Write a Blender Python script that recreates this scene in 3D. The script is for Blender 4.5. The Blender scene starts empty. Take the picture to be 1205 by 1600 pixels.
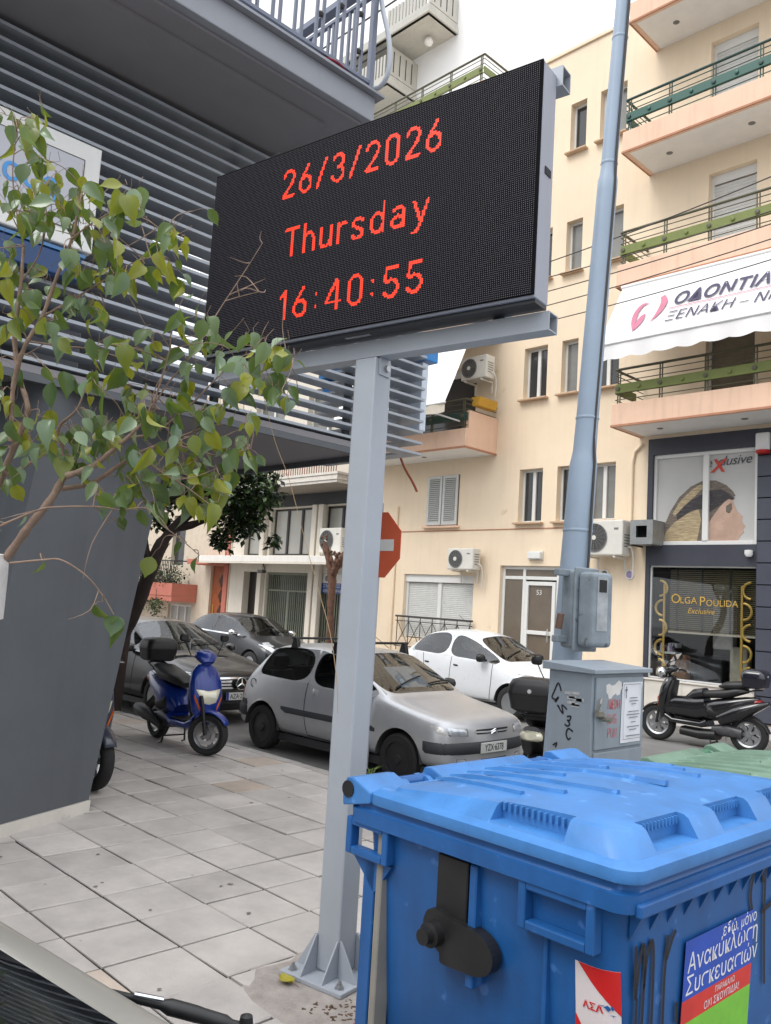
import bpy, bmesh, math, random
from mathutils import Vector as Vec, Matrix as Mat
from mathutils.bvhtree import BVHTree
from mathutils.geometry import tessellate_polygon
PI = math.pi
R = math.radians
SC = bpy.context.scene
COL = SC.collection
rnd = random.Random(11)

# ------------------------------------------------------------------ camera
CAM_H = 1.82
cam_d = bpy.data.cameras.new('camera')
cam = bpy.data.objects.new('camera', cam_d)
COL.objects.link(cam)
PITCH, ROLL, YAW, FPX = .1085, .0608, R(45.8), 1300.0
def _tow(v):
    return Vec((v[0]*math.cos(YAW)-v[1]*math.sin(YAW), v[0]*math.sin(YAW)+v[1]*math.cos(YAW), v[2]))
_f = (0, math.cos(PITCH), math.sin(PITCH)); _u = (0, -math.sin(PITCH), math.cos(PITCH))
_r2 = (math.cos(ROLL), math.sin(ROLL)*_u[1], math.sin(ROLL)*_u[2])
_u2 = (-math.sin(ROLL), math.cos(ROLL)*_u[1], math.cos(ROLL)*_u[2])
CR, CU, CF = _tow(_r2), _tow(_u2), _tow(_f)
m = Mat.Identity(4)
for i in range(3):
    m[i][0] = CR[i]; m[i][1] = CU[i]; m[i][2] = -CF[i]
m[2][3] = CAM_H
cam.matrix_world = m
cam_d.sensor_fit = 'AUTO'; cam_d.sensor_width = 36; cam_d.lens = FPX/1600*36
cam_d.clip_start = .05; cam_d.clip_end = 900
SC.camera = cam
SC.render.resolution_x = 771; SC.render.resolution_y = 1024

# ------------------------------------------------------------------ sky, sun, exposure
SUN_EL, SUN_AZ = R(52), R(195)      # azimuth measured from +Y clockwise
w = bpy.data.worlds.new('World'); SC.world = w; w.use_nodes = True
nt = w.node_tree; nt.nodes.clear()
out = nt.nodes.new('ShaderNodeOutputWorld')
sky = nt.nodes.new('ShaderNodeTexSky'); sky.sky_type = 'NISHITA'; sky.sun_disc = False
sky.sun_elevation = SUN_EL; sky.sun_rotation = SUN_AZ; sky.air_density = 1.2; sky.dust_density = 3
bg1 = nt.nodes.new('ShaderNodeBackground'); bg1.inputs['Strength'].default_value = .1
nt.links.new(sky.outputs[0], bg1.inputs['Color'])
# an even sheet of bright cloud over that sky
tc = nt.nodes.new('ShaderNodeTexCoord')
cn = nt.nodes.new('ShaderNodeTexNoise'); cn.inputs['Scale'].default_value = 2.2; cn.inputs['Detail'].default_value = 5
nt.links.new(tc.outputs['Generated'], cn.inputs['Vector'])
cr = nt.nodes.new('ShaderNodeValToRGB')
cr.color_ramp.elements[0].color = (.86, .90, .97, 1); cr.color_ramp.elements[1].color = (1, 1, 1, 1)
nt.links.new(cn.outputs['Fac'], cr.inputs['Fac'])
bg2 = nt.nodes.new('ShaderNodeBackground'); bg2.inputs['Strength'].default_value = 1.4
nt.links.new(cr.outputs['Color'], bg2.inputs['Color'])
# overcast sky: brighter overhead than at the horizon (CIE overcast sky, L = Lz (1 + 2 sin h) / 3)
sx = nt.nodes.new('ShaderNodeSeparateXYZ'); nt.links.new(tc.outputs['Generated'], sx.inputs[0])
mr_ = nt.nodes.new('ShaderNodeMapRange'); mr_.inputs[1].default_value = 0; mr_.inputs[2].default_value = 1
mr_.inputs[3].default_value = 2.35/3; mr_.inputs[4].default_value = 2.35
nt.links.new(sx.outputs['Z'], mr_.inputs[0]); nt.links.new(mr_.outputs[0], bg2.inputs['Strength'])
mx = nt.nodes.new('ShaderNodeMixShader'); mx.inputs[0].default_value = .88
nt.links.new(bg1.outputs[0], mx.inputs[1]); nt.links.new(bg2.outputs[0], mx.inputs[2])
nt.links.new(mx.outputs[0], out.inputs['Surface'])
sd = bpy.data.lights.new('sun', 'SUN'); sd.energy = 1.1; sd.angle = R(25); sd.color = (1, .97, .93)
so = bpy.data.objects.new('sun', sd); COL.objects.link(so)
_sdir = Vec((math.sin(SUN_AZ)*math.cos(SUN_EL), math.cos(SUN_AZ)*math.cos(SUN_EL), math.sin(SUN_EL)))
so.rotation_euler = (-_sdir).to_track_quat('-Z', 'Y').to_euler()
so.location = (0, 0, 30)
SC.view_settings.view_transform = 'Standard'; SC.view_settings.look = 'None'
SC.view_settings.exposure = 0.4; SC.view_settings.gamma = 1
SC.view_settings.use_curve_mapping = False
SC.render.engine = 'CYCLES'
SC.cycles.max_bounces = 5; SC.cycles.diffuse_bounces = 3; SC.cycles.glossy_bounces = 3; SC.cycles.transparent_max_bounces = 8

# ------------------------------------------------------------------ helpers
def lin(c):
    c = c/255.0
    return c/12.92 if c <= .04045 else ((c+.055)/1.055)**2.4
def S(r, g, b): return (lin(r), lin(g), lin(b))

MATS = {}
def mat(name, col, rough=.6, metal=0, var=.08, vscale=5, bump=0, bscale=80, objvar=0, coat=0, spec=.5,
        streak=0, aniso=None, emit=None, estr=0, alpha=None, spots=None, world=False):
    """Principled material: base colour varied by noise, optional vertical dirt streaks, spots and fine relief."""
    if name in MATS: return MATS[name]
    M_ = bpy.data.materials.new(name); M_.use_nodes = True
    n = M_.node_tree.nodes; l = M_.node_tree.links
    p = n['Principled BSDF']
    p.inputs['Roughness'].default_value = rough; p.inputs['Metallic'].default_value = metal
    p.inputs['Specular IOR Level'].default_value = spec
    if coat: p.inputs['Coat Weight'].default_value = coat; p.inputs['Coat Roughness'].default_value = .04
    col = tuple(col)
    tc = n.new('ShaderNodeTexCoord')
    if world:
        class _T: pass
        ge = n.new('ShaderNodeNewGeometry'); tc = _T(); tc.outputs = {'Object': ge.outputs['Position']}
    last = None
    if var:
        no = n.new('ShaderNodeTexNoise'); no.inputs['Scale'].default_value = vscale
        no.inputs['Detail'].default_value = 6; no.inputs['Roughness'].default_value = .65
        if aniso:
            am = n.new('ShaderNodeMapping'); am.inputs['Rotation'].default_value = aniso[0]; am.inputs['Scale'].default_value = aniso[1]
            l.new(tc.outputs['Object'], am.inputs['Vector']); l.new(am.outputs[0], no.inputs['Vector'])
        else: l.new(tc.outputs['Object'], no.inputs['Vector'])
        rp = n.new('ShaderNodeValToRGB')
        rp.color_ramp.elements[0].position = .3; rp.color_ramp.elements[1].position = .72
        rp.color_ramp.elements[0].color = tuple(max(0, c*(1-var)) for c in col)+(1,)
        rp.color_ramp.elements[1].color = tuple(min(1, c*(1+var)) for c in col)+(1,)
        l.new(no.outputs['Fac'], rp.inputs['Fac']); last = rp.outputs['Color']
        mr = n.new('ShaderNodeMapRange'); mr.inputs[3].default_value = max(0.02, rough-.08); mr.inputs[4].default_value = min(1, rough+.1)
        l.new(no.outputs['Fac'], mr.inputs[0]); l.new(mr.outputs[0], p.inputs['Roughness'])
    def mixin(fac, c2, mode='MIX'):
        nonlocal last
        mx = n.new('ShaderNodeMix'); mx.data_type = 'RGBA'; mx.blend_type = mode
        if last: l.new(last, mx.inputs[6])
        else: mx.inputs[6].default_value = col+(1,)
        mx.inputs[7].default_value = tuple(c2)+(1,)
        l.new(fac, mx.inputs[0]); last = mx.outputs[2]
    if streak:
        mp = n.new('ShaderNodeMapping'); mp.inputs['Scale'].default_value = (3, 3, .22)
        l.new(tc.outputs['Object'], mp.inputs['Vector'])
        n2 = n.new('ShaderNodeTexNoise'); n2.inputs['Scale'].default_value = 3.2; n2.inputs['Detail'].default_value = 8
        l.new(mp.outputs[0], n2.inputs['Vector'])
        r2 = n.new('ShaderNodeMapRange'); r2.inputs[1].default_value = .5; r2.inputs[2].default_value = .85; r2.inputs[4].default_value = streak
        l.new(n2.outputs['Fac'], r2.inputs[0])
        mixin(r2.outputs[0], tuple(c*.45 for c in col))
    if spots:
        n3 = n.new('ShaderNodeTexNoise'); n3.inputs['Scale'].default_value = spots[0]; n3.inputs['Detail'].default_value = 3
        l.new(tc.outputs['Object'], n3.inputs['Vector'])
        r3 = n.new('ShaderNodeMapRange'); r3.inputs[1].default_value = spots[1]; r3.inputs[2].default_value = spots[1]+.06
        l.new(n3.outputs['Fac'], r3.inputs[0]); mixin(r3.outputs[0], spots[2])
    if objvar:
        oi = n.new('ShaderNodeObjectInfo')
        hs = n.new('ShaderNodeHueSaturation')
        r4 = n.new('ShaderNodeMapRange'); r4.inputs[3].default_value = 1-objvar; r4.inputs[4].default_value = 1+objvar
        l.new(oi.outputs['Random'], r4.inputs[0]); l.new(r4.outputs[0], hs.inputs['Value'])
        if last: l.new(last, hs.inputs['Color'])
        else: hs.inputs['Color'].default_value = col+(1,)
        last = hs.outputs['Color']
    if last: l.new(last, p.inputs['Base Color'])
    else: p.inputs['Base Color'].default_value = col+(1,)
    if bump:
        nb = n.new('ShaderNodeTexNoise'); nb.inputs['Scale'].default_value = bscale; nb.inputs['Detail'].default_value = 5
        l.new(tc.outputs['Object'], nb.inputs['Vector'])
        bp = n.new('ShaderNodeBump'); bp.inputs['Strength'].default_value = bump; bp.inputs['Distance'].default_value = .01
        l.new(nb.outputs['Fac'], bp.inputs['Height']); l.new(bp.outputs[0], p.inputs['Normal'])
    if emit:
        p.inputs['Emission Color'].default_value = tuple(emit)+(1,); p.inputs['Emission Strength'].default_value = estr
    if alpha is not None: p.inputs['Alpha'].default_value = alpha
    MATS[name] = M_
    return M_

def glass_mat(name, tint=(.5, .55, .55), refl=.9, rough=.02, dark=.0):
    """thin window glass: clear tinted pane that mirrors more at grazing angles"""
    if name in MATS: return MATS[name]
    M_ = bpy.data.materials.new(name); M_.use_nodes = True
    n = M_.node_tree.nodes; l = M_.node_tree.links; n.clear()
    o = n.new('ShaderNodeOutputMaterial')
    t = n.new('ShaderNodeBsdfTransparent'); t.inputs[0].default_value = tuple(tint)+(1,)
    g = n.new('ShaderNodeBsdfGlossy'); g.inputs['Roughness'].default_value = rough; g.inputs[0].default_value = (.95, .97, 1, 1)
    fr = n.new('ShaderNodeFresnel'); fr.inputs[0].default_value = 1.55
    mr = n.new('ShaderNodeMapRange'); mr.inputs[3].default_value = .04; mr.inputs[4].default_value = refl
    l.new(fr.outputs[0], mr.inputs[0])
    mx = n.new('ShaderNodeMixShader'); l.new(mr.outputs[0], mx.inputs[0]); l.new(t.outputs[0], mx.inputs[1]); l.new(g.outputs[0], mx.inputs[2])
    l.new(mx.outputs[0], o.inputs[0]); MATS[name] = M_
    return M_

class MB:
    """collects shapes and links them as ONE mesh object"""
    def __init__(s): s.v = []; s.f = []; s.m = []
    def add(s, vs, fs, mi=0, M_=None):
        o = len(s.v)
        s.v += [tuple(M_ @ Vec(v)) if M_ is not None else tuple(v) for v in vs]
        s.f += [tuple(i+o for i in f) for f in fs]; s.m += [mi]*len(fs)
        return s
    def box(s, a, b, mi=0, M_=None):
        x0, y0, z0 = a; x1, y1, z1 = b
        return s.add([(x0,y0,z0),(x1,y0,z0),(x1,y1,z0),(x0,y1,z0),(x0,y0,z1),(x1,y0,z1),(x1,y1,z1),(x0,y1,z1)],
            [(3,2,1,0),(4,5,6,7),(0,1,5,4),(1,2,6,5),(2,3,7,6),(3,0,4,7)], mi, M_)
    def cbox(s, c, d, mi=0, M_=None):
        return s.box([c[i]-d[i]/2 for i in range(3)], [c[i]+d[i]/2 for i in range(3)], mi, M_)
    def hexa(s, p, mi=0):      # 8 points: bottom loop 4, top loop 4
        return s.add(p, [(3,2,1,0),(4,5,6,7),(0,1,5,4),(1,2,6,5),(2,3,7,6),(3,0,4,7)], mi)
    def prism(s, poly, axis, a, b, mi=0, M_=None):
        """poly: 2D outline in the two remaining axes (x,y,z order), extruded from a to b along axis"""
        n = len(poly)
        def mk(p, t):
            q = [p[0], p[1]]; q.insert(axis, t); return tuple(q)
        vs = [mk(p, a) for p in poly]+[mk(p, b) for p in poly]
        tr = tessellate_polygon([[Vec((p[0], p[1], 0)) for p in poly]])
        fs = [tuple(t) for t in tr]+[tuple(i+n for i in reversed(t)) for t in tr]
        fs += [(i, (i+1) % n, n+(i+1) % n, n+i) for i in range(n)]
        return s.add(vs, fs, mi, M_)
    def tube(s, path, r, n=8, mi=0, cap=True, sq=None):
        """round bar along a path; r number or list"""
        P = [Vec(p) for p in path]; k = len(P)
        rr = r if isinstance(r, (list, tuple)) else [r]*k
        vs = []; up = None
        for i in range(k):
            t = (P[min(i+1, k-1)]-P[max(i-1, 0)])
            if t.length < 1e-9: t = Vec((0,0,1))
            t.normalize()
            if up is None:
                up = Vec((0,0,1)) if abs(t.z) < .9 else Vec((1,0,0))
            a = t.cross(up)
            if a.length < 1e-4: a = t.cross(Vec((.3,.9,.1)))
            a.normalize(); b = a.cross(t); up = b
            for j in range(n):
                an = 2*PI*j/n + (PI/4 if n == 4 else 0)
                vs.append(P[i]+(a*math.cos(an)+b*math.sin(an))*rr[i])
        fs = [(i*n+j, i*n+(j+1) % n, (i+1)*n+(j+1) % n, (i+1)*n+j) for i in range(k-1) for j in range(n)]
        if cap: fs += [tuple(range(n-1, -1, -1)), tuple(range((k-1)*n, k*n))]
        return s.add(vs, fs, mi)
    def lathe(s, prof, c=(0,0,0), axis='z', n=20, mi=0, M_=None, closed=False):
        """prof: (radius, offset along axis)"""
        vs = []; c = Vec(c)
        for r, h in prof:
            for j in range(n):
                a = 2*PI*j/n; x, y = r*math.cos(a), r*math.sin(a)
                p = {'z': (x, y, h), 'y': (x, h, y), 'x': (h, x, y)}[axis]
                vs.append(c+Vec(p))
        k = len(prof)
        rng = k if closed else k-1
        fs = [(i*n+j, i*n+(j+1) % n, ((i+1) % k)*n+(j+1) % n, ((i+1) % k)*n+j) for i in range(rng) for j in range(n)]
        if not closed:
            if prof[0][0] > 1e-5: fs.append(tuple(range(n-1, -1, -1)))
            if prof[-1][0] > 1e-5: fs.append(tuple(range((k-1)*n, k*n)))
        return s.add(vs, fs, mi, M_)
    def loft(s, rings, mi=0, cap=True, M_=None):
        n = len(rings[0]); k = len(rings)
        vs = [p for r in rings for p in r]
        fs = [(i*n+j, i*n+(j+1) % n, (i+1)*n+(j+1) % n, (i+1)*n+j) for i in range(k-1) for j in range(n)]
        if cap: fs += [tuple(range(n-1, -1, -1)), tuple(range((k-1)*n, k*n))]
        return s.add(vs, fs, mi, M_)
    def body(s, st, n=16, p=2.6, mi=0, y0=0):
        """loft along a path in the x-z plane; st: (x, z, half width y, half height) ; superellipse sections"""
        rings = []; k = len(st)
        for i, (x, z, wy, hz) in enumerate(st):
            a = st[max(i-1, 0)]; b = st[min(i+1, k-1)]
            t = Vec((b[0]-a[0], 0, b[1]-a[1])); t.normalize()
            nn = Vec((-t.z, 0, t.x))
            ring = []
            for j in range(n):
                an = 2*PI*j/n; c, si = math.cos(an), math.sin(an)
                u = math.copysign(abs(c)**(2/p), c)*wy; v = math.copysign(abs(si)**(2/p), si)*hz
                ring.append(Vec((x, y0+u, z))+nn*v)
            rings.append(ring)
        return s.loft(rings, mi)
    def grid(s, rows, mi=0, flip=False):
        h = len(rows); w_ = len(rows[0])
        fs = [(i*w_+j, i*w_+j+1, (i+1)*w_+j+1, (i+1)*w_+j) for i in range(h-1) for j in range(w_-1)]
        if flip: fs = [f[::-1] for f in fs]
        return s.add([p for r in rows for p in r], fs, mi)
    def torus(s, c, R1, r2, axis='y', n=28, k=10, mi=0, a0=0, a1=2*PI):
        full = abs(a1-a0-2*PI) < 1e-6
        pts = []
        for i in range(n if full else n+1):
            a = a0+(a1-a0)*i/n
            x, y = R1*math.cos(a), R1*math.sin(a)
            pts.append(Vec(c)+Vec({'y': (x, 0, y), 'z': (x, y, 0), 'x': (0, x, y)}[axis]))
        if full: pts.append(pts[0]); 
        return s.tube(pts, r2, k, mi, cap=not full)
    def xf(s, M_):
        s.v = [tuple(M_ @ Vec(v)) for v in s.v]; return s
    def mesh(s, name, mats):
        me = bpy.data.meshes.new(name)
        me.from_pydata(s.v, [], s.f); me.update()
        for mm in (mats if isinstance(mats, (list, tuple)) else [mats]): me.materials.append(mm)
        me.polygons.foreach_set('material_index', s.m)
        return me
    def obj(s, name, mats, parent=None, smooth=None, bevel=0, seg=2, sub=0, loc=None, recalc=True):
        me = s.mesh(name, mats)
        if recalc:
            bm = bmesh.new(); bm.from_mesh(me); bmesh.ops.recalc_face_normals(bm, faces=bm.faces); bm.to_mesh(me); bm.free()
        if smooth is not None:
            me.polygons.foreach_set('use_smooth', [True]*len(me.polygons)); me.set_sharp_from_angle(angle=R(smooth))
        return link(name, me, parent, bevel, seg, sub, loc)

def link(name, me, parent=None, bevel=0, seg=2, sub=0, loc=None):
    o = bpy.data.objects.new(name, me); COL.objects.link(o)
    if parent: o.parent = parent
    if loc: o.location = loc
    if sub:
        sm = o.modifiers.new('sub', 'SUBSURF'); sm.levels = sub; sm.render_levels = sub
    if bevel:
        b = o.modifiers.new('bevel', 'BEVEL'); b.width = bevel; b.segments = seg; b.limit_method = 'ANGLE'; b.angle_limit = R(40)
    return o

def tag(o, label, cat, group=None):
    o['label'] = label; o['category'] = cat
    if group: o['group'] = group
    return o
def thing(name, label, cat, loc=(0,0,0), rz=0, group=None):
    o = bpy.data.objects.new(name, None); COL.objects.link(o)
    o.location = loc; o.rotation_euler = (0, 0, rz); o.empty_display_size = .2
    return tag(o, label, cat, group)
def struct(o): o['kind'] = 'structure'; return o
def stuff(o): o['kind'] = 'stuff'; return o
def copy_tree(o, parent=None):
    c = o.copy(); COL.objects.link(c); c.parent = parent
    for ch in o.children: copy_tree(ch, c)
    return c

# writing: text turned into a flat mesh, mapped to any surface by fn(u, v) -> point
def text_geo(s, size=1.0, sx=1.0, shear=0, bold=0, align='LEFT', space=1.0):
    cu = bpy.data.curves.new('txt', 'FONT'); cu.body = s; cu.size = size; cu.shear = shear
    cu.align_x = align; cu.offset = bold; cu.space_character = space; cu.resolution_u = 3; cu.fill_mode = 'FRONT'
    o = bpy.data.objects.new('txt', cu); COL.objects.link(o)
    dg = bpy.context.evaluated_depsgraph_get()
    me = o.evaluated_get(dg).to_mesh()
    vs = [(v.co.x*sx, v.co.y) for v in me.vertices]; fs = [tuple(p.vertices) for p in me.polygons]
    o.evaluated_get(dg).to_mesh_clear()
    bpy.data.objects.remove(o); bpy.data.curves.remove(cu)
    return vs, fs
def text_on(mb, s, fn, size, mi=0, **k):
    vs, fs = text_geo(s, size, **k)
    return mb.add([fn(u, v) for u, v in vs], fs, mi)
def ribbon(mb, pts, wd, fn, mi=0, closed=False, taper=False):
    """painted stroke of width wd along 2D points, mapped by fn(u,v)"""
    P = [Vec((p[0], p[1])) for p in pts]; k = len(P); rows = []
    for i in range(k):
        t = P[min(i+1, k-1)]-P[max(i-1, 0)]
        t = t.normalized() if t.length > 1e-9 else Vec((1, 0))
        nn = Vec((-t.y, t.x))*(wd/2)*(1 if not taper else (.55+.45*math.sin(PI*min(1, (i+.6)/k))))
        rows.append([fn(*(P[i]-nn)), fn(*(P[i]+nn))])
    return mb.grid(rows, mi)
def smooth_path(pts, n=6):
    """Catmull-Rom through points (any dimension)"""
    P = [Vec(p) for p in pts]; outp = []
    for i in range(len(P)-1):
        a, b, c, d = P[max(i-1, 0)], P[i], P[i+1], P[min(i+2, len(P)-1)]
        for j in range(n):
            t = j/n
            outp.append(.5*((2*b)+(c-a)*t+(2*a-5*b+4*c-d)*t*t+(3*b-a-3*c+d)*t*t*t))
    outp.append(P[-1]); return outp
def pix(x, y, depth):
    """scene point seen at photo pixel (x, y) at that distance along the view axis"""
    return Vec((0, 0, CAM_H))+(CR*((x-602.5)/FPX)-CU*((y-800)/FPX)+CF)*depth
# ------------------------------------------------------------------ materials
m_asph = mat('asphalt', (.17,.165,.16), .9, var=.25, vscale=1.3, bump=.5, bscale=140, spots=(2.1,.66,(.12,.118,.115)))
m_tile = mat('paving_concrete', S(182,176,171), .85, var=.20, vscale=2.3, bump=.4, bscale=140, objvar=.10, spots=(11,.725,S(112,106,102)), world=True)
m_tile2 = mat('paving_concrete_warm', S(184,170,157), .85, var=.20, vscale=2.3, bump=.4, bscale=140, objvar=.10, spots=(11,.725,S(112,104,98)), world=True)
m_joint = mat('joint_mortar', S(46,43,41), .95, var=.3, vscale=12, bump=.4)
m_kerb = mat('kerb_stone', S(158,153,148), .85, var=.2, vscale=6, bump=.3, objvar=.08)
m_rough = mat('rough_concrete', S(160,152,146), .9, var=.22, vscale=9, bump=.9, bscale=60)
m_beige = mat('beige_render', S(238,218,190), .85, var=.07, vscale=.5, bump=.3, bscale=45, streak=.12, spots=(1.9,.70,S(220,196,166)))
m_peach = mat('peach_render', S(232,196,170), .85, var=.07, vscale=1.5, bump=.2, streak=.32)
m_peachd = mat('peach_edge', S(178,128,100), .85, var=.15, vscale=6)
m_soff = mat('soffit_white', S(238,236,232), .85, var=.05, vscale=3)
m_white = mat('white_paint', S(226,226,224), .5, var=.04, vscale=6)
m_pvc = mat('white_window_frame', S(222,222,218), .4, var=.03)
m_shut = mat('shutter_white', S(206,206,202), .5, var=.06, vscale=8, streak=.15)
m_anth = mat('anthracite_cladding', S(58,60,70), .45, var=.12, vscale=2, streak=.2)
m_anth2 = mat('anthracite_panel', S(70,73,84), .45, var=.08, vscale=2, streak=.2)
m_dark = mat('dark_interior', (.02,.02,.022), .8, var=0)
m_pane = mat('window_pane', S(52,54,56), .06, var=.25, vscale=.9, spec=.7)
m_pane2 = mat('curtained_pane', S(120,120,116), .1, var=.2, vscale=1.2, spec=.7)
m_pane3 = mat('milky_pane', S(172,170,162), .14, var=.08, vscale=1, spec=.6)
m_green = mat('railing_green', S(32,84,72), .4, var=.1)
m_olive = mat('railing_olive', S(112,122,58), .5, var=.12, vscale=8)
m_rail = mat('railing_metal', S(88,86,66), .5, var=.2, vscale=10)
m_railg = mat('railing_darkgreen', S(44,70,62), .5, var=.15)
m_iron = mat('dark_iron', S(62,60,58), .6, var=.2, vscale=15)
m_ac = mat('ac_casing', S(214,211,202), .5, var=.05, vscale=6, streak=.15)
m_acg = mat('ac_grille', S(120,120,118), .5, var=.1)
m_black = mat('black_plastic', (.012,.012,.013), .45, var=.3, vscale=10)
m_rub = mat('tyre_rubber', (.018,.018,.018), .85, var=.3, vscale=12)
m_gold = mat('brass_gold', S(206,168,84), .4, metal=.3, var=.1)
m_marble = mat('marble', S(210,205,196), .35, var=.1, vscale=3, spots=(2.5,.64,S(160,158,155)))
m_clear = glass_mat('clear_glass', (.75,.78,.78), .85)
m_awn = mat('awning_cloth', S(232,230,228), .8, var=.03, vscale=3)
m_ink = mat('ink_navy', S(72,66,92), .7, var=.08)
m_inkp = mat('ink_rose', S(196,120,142), .7, var=.1)
m_red = mat('sign_red', S(212,100,68), .45, var=.06)
m_grey = mat('grey_office_paint', S(86,90,95), .5, var=.09, vscale=1.6, streak=.22, bump=.06, bscale=25, spots=(7,.745,S(150,152,154)))
m_greyl = mat('grey_slab_paint', S(140,143,151), .5, var=.07, vscale=1.5, streak=.12)
m_greyd = mat('grey_soffit_paint', S(128,126,130), .6, var=.06, vscale=2)
m_alu = mat('louvre_aluminium', S(162,168,176), .42, metal=.2, var=.08, vscale=6)
m_steel = mat('steel_paint_grey', S(166,172,180), .4, var=.05, vscale=4, bump=.03, bscale=40, streak=.06)
m_lampp = mat('lamp_paint_blue_grey', S(150,166,184), .45, var=.06, vscale=3, streak=.1)
m_chrome = mat('chrome', (.75,.76,.78), .12, metal=1, var=.05)
m_alloy = mat('alloy_wheel', S(176,178,180), .3, metal=.8, var=.08)

# ------------------------------------------------------------------ the setting: road, pavements
struct(MB().box((-160,-160,-.5),(160,160,-.12)).obj('road', m_asph))
TX, TY = .44, .43
pv = MB()
pv.box((-16,-4,-.3),(-2.58,5.90,-.012))
pave = struct(pv.obj('pavement', m_joint))
def proj(P):
    d = Vec(P)-Vec((0,0,CAM_H)); w_ = d.dot(CF)
    if w_ < .1: return None
    return 602.5+FPX*d.dot(CR)/w_, 800-FPX*d.dot(CU)/w_, w_
tiles = []; rest = MB()
tm = []
for k in range(5):
    b = MB(); e = .008
    j = [rnd.uniform(-.0035,.0035) for _ in range(4)]
    x, y = TX/2-.0075, TY/2-.0075
    bot = [(-x,-y,-.03),(x,-y,-.03),(x,y,-.03),(-x,y,-.03)]
    mid = [(-x,-y,j[0]-.005),(x,-y,j[1]-.005),(x,y,j[2]-.005),(-x,y,j[3]-.005)]
    top = [(-x+e,-y+e,j[0]),(x-e,-y+e,j[1]),(x-e,y-e,j[2]),(-x+e,y-e,j[3])]
    b.loft([bot,mid,top])
    tm.append(b.mesh('paving_slab', m_tile if k else m_tile2))
for i in range(-21, 4):
    for k in range(-13, 8):
        cx, cy = -4.32+TX*(i+.5), 2.49+TY*(k+.5)
        if cx < -13.5 or cx > -2.6 or cy > 5.9: continue
        q = proj((cx, cy, 0))
        vis = q and -40 < q[0] < 700 and 1080 < q[1] < 1680
        if cx < -6.9 and cy < 2.2: vis = False
        tiles.append((not vis, cx, cy))
tiles.sort()
nvis = 0
for hid, cx, cy in tiles:
    if not hid and nvis < 296:
        warm = (cx < -5 and cy < 2.6 and rnd.random() < .4) or rnd.random() < .03
        o = link('paving_slab', tm[0] if warm else tm[rnd.randrange(1,5)], pave, loc=(cx+rnd.uniform(-.002,.002), cy+rnd.uniform(-.002,.002), rnd.uniform(-.0025,.0025)))
        o.rotation_euler = (0, 0, rnd.choice((0, PI))+rnd.uniform(-.004,.004)); nvis += 1
    else:
        rest.box((cx-TX/2+.005,cy-TY/2+.005,-.03),(cx+TX/2-.005,cy+TY/2-.005,0))
o = stuff(rest.obj('paving_slab_field', m_tile, pave))
# kerb stones along the cross street and along the near street
kb = MB().box((-.495,-.075,-.2),(.495,.075,.004)).mesh('kerb_stone', m_kerb)
kerb = struct(MB().box((-16,5.93,-.3),(-3.3,6.06,-.03)).obj('kerb', m_joint))
for i in range(13):
    o = link('kerb_stone', kb, kerb, bevel=.012, loc=(-3.8-i, 5.99, rnd.uniform(-.004,.004)))
for i in range(9):
    o = link('kerb_stone', kb, kerb, bevel=.012, loc=(-2.50, 4.4-i, rnd.uniform(-.004,.004))); o.rotation_euler = (0,0,PI/2)
b = MB()
arc = [(-3.3+.73*math.cos(a), 5.26+.73*math.sin(a)) for a in [PI/2*t/6 for t in range(7)]]
inn = [(-3.3+.6*math.cos(a), 5.26+.6*math.sin(a)) for a in [PI/2*t/6 for t in range(7)]]
b.prism(arc+inn[::-1], 2, -.2, .003); b.obj('kerb_stone', m_kerb, kerb, bevel=.01)
# rough patch of mortar round the sign's foot
b = MB(); n_ = 26; ring = []; top = []
for i in range(n_):
    a = 2*PI*i/n_; r_ = .36+.10*rnd.random()
    ring.append((-3.0+r_*1.15*math.cos(a), 2.83+r_*math.sin(a), .001)); top.append((-3.0+r_*.9*math.cos(a), 2.83+r_*.85*math.sin(a), .012))
b.loft([ring, top]); struct(b.obj('mortar_patch', m_rough, smooth=60))
# far pavement
fp = struct(MB().box((-60,14.1,-.3),(20,17,-.006)).obj('far_pavement', m_joint))
fk = MB()
for i in range(54):
    fk.box((-44+i+.004,14.0,-.3),(-43+i-.004,14.12,.006))
stuff(fk.obj('kerb_stone_row', m_kerb, fp))
ff = MB()
for i in range(60):
    for k in range(4):
        ff.box((-30+i*.45+.005,14.14+k*.45+.005,-.03),(-30+(i+1)*.45-.005,14.14+(k+1)*.45-.005,0))
stuff(ff.obj('paving_slab_field', m_tile, fp))

# ------------------------------------------------------------------ building helpers (facades face -Y)
def wall_cells(mb, x0, x1, z0, z1, y, holes, depth=.25, mi=0):
    xs = sorted(set([x0,x1]+[h[0] for h in holes]+[h[1] for h in holes])); zs = sorted(set([z0,z1]+[h[2] for h in holes]+[h[3] for h in holes]))
    xs = [x for x in xs if x0 <= x <= x1]; zs = [z for z in zs if z0 <= z <= z1]
    for i in range(len(xs)-1):
        for k in range(len(zs)-1):
            cx, cz = (xs[i]+xs[i+1])/2, (zs[k]+zs[k+1])/2
            if any(h[0] < cx < h[1] and h[2] < cz < h[3] for h in holes): continue
            mb.add([(xs[i],y,zs[k]),(xs[i+1],y,zs[k]),(xs[i+1],y,zs[k+1]),(xs[i],y,zs[k+1])], [(0,1,2,3)], mi)
    for a, b_, c, d in [h[:4] for h in holes]:
        Y = y+depth
        mb.add([(a,y,c),(b_,y,c),(b_,y,d),(a,y,d),(a,Y,c),(b_,Y,c),(b_,Y,d),(a,Y,d)], [(1,0,4,5),(2,1,5,6),(3,2,6,7),(0,3,7,4)], mi)
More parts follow.
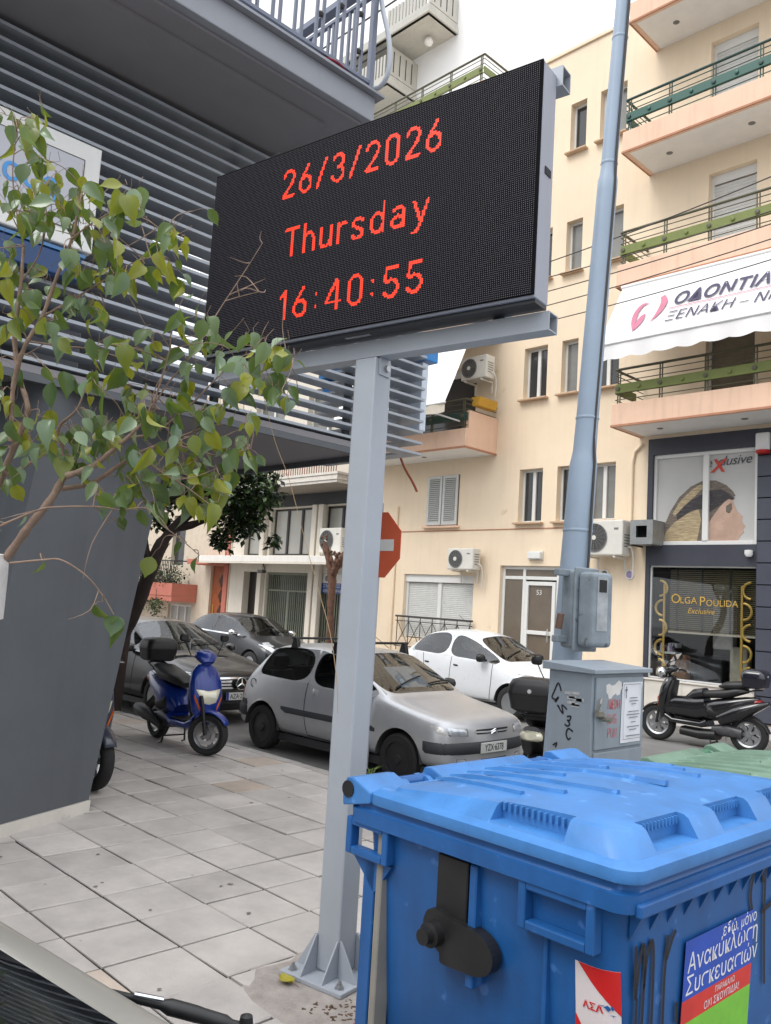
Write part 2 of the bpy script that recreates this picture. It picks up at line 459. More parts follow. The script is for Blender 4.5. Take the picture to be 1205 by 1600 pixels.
def window(parent, x0, x1, z0, z1, y, leaves=2, pane=None, sill=None, fr=.055, fm=None):
    b = MB(); f = fr
    b.box((x0,y,z0),(x0+f,y+.06,z1)); b.box((x1-f,y,z0),(x1,y+.06,z1))
    b.box((x0+f,y,z0),(x1-f,y+.06,z0+f)); b.box((x0+f,y,z1-f),(x1-f,y+.06,z1))
    wl = (x1-x0)/leaves
    for i in range(1, leaves): b.box((x0+wl*i-f*.8,y-.012,z0+f),(x0+wl*i+f*.8,y+.05,z1-f))
    o = b.obj('window', fm or m_pvc, parent, bevel=.006, seg=1)
    for i in range(leaves):
        a = x0+wl*i+f*.8; c = x0+wl*(i+1)-f*.8
        MB().box((a,y+.035,z0+f),(c,y+.045,z1-f)).obj('pane', pane or m_pane, o)
    if sill: MB().box((x0-.07,y-.30,z0-.05),(x1+.07,y+.02,z0-.003)).obj('sill', sill, o, bevel=.008, seg=1)
    return o
def railing_bars(o, x0, x1, y, z0, z1, boardm, railm, board=(.30,.56), n=5, step=.95, side=None):
    """horizontal-bar balcony railing on sub-part level: top rail, wires, coloured board, paired posts"""
    b = MB(); h = z1-z0
    b.tube([(x0,y,z1),(x1,y,z1)], .028, 8)
    for i in range(n): 
        zz = z0+h*(i+.7)/(n+.6)
        b.tube([(x0,y,zz),(x1,y,zz)], .010, 6)
    if side is not None:
        xx = x0 if side[0] == 'l' else x1
        b.tube([(xx,y,z1),(xx,side[1],z1)], .028, 8)
        for i in range(n): zz = z0+h*(i+.7)/(n+.6); b.tube([(xx,y,zz),(xx,side[1],zz)], .010, 6)
    b.obj('rail', railm, o, smooth=50)
    bb = MB().box((x0+.02,y-.045,z0+h*board[0]),(x1-.02,y-.015,z0+h*board[1]))
    if side is not None:
        xx = x0 if side[0] == 'l' else x1
        bb.box((xx-.015,y,z0+h*board[0]),(xx+.015,side[1]-.3,z0+h*board[1]))
    bb.obj('board', boardm, o, bevel=.005, seg=1)
    pm = MB()
    pm.box((-.035,-.012,-.10),(-.015,.012,h)); pm.box((.015,-.012,-.10),(.035,.012,h)); pm.lathe([(.0,-.075),(.045,-.07),(.045,-.05)], (0,0,h*.43), 'y', 12)
    pme = pm.mesh('post', railm)
    k = max(1, int(round((x1-x0)/step)))
    for i in range(k+1):
        link('post', pme, o, loc=(x0+.08+(x1-x0-.16)*i/k, y, z0))
        if i < k:
            l2 = MB().lathe([(.0,-.075),(.04,-.07),(.04,-.05)], (0,0,h*.43), 'y', 10)
            l2.obj('rivet', boardm, o, loc=(x0+.08+(x1-x0-.16)*(i+.5)/k, y, z0))

def ac_unit(label, x, y, z, w_=.84, h=.60, d=.32, fan=-.14, dark=False, group=None):
    """outdoor air conditioner, back towards +Y; origin at its bottom centre"""
    t = thing('air_conditioner', label, 'air conditioner', (x,y,z), 0, group)
    MB().box((-w_/2,-d/2,0),(w_/2,d/2,h)).obj('casing', m_ac, t, bevel=.025)
    g = MB(); r_ = h*.40
    g.torus((fan,-d/2-.012,h*.5), r_, .012, 'y', 24, 6)
    for k in range(1, 8): g.torus((fan,-d/2-.016,h*.5), r_*k/8, .005, 'y', 20, 4)
    for k in range(8):
        a = PI*k/8; g.tube([(fan-r_*math.cos(a),-d/2-.02,h*.5-r_*math.sin(a)),(fan+r_*math.cos(a),-d/2-.02,h*.5+r_*math.sin(a))], .005, 4)
    g.obj('fan_grille', m_acg, t, smooth=50)
    MB().lathe([(r_*.97,-.004),(r_*.97,.001)], (fan,-d/2-.002,h*.5), 'y', 24).obj('fan_opening', mat('fan_dark', S(70,70,70), .6), t)
    MB().lathe([(0,-.012),(.05,-.01),(.05,.004)], (fan,-d/2-.022,h*.5), 'y', 14).obj('fan_hub', m_ac, t)
    v = MB()
    for k in range(5): v.box((w_/2+.001,-d*.3,h*.25+k*.06),(w_/2+.006,d*.3,h*.25+k*.06+.02))
    v.box((w_/2-.2,-d/2-.004,h*.72),(w_/2-.1,-d/2-.001,h*.78)); v.obj('vent', m_acg, t)
    for sx in (-1,1):
        MB().prism([(-d/2-.02,-.05),(d/2+.07,-.05),(d/2+.07,-.3),(d/2+.1,-.3),(d/2+.1,-.015),(-d/2-.02,-.015)], 0, sx*w_*.32-.02, sx*w_*.32+.02).obj('bracket', m_ac, t)
    MB().tube(smooth_path([(w_/2,.05,h*.25),(w_/2+.07,.08,h*.2),(w_/2+.08,.14,-.1),(w_/2+.05,.17,-.45)]), .018, 6).obj('pipe', m_ac, t, smooth=60)
    return t
# ------------------------------------------------------------------ beige apartment building
F = 16.0
BX0, BX1 = -16.9, 2.0
bb = thing('apartment_building', 'beige apartment building with peach balconies and green railings above a dark salon', 'building', (0,0,0))
wins = []
rows = [(3.90,5.18),(6.88,8.16),(9.80,11.08),(12.80,14.06)]
holes = []
for z0, z1 in rows:
    holes += ([(-11.93,-11.26,z0,z1)] if z0 < 12 else [])+[(-10.86,-10.42,z0,z1),(-10.05,-9.36,z0,z1)]
holes += [(-15.58,-13.18,.95,2.62),(-12.38,-10.58,.06,2.88),(-14.87,-13.80,3.88,5.2)]
bdoors = [(-7.40,-6.41,6.02,7.85),(-7.40,-6.41,9.0,11.10),(-7.40,-6.41,11.9,14.05),(-15.6,-13.4,5.75,8.0),(-15.6,-13.4,8.9,11.0),(-15.6,-13.4,11.9,14.0)]
holes += bdoors + [(-8.57,-1.5,.02,5.56)]
b = MB(); wall_cells(b, BX0, BX1, -.1, 15.45, F, holes, .24)
b.box((BX0,F+1.1,-.1),(BX1,F+9,15.4)); b.box((BX0,F+.02,14.9),(BX1,F+.28,15.449))
b.add([(BX0,F,-.1),(BX0,F+.4,-.1),(BX0,F+.4,15.45),(BX0,F,15.45)], [(0,1,2,3)])
b.box((BX0-.02,F-.05,15.46),(BX1,F+.3,15.53))
b.obj('wall', m_beige, bb, recalc=False)
MB().box((-16.5,F-.012,3.74),(-8.9,F-.001,3.765)).obj('string_course', m_peachd, bb)
m_sill = mat('sill_beige', S(196,166,136), .8, var=.1)
panes = [m_pane2,m_pane,m_pane2]
for r_, (z0, z1) in enumerate(rows):
    if r_ < 3: window(bb, -11.93,-11.26,z0,z1,F+.16,2, m_pane, m_sill)
    window(bb, -10.86,-10.42,z0,z1,F+.16,1, panes[(r_+1) % 3], m_sill)
    window(bb, -10.05,-9.36,z0,z1,F+.16,2 if r_ < 2 else 1, panes[r_ % 3], m_sill)
# ground floor window with roller shutters
o = MB()
o.box((-15.58,F+.06,2.42),(-13.18,F+.2,2.62)); o.box((-15.58,F+.1,.95),(-15.5,F+.18,2.42)); o.box((-13.26,F+.1,.95),(-13.18,F+.18,2.42)); o.box((-14.44,F+.1,.95),(-14.32,F+.18,2.42))
o = o.obj('window', m_pvc, bb, bevel=.006, seg=1)
def roller(parent, x0, x1, z0, z1, y, pitch=.048, mt=None):
    b = MB(); n = int((z1-z0)/pitch); rows_ = []
    for i in range(n):
        z = z0+i*pitch
        rows_ += [[(x0,y,z),(x1,y,z)],[(x0,y-.012,z+pitch*.25),(x1,y-.012,z+pitch*.25)],[(x0,y-.012,z+pitch*.75),(x1,y-.012,z+pitch*.75)],[(x0,y,z+pitch*.97),(x1,y,z+pitch*.97)]]
    b.grid(rows_); return b.obj('roller_shutter', mt or m_shut, parent)
roller(o,-15.5,-14.44,.97,2.42,F+.15); roller(o,-14.32,-13.26,.97,2.42,F+.15)
# entrance: white frame, side light, door with two panes, transom
e = MB(); y = F+.1
for a, c in ((-12.38,-12.30),(-11.78,-11.70),(-10.84,-10.76),(-10.64,-10.58)): e.box((a,y,.06),(c,y+.08,2.88))
for z in (.06,2.56,2.80): e.box((-12.30,y+.004,z),(-10.64,y+.076,z+.08))
e = e.obj('entrance_door', m_pvc, bb, bevel=.008, seg=1)
d_ = MB()
d_.box((-11.69,y-.02,.16),(-11.60,y+.04,2.52)); d_.box((-10.94,y-.02,.16),(-10.85,y+.04,2.52))
for z in (.16,1.30,2.43): d_.box((-11.6,y-.018,z),(-10.94,y+.038,z+.09))
d_.obj('door_leaf', m_pvc, e, bevel=.006, seg=1)
m_doorg = mat('door_pane_brown', S(104,92,78), .08, var=.2, vscale=1.5, spec=.7)
for a, c, z0, z1 in ((-11.6,-10.94,.25,1.30),(-11.6,-10.94,1.39,2.43),(-12.30,-11.78,.14,2.56),(-10.76,-10.64,.14,2.56),(-11.70,-10.84,2.64,2.80),(-12.3,-11.78,2.64,2.8)):
    MB().box((a,y+.03,z0),(c,y+.04,z1)).obj('pane', m_doorg, e)
MB().tube([(-11.0,y-.06,1.15),(-11.0,y-.06,1.45)], .014, 8).obj('handle', m_chrome, e)
nb = MB(); text_on(nb, '53', lambda u, v: (-11.4+u, y+.026, 2.22+v), .16); nb.obj('house_number', m_pvc, e)
# louvred shutters, first floor
for x0, x1, yo in ((-14.87,-14.36,.0),(-14.33,-13.82,.0)):
    b = MB(); z0, z1 = 3.90, 5.19; y = F-.03
    b.box((x0,y-.02,z0),(x0+.07,y+.02,z1)); b.box((x1-.07,y-.02,z0),(x1,y+.02,z1)); b.box((x0+.07,y-.02,z0),(x1-.07,y+.02,z0+.08)); b.box((x0+.07,y-.02,z1-.08),(x1-.07,y+.02,z1))
    o = b.obj('shutter', m_shut, bb, bevel=.004, seg=1)
    l_ = MB(); n = 22
    for i in range(n):
        z = z0+.08+(z1-z0-.16)*i/n
        l_.hexa([(x0+.07,y-.022,z),(x1-.07,y-.022,z),(x1-.07,y+.018,z+.034),(x0+.07,y+.018,z+.034),(x0+.07,y-.022,z+.012),(x1-.07,y-.022,z+.012),(x1-.07,y+.018,z+.046),(x0+.07,y+.018,z+.046)])
    l_.obj('louvre', m_shut, o)
    MB().box((x0+.07,y+.03,z0+.08),(x1-.07,y+.04,z1-.08)).obj('backing', mat('shutter_gap', S(96,94,90), .8), o)
MB().box((-14.95,F-.12,3.82),(-13.72,F+.1,3.875)).obj('sill', m_peach, bb, bevel=.01)
# balcony doors: roller shutters and dark doors
for i, (a, c, z0, z1) in enumerate(bdoors):
    o = MB().box((a,F+.14,z0),(a+.06,F+.2,z1)).box((c-.06,F+.14,z0),(c,F+.2,z1)).box((a+.06,F+.14,z1-.2),(c-.06,F+.2,z1)).obj('balcony_door', m_pvc, bb)
    if i in (1,2): roller(o, a+.06, c-.06, z0, z1-.2, F+.17, .075)
    elif i == 0: MB().box((a+.06,F+.18,z0),(c-.06,F+.19,z1-.2)).obj('pane', mat('brown_pane', S(110,102,88), .12, var=.2, spec=.6), o)
    else: MB().box((a+.06,F+.18,z0),(c-.06,F+.19,z1-.2)).obj('pane', m_pane, o)
def balcony(x0, x1, z, left, right, boardm, railm, y0=14.8, zt=.46, solid=False, rail=True):
    s_ = MB().box((x0+.04,y0+.04,z),(x1-.04,F-.002,z+.14)).obj('balcony', m_soff, bb)
    f_ = MB(); f_.box((x0,y0,z-.01),(x1,y0+.11,z+zt))
    if left: f_.box((x0,y0+.112,z-.01),(x0+.11,F-.003,z+zt))
    if right: f_.box((x1-.11,y0+.112,z-.01),(x1,F-.003,z+(.9 if solid else zt)))
    f_.obj('fascia', m_peach, s_, bevel=.01, seg=1)
    e_ = MB().box((x0-.012,y0-.012,z-.02),(x1+.012,y0+.02,z+.022))
    if left: e_.box((x0-.012,y0+.021,z-.02),(x0+.02,F-.004,z+.02))
    if right: e_.box((x1-.02,y0+.021,z-.02),(x1+.012,F-.004,z+.02))
    e_.obj('drip_edge', m_peachd, s_)
    for k in range(max(1, int((x1-x0)/1.9))):
        MB().lathe([(.0,-.012),(.05,-.012),(.07,0)], (x0+.75+k*1.7,y0+.62,z-.001), 'z', 12).obj('downlight', m_acg, s_)
    if rail:
        railing_bars(s_, x0+.05, x1-.05, y0+.055, z+zt, z+zt+.72, boardm, railm, side=('l' if left else 'r', F-.02))
    return s_
balcony(-8.80, 1.5, 5.66, True, False, m_olive, m_rail)
balcony(-8.78, 1.5, 8.60, True, False, m_olive, m_rail)
balcony(-8.74, 1.5, 11.53, True, False, m_green, m_railg)
balcony(-8.66, 1.5, 14.44, True, False, m_green, m_railg, rail=False)
for z, sm in ((5.61,True),(8.52,True),(11.5,False),(14.45,False)):
    balcony(-17.0, -12.66, z, False, True, m_olive if z != 5.61 else m_railg, m_rail, zt=.45, solid=sm)
# dark salon shop front
y = F-.06
shop = MB(); holes2 = [(-8.46,-6.31,3.34,5.23),(-8.48,-6.31,.64,2.92)]
wall_cells(shop, -8.57, -6.30, .02, 5.57, y, holes2, .2)
shop.box((-8.57,y+.001,.02),(-8.53,F+.3,5.56)); shop.box((-6.299,y+.06,.02),(-1.5,F+.3,5.56))
shop = shop.obj('shopfront', m_anth, bb, recalc=False)
for k, (z0, z1) in enumerate([(0.05,.52),(.53,.93),(.94,1.34),(1.35,1.75),(1.76,2.16),(2.17,2.57),(2.58,2.98),(2.99,3.39),(3.40,3.80),(3.81,4.21),(4.22,4.62),(4.63,5.03),(5.04,5.56)]):
    for x0 in (-6.29,-4.6,-2.9):
        MB().box((x0,y-.03,z0+.008),(x0+1.68,y+.058,z1-.004)).obj('panel', m_anth2, shop)
MB().box((-8.5,y-.05,.06),(-6.31,y+.1,.60)).box((-8.52,y-.09,.60),(-6.31,y+.1,.636)).obj('marble_base', m_marble, shop, bevel=.006, seg=1)
for q, (a, c) in enumerate(((-8.4,-7.7),(-7.69,-7.0),(-6.99,-6.33))): MB().box((a,y-.057,.08),(c,y-.05,.585)).obj('marble_slab', m_marble, shop)
# upper window with a printed salon picture
o = MB(); fy = y+.06
o.box((-8.46,fy,3.34),(-8.40,fy+.08,5.23)); o.box((-6.38,fy,3.34),(-6.31,fy+.08,5.23)); o.box((-8.4,fy,3.34),(-6.38,fy+.08,3.42)); o.box((-8.4,fy,5.15),(-6.38,fy+.08,5.23)); o.box((-7.40,fy-.015,3.42),(-7.28,fy+.07,5.15))
up = o.obj('window', m_pvc, shop, bevel=.006, seg=1)
m_pbg = mat('print_grey', S(188,187,184), .2, var=.08, vscale=.8)
for a, c in ((-8.4,-7.40),(-7.28,-6.38)): MB().box((a,fy+.05,3.42),(c,fy+.06,5.15)).obj('pane', m_pbg, up)
# flat print: profile of a head with a smooth blond and dark bob
def PX(u, v):       # photo pixels of the print -> plane
    return (-8.46+(u-1023)/(1186-1023)*2.15, 3.34+(852-v+(u-1023)*-.012)/(852-707)*1.89)
def flat(poly, mt, dy, name):
    b = MB(); pl = [PX(*p) for p in poly]
    pl2 = [p for p in pl]
    tr = tessellate_polygon([[Vec((p[0], p[1], 0)) for p in pl2]])
    b.add([(p[0], fy+dy, p[1]) for p in pl2], [tuple(t) for t in tr]); return b.obj(name, mt, up)
def clipx(poly, lo, hi):
    def cut(P, f, val, keep):
        r_ = []
        for i in range(len(P)):
            a, c = P[i], P[(i+1) % len(P)]
            ka, kc = keep(a[0]), keep(c[0])
            if ka: r_.append(a)
            if ka != kc:
                t = (val-a[0])/(c[0]-a[0]); r_.append((val, a[1]+(c[1]-a[1])*t))
        return r_
    P = cut(poly, 0, lo, lambda x: x >= lo); return cut(P, 0, hi, lambda x: x <= hi)
m_skin = mat('print_skin', S(188,158,140), .25, var=.2, vscale=1.6)
m_hairb = mat('print_blond', S(176,158,126), .25, var=.45, vscale=5, aniso=((0,R(-28),0),(1.2,1,11)))
m_haird = mat('print_dark_hair', S(70,66,68), .25, var=.35, vscale=5, aniso=((0,R(-28),0),(1.2,1,9)))
m_hairm = mat('print_mid_hair', S(116,106,96), .25, var=.45, vscale=5, aniso=((0,R(-28),0),(1.2,1,10)))
head = [(1036,852),(1040,822),(1050,798),(1064,776),(1082,760),(1102,751),(1122,752),(1138,760),(1148,770),(1152,777),(1144,780),(1140,790),(1132,800),(1122,812),(1118,826),(1112,840),(1104,852)]
face = [(1100,852),(1106,828),(1116,810),(1126,796),(1138,782),(1147,781),(1150,790),(1154,800),(1163,808),(1161,814),(1164,820),(1167,823),(1163,827),(1165,831),(1160,836),(1156,843),(1146,850),(1136,852)]
blond1 = [(1054,802),(1066,782),(1084,765),(1098,757),(1104,760),(1090,775),(1072,790),(1058,806)]
blond2 = [(1038,850),(1044,830),(1058,815),(1078,802),(1096,795),(1100,812),(1096,836),(1092,852)]
dark1 = [(1060,803),(1084,781),(1108,768),(1130,766),(1144,774),(1140,782),(1126,792),(1114,800),(1104,795),(1084,797),(1062,812)]
fringe = [(1124,782),(1144,776),(1151,780),(1147,783),(1142,781),(1136,785),(1128,790),(1120,794)]
eye = [(1138,792),(1146,787),(1147,796),(1143,803),(1138,801)]
W_L, W_R = (1027,1101.5), (1106,1179)
for poly, mt, dy in ((head,m_hairm,.046),(face,m_skin,.044),(blond1,m_hairb,.043),(blond2,m_hairb,.042),(dark1,m_haird,.041),(fringe,m_haird,.039),(eye,m_hairm,.0385)):
    for lo, hi in (W_L, W_R):
        cp_ = clipx(poly, lo, hi)
        if len(cp_) > 2: flat(cp_, mt, dy, 'print')
t_ = MB(); text_on(t_, 'e', lambda u, v: (PX(1106,731)[0]+u, fy+.036, PX(1107,731)[1]+v), .26, shear=.25); text_on(t_, 'clusive', lambda u, v: (PX(1123,730)[0]+u, fy+.036, PX(1123,730)[1]+v+.03*u), .27, shear=.3, space=.95)
t_.obj('lettering', mat('print_ink', S(70,64,70), .3), up)
t_ = MB(); text_on(t_, 'X', lambda u, v: (PX(1115,739)[0]+u, fy+.035, PX(1115,739)[1]+v), .36, shear=.2, bold=.01); t_.obj('lettering', mat('print_red', S(196,60,44), .3), up)
# lower shop window: glass, blind slats, gold grille, things inside, gold lettering
lw = MB(); lw.box((-8.48,fy,.64),(-8.45,fy+.05,2.92)); lw.box((-8.45,fy,2.89),(-6.31,fy+.05,2.92)); lw.box((-8.45,fy,.64),(-6.31,fy+.05,.67))
lw = lw.obj('window', m_pvc, shop)
MB().box((-8.45,fy+.02,.67),(-6.31,fy+.028,2.89)).obj('pane', glass_mat('shop_glass', (.9,.92,.92), .32), lw)
inn = MB().box((-8.52,F+.9,.3),(-6.2,F+.95,3.0)); inn.box((-8.53,y+.21,.3),(-8.5,F+.9,3.0)); inn.box((-6.29,y+.21,.3),(-6.25,F+.9,3.0)); inn.box((-8.5,y+.21,2.95),(-6.29,F+.9,3.0)); inn.box((-8.5,y+.21,.55),(-6.29,F+.9,.62))
inn.obj('interior', mat('salon_interior', S(34,30,28), .7, var=.3, vscale=2), shop)
m_blind = mat('blind_slat', S(118,106,80), .5, var=.1); m_tape = mat('blind_tape', S(30,26,26), .6)
for k in range(32):
    z = 1.62+k*.039; MB().hexa([(-8.1,fy+.12,z),(-6.33,fy+.12,z),(-6.33,fy+.15,z+.006),(-8.1,fy+.15,z+.006),(-8.1,fy+.12,z+.013),(-6.33,fy+.12,z+.013),(-6.33,fy+.15,z+.019),(-8.1,fy+.15,z+.019)]).obj('blind_slat', m_blind, lw)
for x in (-7.94,-7.42,-6.86): MB().box((x-.018,fy+.105,1.6),(x+.018,fy+.115,2.88)).obj('blind_tape', m_tape, lw)
MB().box((-8.12,fy+.10,1.57),(-6.33,fy+.16,1.61)).obj('blind_rail', mat('blind_wood', S(190,178,160), .5), lw)
for sx, xs in ((1,-6.62),(-1,-8.2)):
    g = MB(); g.box((xs-.02,fy+.06,.70),(xs+.02,fy+.09,2.55))
    for k in range(5):
        cx_ = xs+(.17 if k % 2 == 0 else .03)*sx
        if k % 2 == 0: g.torus((cx_ if sx > 0 else xs-.1,fy+.075,.86+k*.40), .155, .026, 'y', 18, 6, a0=PI/2 if sx > 0 else -PI/2, a1=3*PI/2 if sx > 0 else PI/2)
        else: g.torus((cx_-.0,fy+.075,.86+k*.40), .155, .026, 'y', 18, 6, a0=-PI/2 if sx > 0 else PI/2, a1=PI/2 if sx > 0 else 3*PI/2)
    g.obj('grille', m_gold, lw, smooth=50)
t_ = MB(); text_on(t_, 'O', lambda u, v: (-8.03+u,fy+.012,2.17+v), .27, sx=.95); text_on(t_, 'LGA', lambda u, v: (-7.84+u,fy+.012,2.17+v), .19)
text_on(t_, 'P', lambda u, v: (-7.44+u,fy+.012,2.14+v), .26); text_on(t_, 'OULIDA', lambda u, v: (-7.30+u,fy+.012,2.14+v), .18, sx=.95)
text_on(t_, 'Exclusive', lambda u, v: (-7.68+u,fy+.012,1.98+v), .15, shear=.3)
t_.obj('lettering', m_gold, lw)
for x, z, w_, h, c in ((-8.3,.62,.35,.5,S(160,110,70)),(-7.7,.62,.5,.55,S(30,30,32)),(-7.05,.62,.35,.75,S(200,190,170)),(-7.4,1.3,.4,1.3,S(205,200,195)),(-8.35,1.25,.2,.1,S(225,220,225))):
    MB().box((x,F+.55,z),(x+w_,F+.8,z+h)).obj('furnishing', mat('furnish_%d' % int(c[0]*999), c, .6, var=.2), shop, bevel=.03)
for k in range(6):
    MB().lathe([(.028,0),(.028,.11),(.012,.13),(.012,.17)], (-8.36+k*.055,F+.3,1.18+.0*k), 'z', 8).obj('bottle', mat('bottle_%d' % (k % 3), [S(220,215,225),S(150,130,170),S(60,50,60)][k % 3], .3), shop)
MB().box((-8.44,F+.2,1.14),(-8.0,F+.42,1.18)).obj('shelf', m_pvc, shop)
# small fittings on the facade
def fitting(name, label, cat, b, mt, **k): 
    o = b.obj(name, mt, **k); return tag(o, label, cat)
al = thing('alarm_box', 'small white and red alarm box on dark cladding beside the salon picture', 'alarm', (-6.17,y-.06,5.28))
MB().prism([(-.13,-.17),(.13,-.17),(.13,.17),(-.13,.17)], 1, -.09, .0).obj('casing', m_white, al, bevel=.025)
MB().lathe([(.0,-.06),(.11,-.06),(.13,-.02),(.12,0)], (0,-.05,-.17), 'z', 16).obj('beacon', mat('beacon_red', S(190,40,36), .3), al, smooth=50)
cm = thing('security_camera', 'white dome security camera under the salon picture window', 'camera', (-6.42,y-.03,3.16))
MB().lathe([(0,-.07),(.05,-.06),(.075,-.02),(.075,.06),(.0,.07)], (0,-.05,0), 'z', 16).obj('dome', m_white, cm, smooth=40)
MB().box((-.03,-.04,-.02),(.03,.04,.02)).obj('mount', m_white, cm)
vt = thing('vent_box', 'grey metal ventilation box with square opening in front of the salon picture', 'vent', (-8.46,F-.45,3.32))
fb = MB(); s0, s1 = .25, .12
fb.box((-s0,-.02,0),(-s1,.0,.50)); fb.box((s1,-.02,0),(s0,.0,.50)); fb.box((-s1,-.02,0),(s1,.0,.14)); fb.box((-s1,-.02,.38),(s1,.0,.50))
fb.box((-s0,.001,.0),(s0,.5,.02)); fb.box((-s0,.001,.48),(s0,.5,.5)); fb.box((-s0,.001,.021),(-s0+.02,.5,.479)); fb.box((s0-.02,.001,.021),(s0,.5,.479))
fb.obj('duct', mat('galvanised', S(150,152,152), .4, metal=.5, var=.15, vscale=8), vt)
MB().box((-s0+.03,.25,.03),(s0-.03,.27,.47)).obj('fan_plate', m_dark, vt)
for sx in (-.24,.2): MB().box((sx,.0,-.03),(sx+.04,.44,-.005)).obj('bracket', m_iron, vt)
ac_unit('large white outdoor air conditioner beside the salon picture and vent box', -9.34, F-.36, 3.09, 1.0, .74, .36, -.16)
ac_unit('white outdoor air conditioner above the closed roller shutter window', -13.3, F-.28, 2.74, .82, .52, .3, -.14)
ac_unit('outdoor air conditioner hung high on beige wall beside white awning', -13.05, F-.4, 7.45, .8, .58, .34, -.14)
for x, nm in ((-9.55,'dark'),(-8.95,'violet')):
    o = thing('wall_speaker', 'round %s speaker set in white ring under the large air conditioner' % nm, 'speaker', (x,F-.012,2.72))
    MB().torus((0,0,0), .09, .018, 'y', 18, 6).obj('ring', m_white, o, smooth=50)
    MB().lathe([(0,-.01),(.04,-.012),(.075,0)], (0,0,0), 'y', 16).obj('cone', mat('cone_'+nm, S(90,86,84) if nm == 'dark' else S(160,140,180), .5), o)
lb = thing('wall_lamp', 'small white box lamp above the entrance door', 'lamp', (-11.35,F-.06,3.12))
MB().box((-.18,-.06,-.08),(.18,.06,.08)).obj('cover', m_pvc, lb, bevel=.015); MB().box((-.2,.03,-.1),(.2,.06,.1)).obj('back_plate', m_ac, lb)
# window guard railing on the ground floor
g = thing('window_guard', 'low iron guard railing with crossed bars in front of roller shutter window', 'railing', (-14.4,F-.1,0))
gm = MB(); gm.tube([(-1.32,0,1.5),(1.32,0,1.5)], .026, 8); gm.tube([(-1.32,0,1.38),(1.32,0,1.38)], .012, 6); gm.tube([(-1.32,0,.72),(1.32,0,.72)], .014, 6)
gm.obj('rail', m_iron, g, smooth=50)
for k in range(7):
    x = -1.25+k*2.5/6
    MB().tube([(x,0,.62),(x,0,1.5)], .012, 6).obj('bar', m_iron, g)
    if k < 6: MB().tube([(x,0,.74),(x+2.5/6,0,1.37)], .009, 5).tube([(x,.012,1.37),(x+2.5/6,.012,.74)], .009, 5).obj('cross_bar', m_iron, g)
# pipes on the facade
for k, pth in enumerate(([(-15.95,F-.03,.0),(-15.95,F-.03,4.45)], [(-8.95,F-.03,3.85),(-8.95,F-.03,5.1),(-8.9,F-.03,5.35),(-8.72,F-.03,5.5)], [(-12.55,F-.03,5.6),(-12.55,F-.03,3.0)])[:2]):
    o = MB().tube(pth, .035, 8).obj('drain_pipe', m_beige, smooth=50); tag(o, ['beige drain pipe running down the left corner of the beige building','thin beige pipe beside the salon rising to the balcony underside'][k], 'pipe')
# white awning over the first balcony with lettering
A0, A1 = Vec((0,14.72,8.50)), Vec((0,14.26,7.20))
aw = thing('awning', 'white awning with navy Greek lettering and rose emblem above the salon balcony', 'awning', (0,0,0))
ax0, ax1 = -8.58, -1.0
def AF(u, v, off=.012):      # u along x from left end, v down from the top (m)
    d = (A1-A0).normalized(); p = A0+d*v; n_ = Vec((0,d.z,-d.y)); 
    if n_.y > 0: n_ = -n_
    return (ax0+u, p.y+n_.y*off, p.z+n_.z*off)
LEN = (A1-A0).length
b = MB(); nu = 26
b.grid([[AF((ax1-ax0)*i/nu-(.27*j/6 if i == 0 else 0), LEN*j/6, .012*math.sin(j/6*PI)*-1) for i in range(nu+1)] for j in range(7)]); b.obj('cloth', m_awn, aw, smooth=60)
b = MB(); rows_ = [[],[]]
n = 120
for i in range(n+1):
    u = -.27+(ax1-ax0+.27)*i/n; p = AF(u, LEN)
    rows_[0].append((p[0],p[1],p[2])); rows_[1].append((p[0],p[1]+.02*math.sin(i*.5),p[2]-.30-.045*abs(math.sin(u*PI/.48))))
b.grid(rows_); b.obj('valance', m_awn, aw, smooth=60)
p0 = AF(0,LEN); MB().tube([(ax0-.29,p0[1],p0[2]),(ax1,p0[1],p0[2])], .03, 8).obj('front_bar', m_white, aw, smooth=50)
MB().tube([(ax0-.03,A0.y+.03,A0.z+.02),(ax1,A0.y+.03,A0.z+.02)], .05, 8).obj('roller', m_white, aw, smooth=50)
MB().tube([(ax0-.1,14.8,7.3),(ax0-.27,p0[1],p0[2])], .018, 6).obj('arm', m_white, aw)
t_ = MB(); text_on(t_, 'ΟΔΟΝΤΙΑΤΡΕΙΟ', lambda u, v: AF(1.20+u, .73-v), .36, shear=.25, bold=.008, sx=1.12)
text_on(t_, 'ΞΕΝΑΚΗ – ΝΙΚΑ', lambda u, v: AF(1.10+u, 1.10-v), .29, shear=.3, sx=1.12); t_.obj('lettering', m_ink, aw)
t_ = MB(); ribbon(t_, [(1.15,.80),(4.5,.80)], .018, lambda u, v: AF(u, v)); t_.obj('line', m_inkp, aw)
t_ = MB()
def crescent(P, Q, fn):
    n = min(len(P), len(Q)); t_.grid([[fn(*P[i]), fn(*Q[i])] for i in range(n)])
up_ = smooth_path([(.72,.55,0),(.55,.55,0),(.42,.72,0),(.40,.95,0),(.47,1.18,0)], 5); dn_ = smooth_path([(.72,.56,0),(.60,.60,0),(.52,.74,0),(.50,.95,0),(.47,1.18,0)], 5)
crescent([(p[0],p[1]) for p in up_], [(p[0],p[1]) for p in dn_], lambda u, v: AF(u, v))
up_ = smooth_path([(.47,1.18,0),(.50,1.0,0),(.58,.85,0),(.66,.80,0)], 5); dn_ = smooth_path([(.47,1.18,0),(.58,1.08,0),(.66,.95,0),(.68,.80,0)], 5)
crescent([(p[0],p[1]) for p in up_], [(p[0],p[1]) for p in dn_], lambda u, v: AF(u, v))
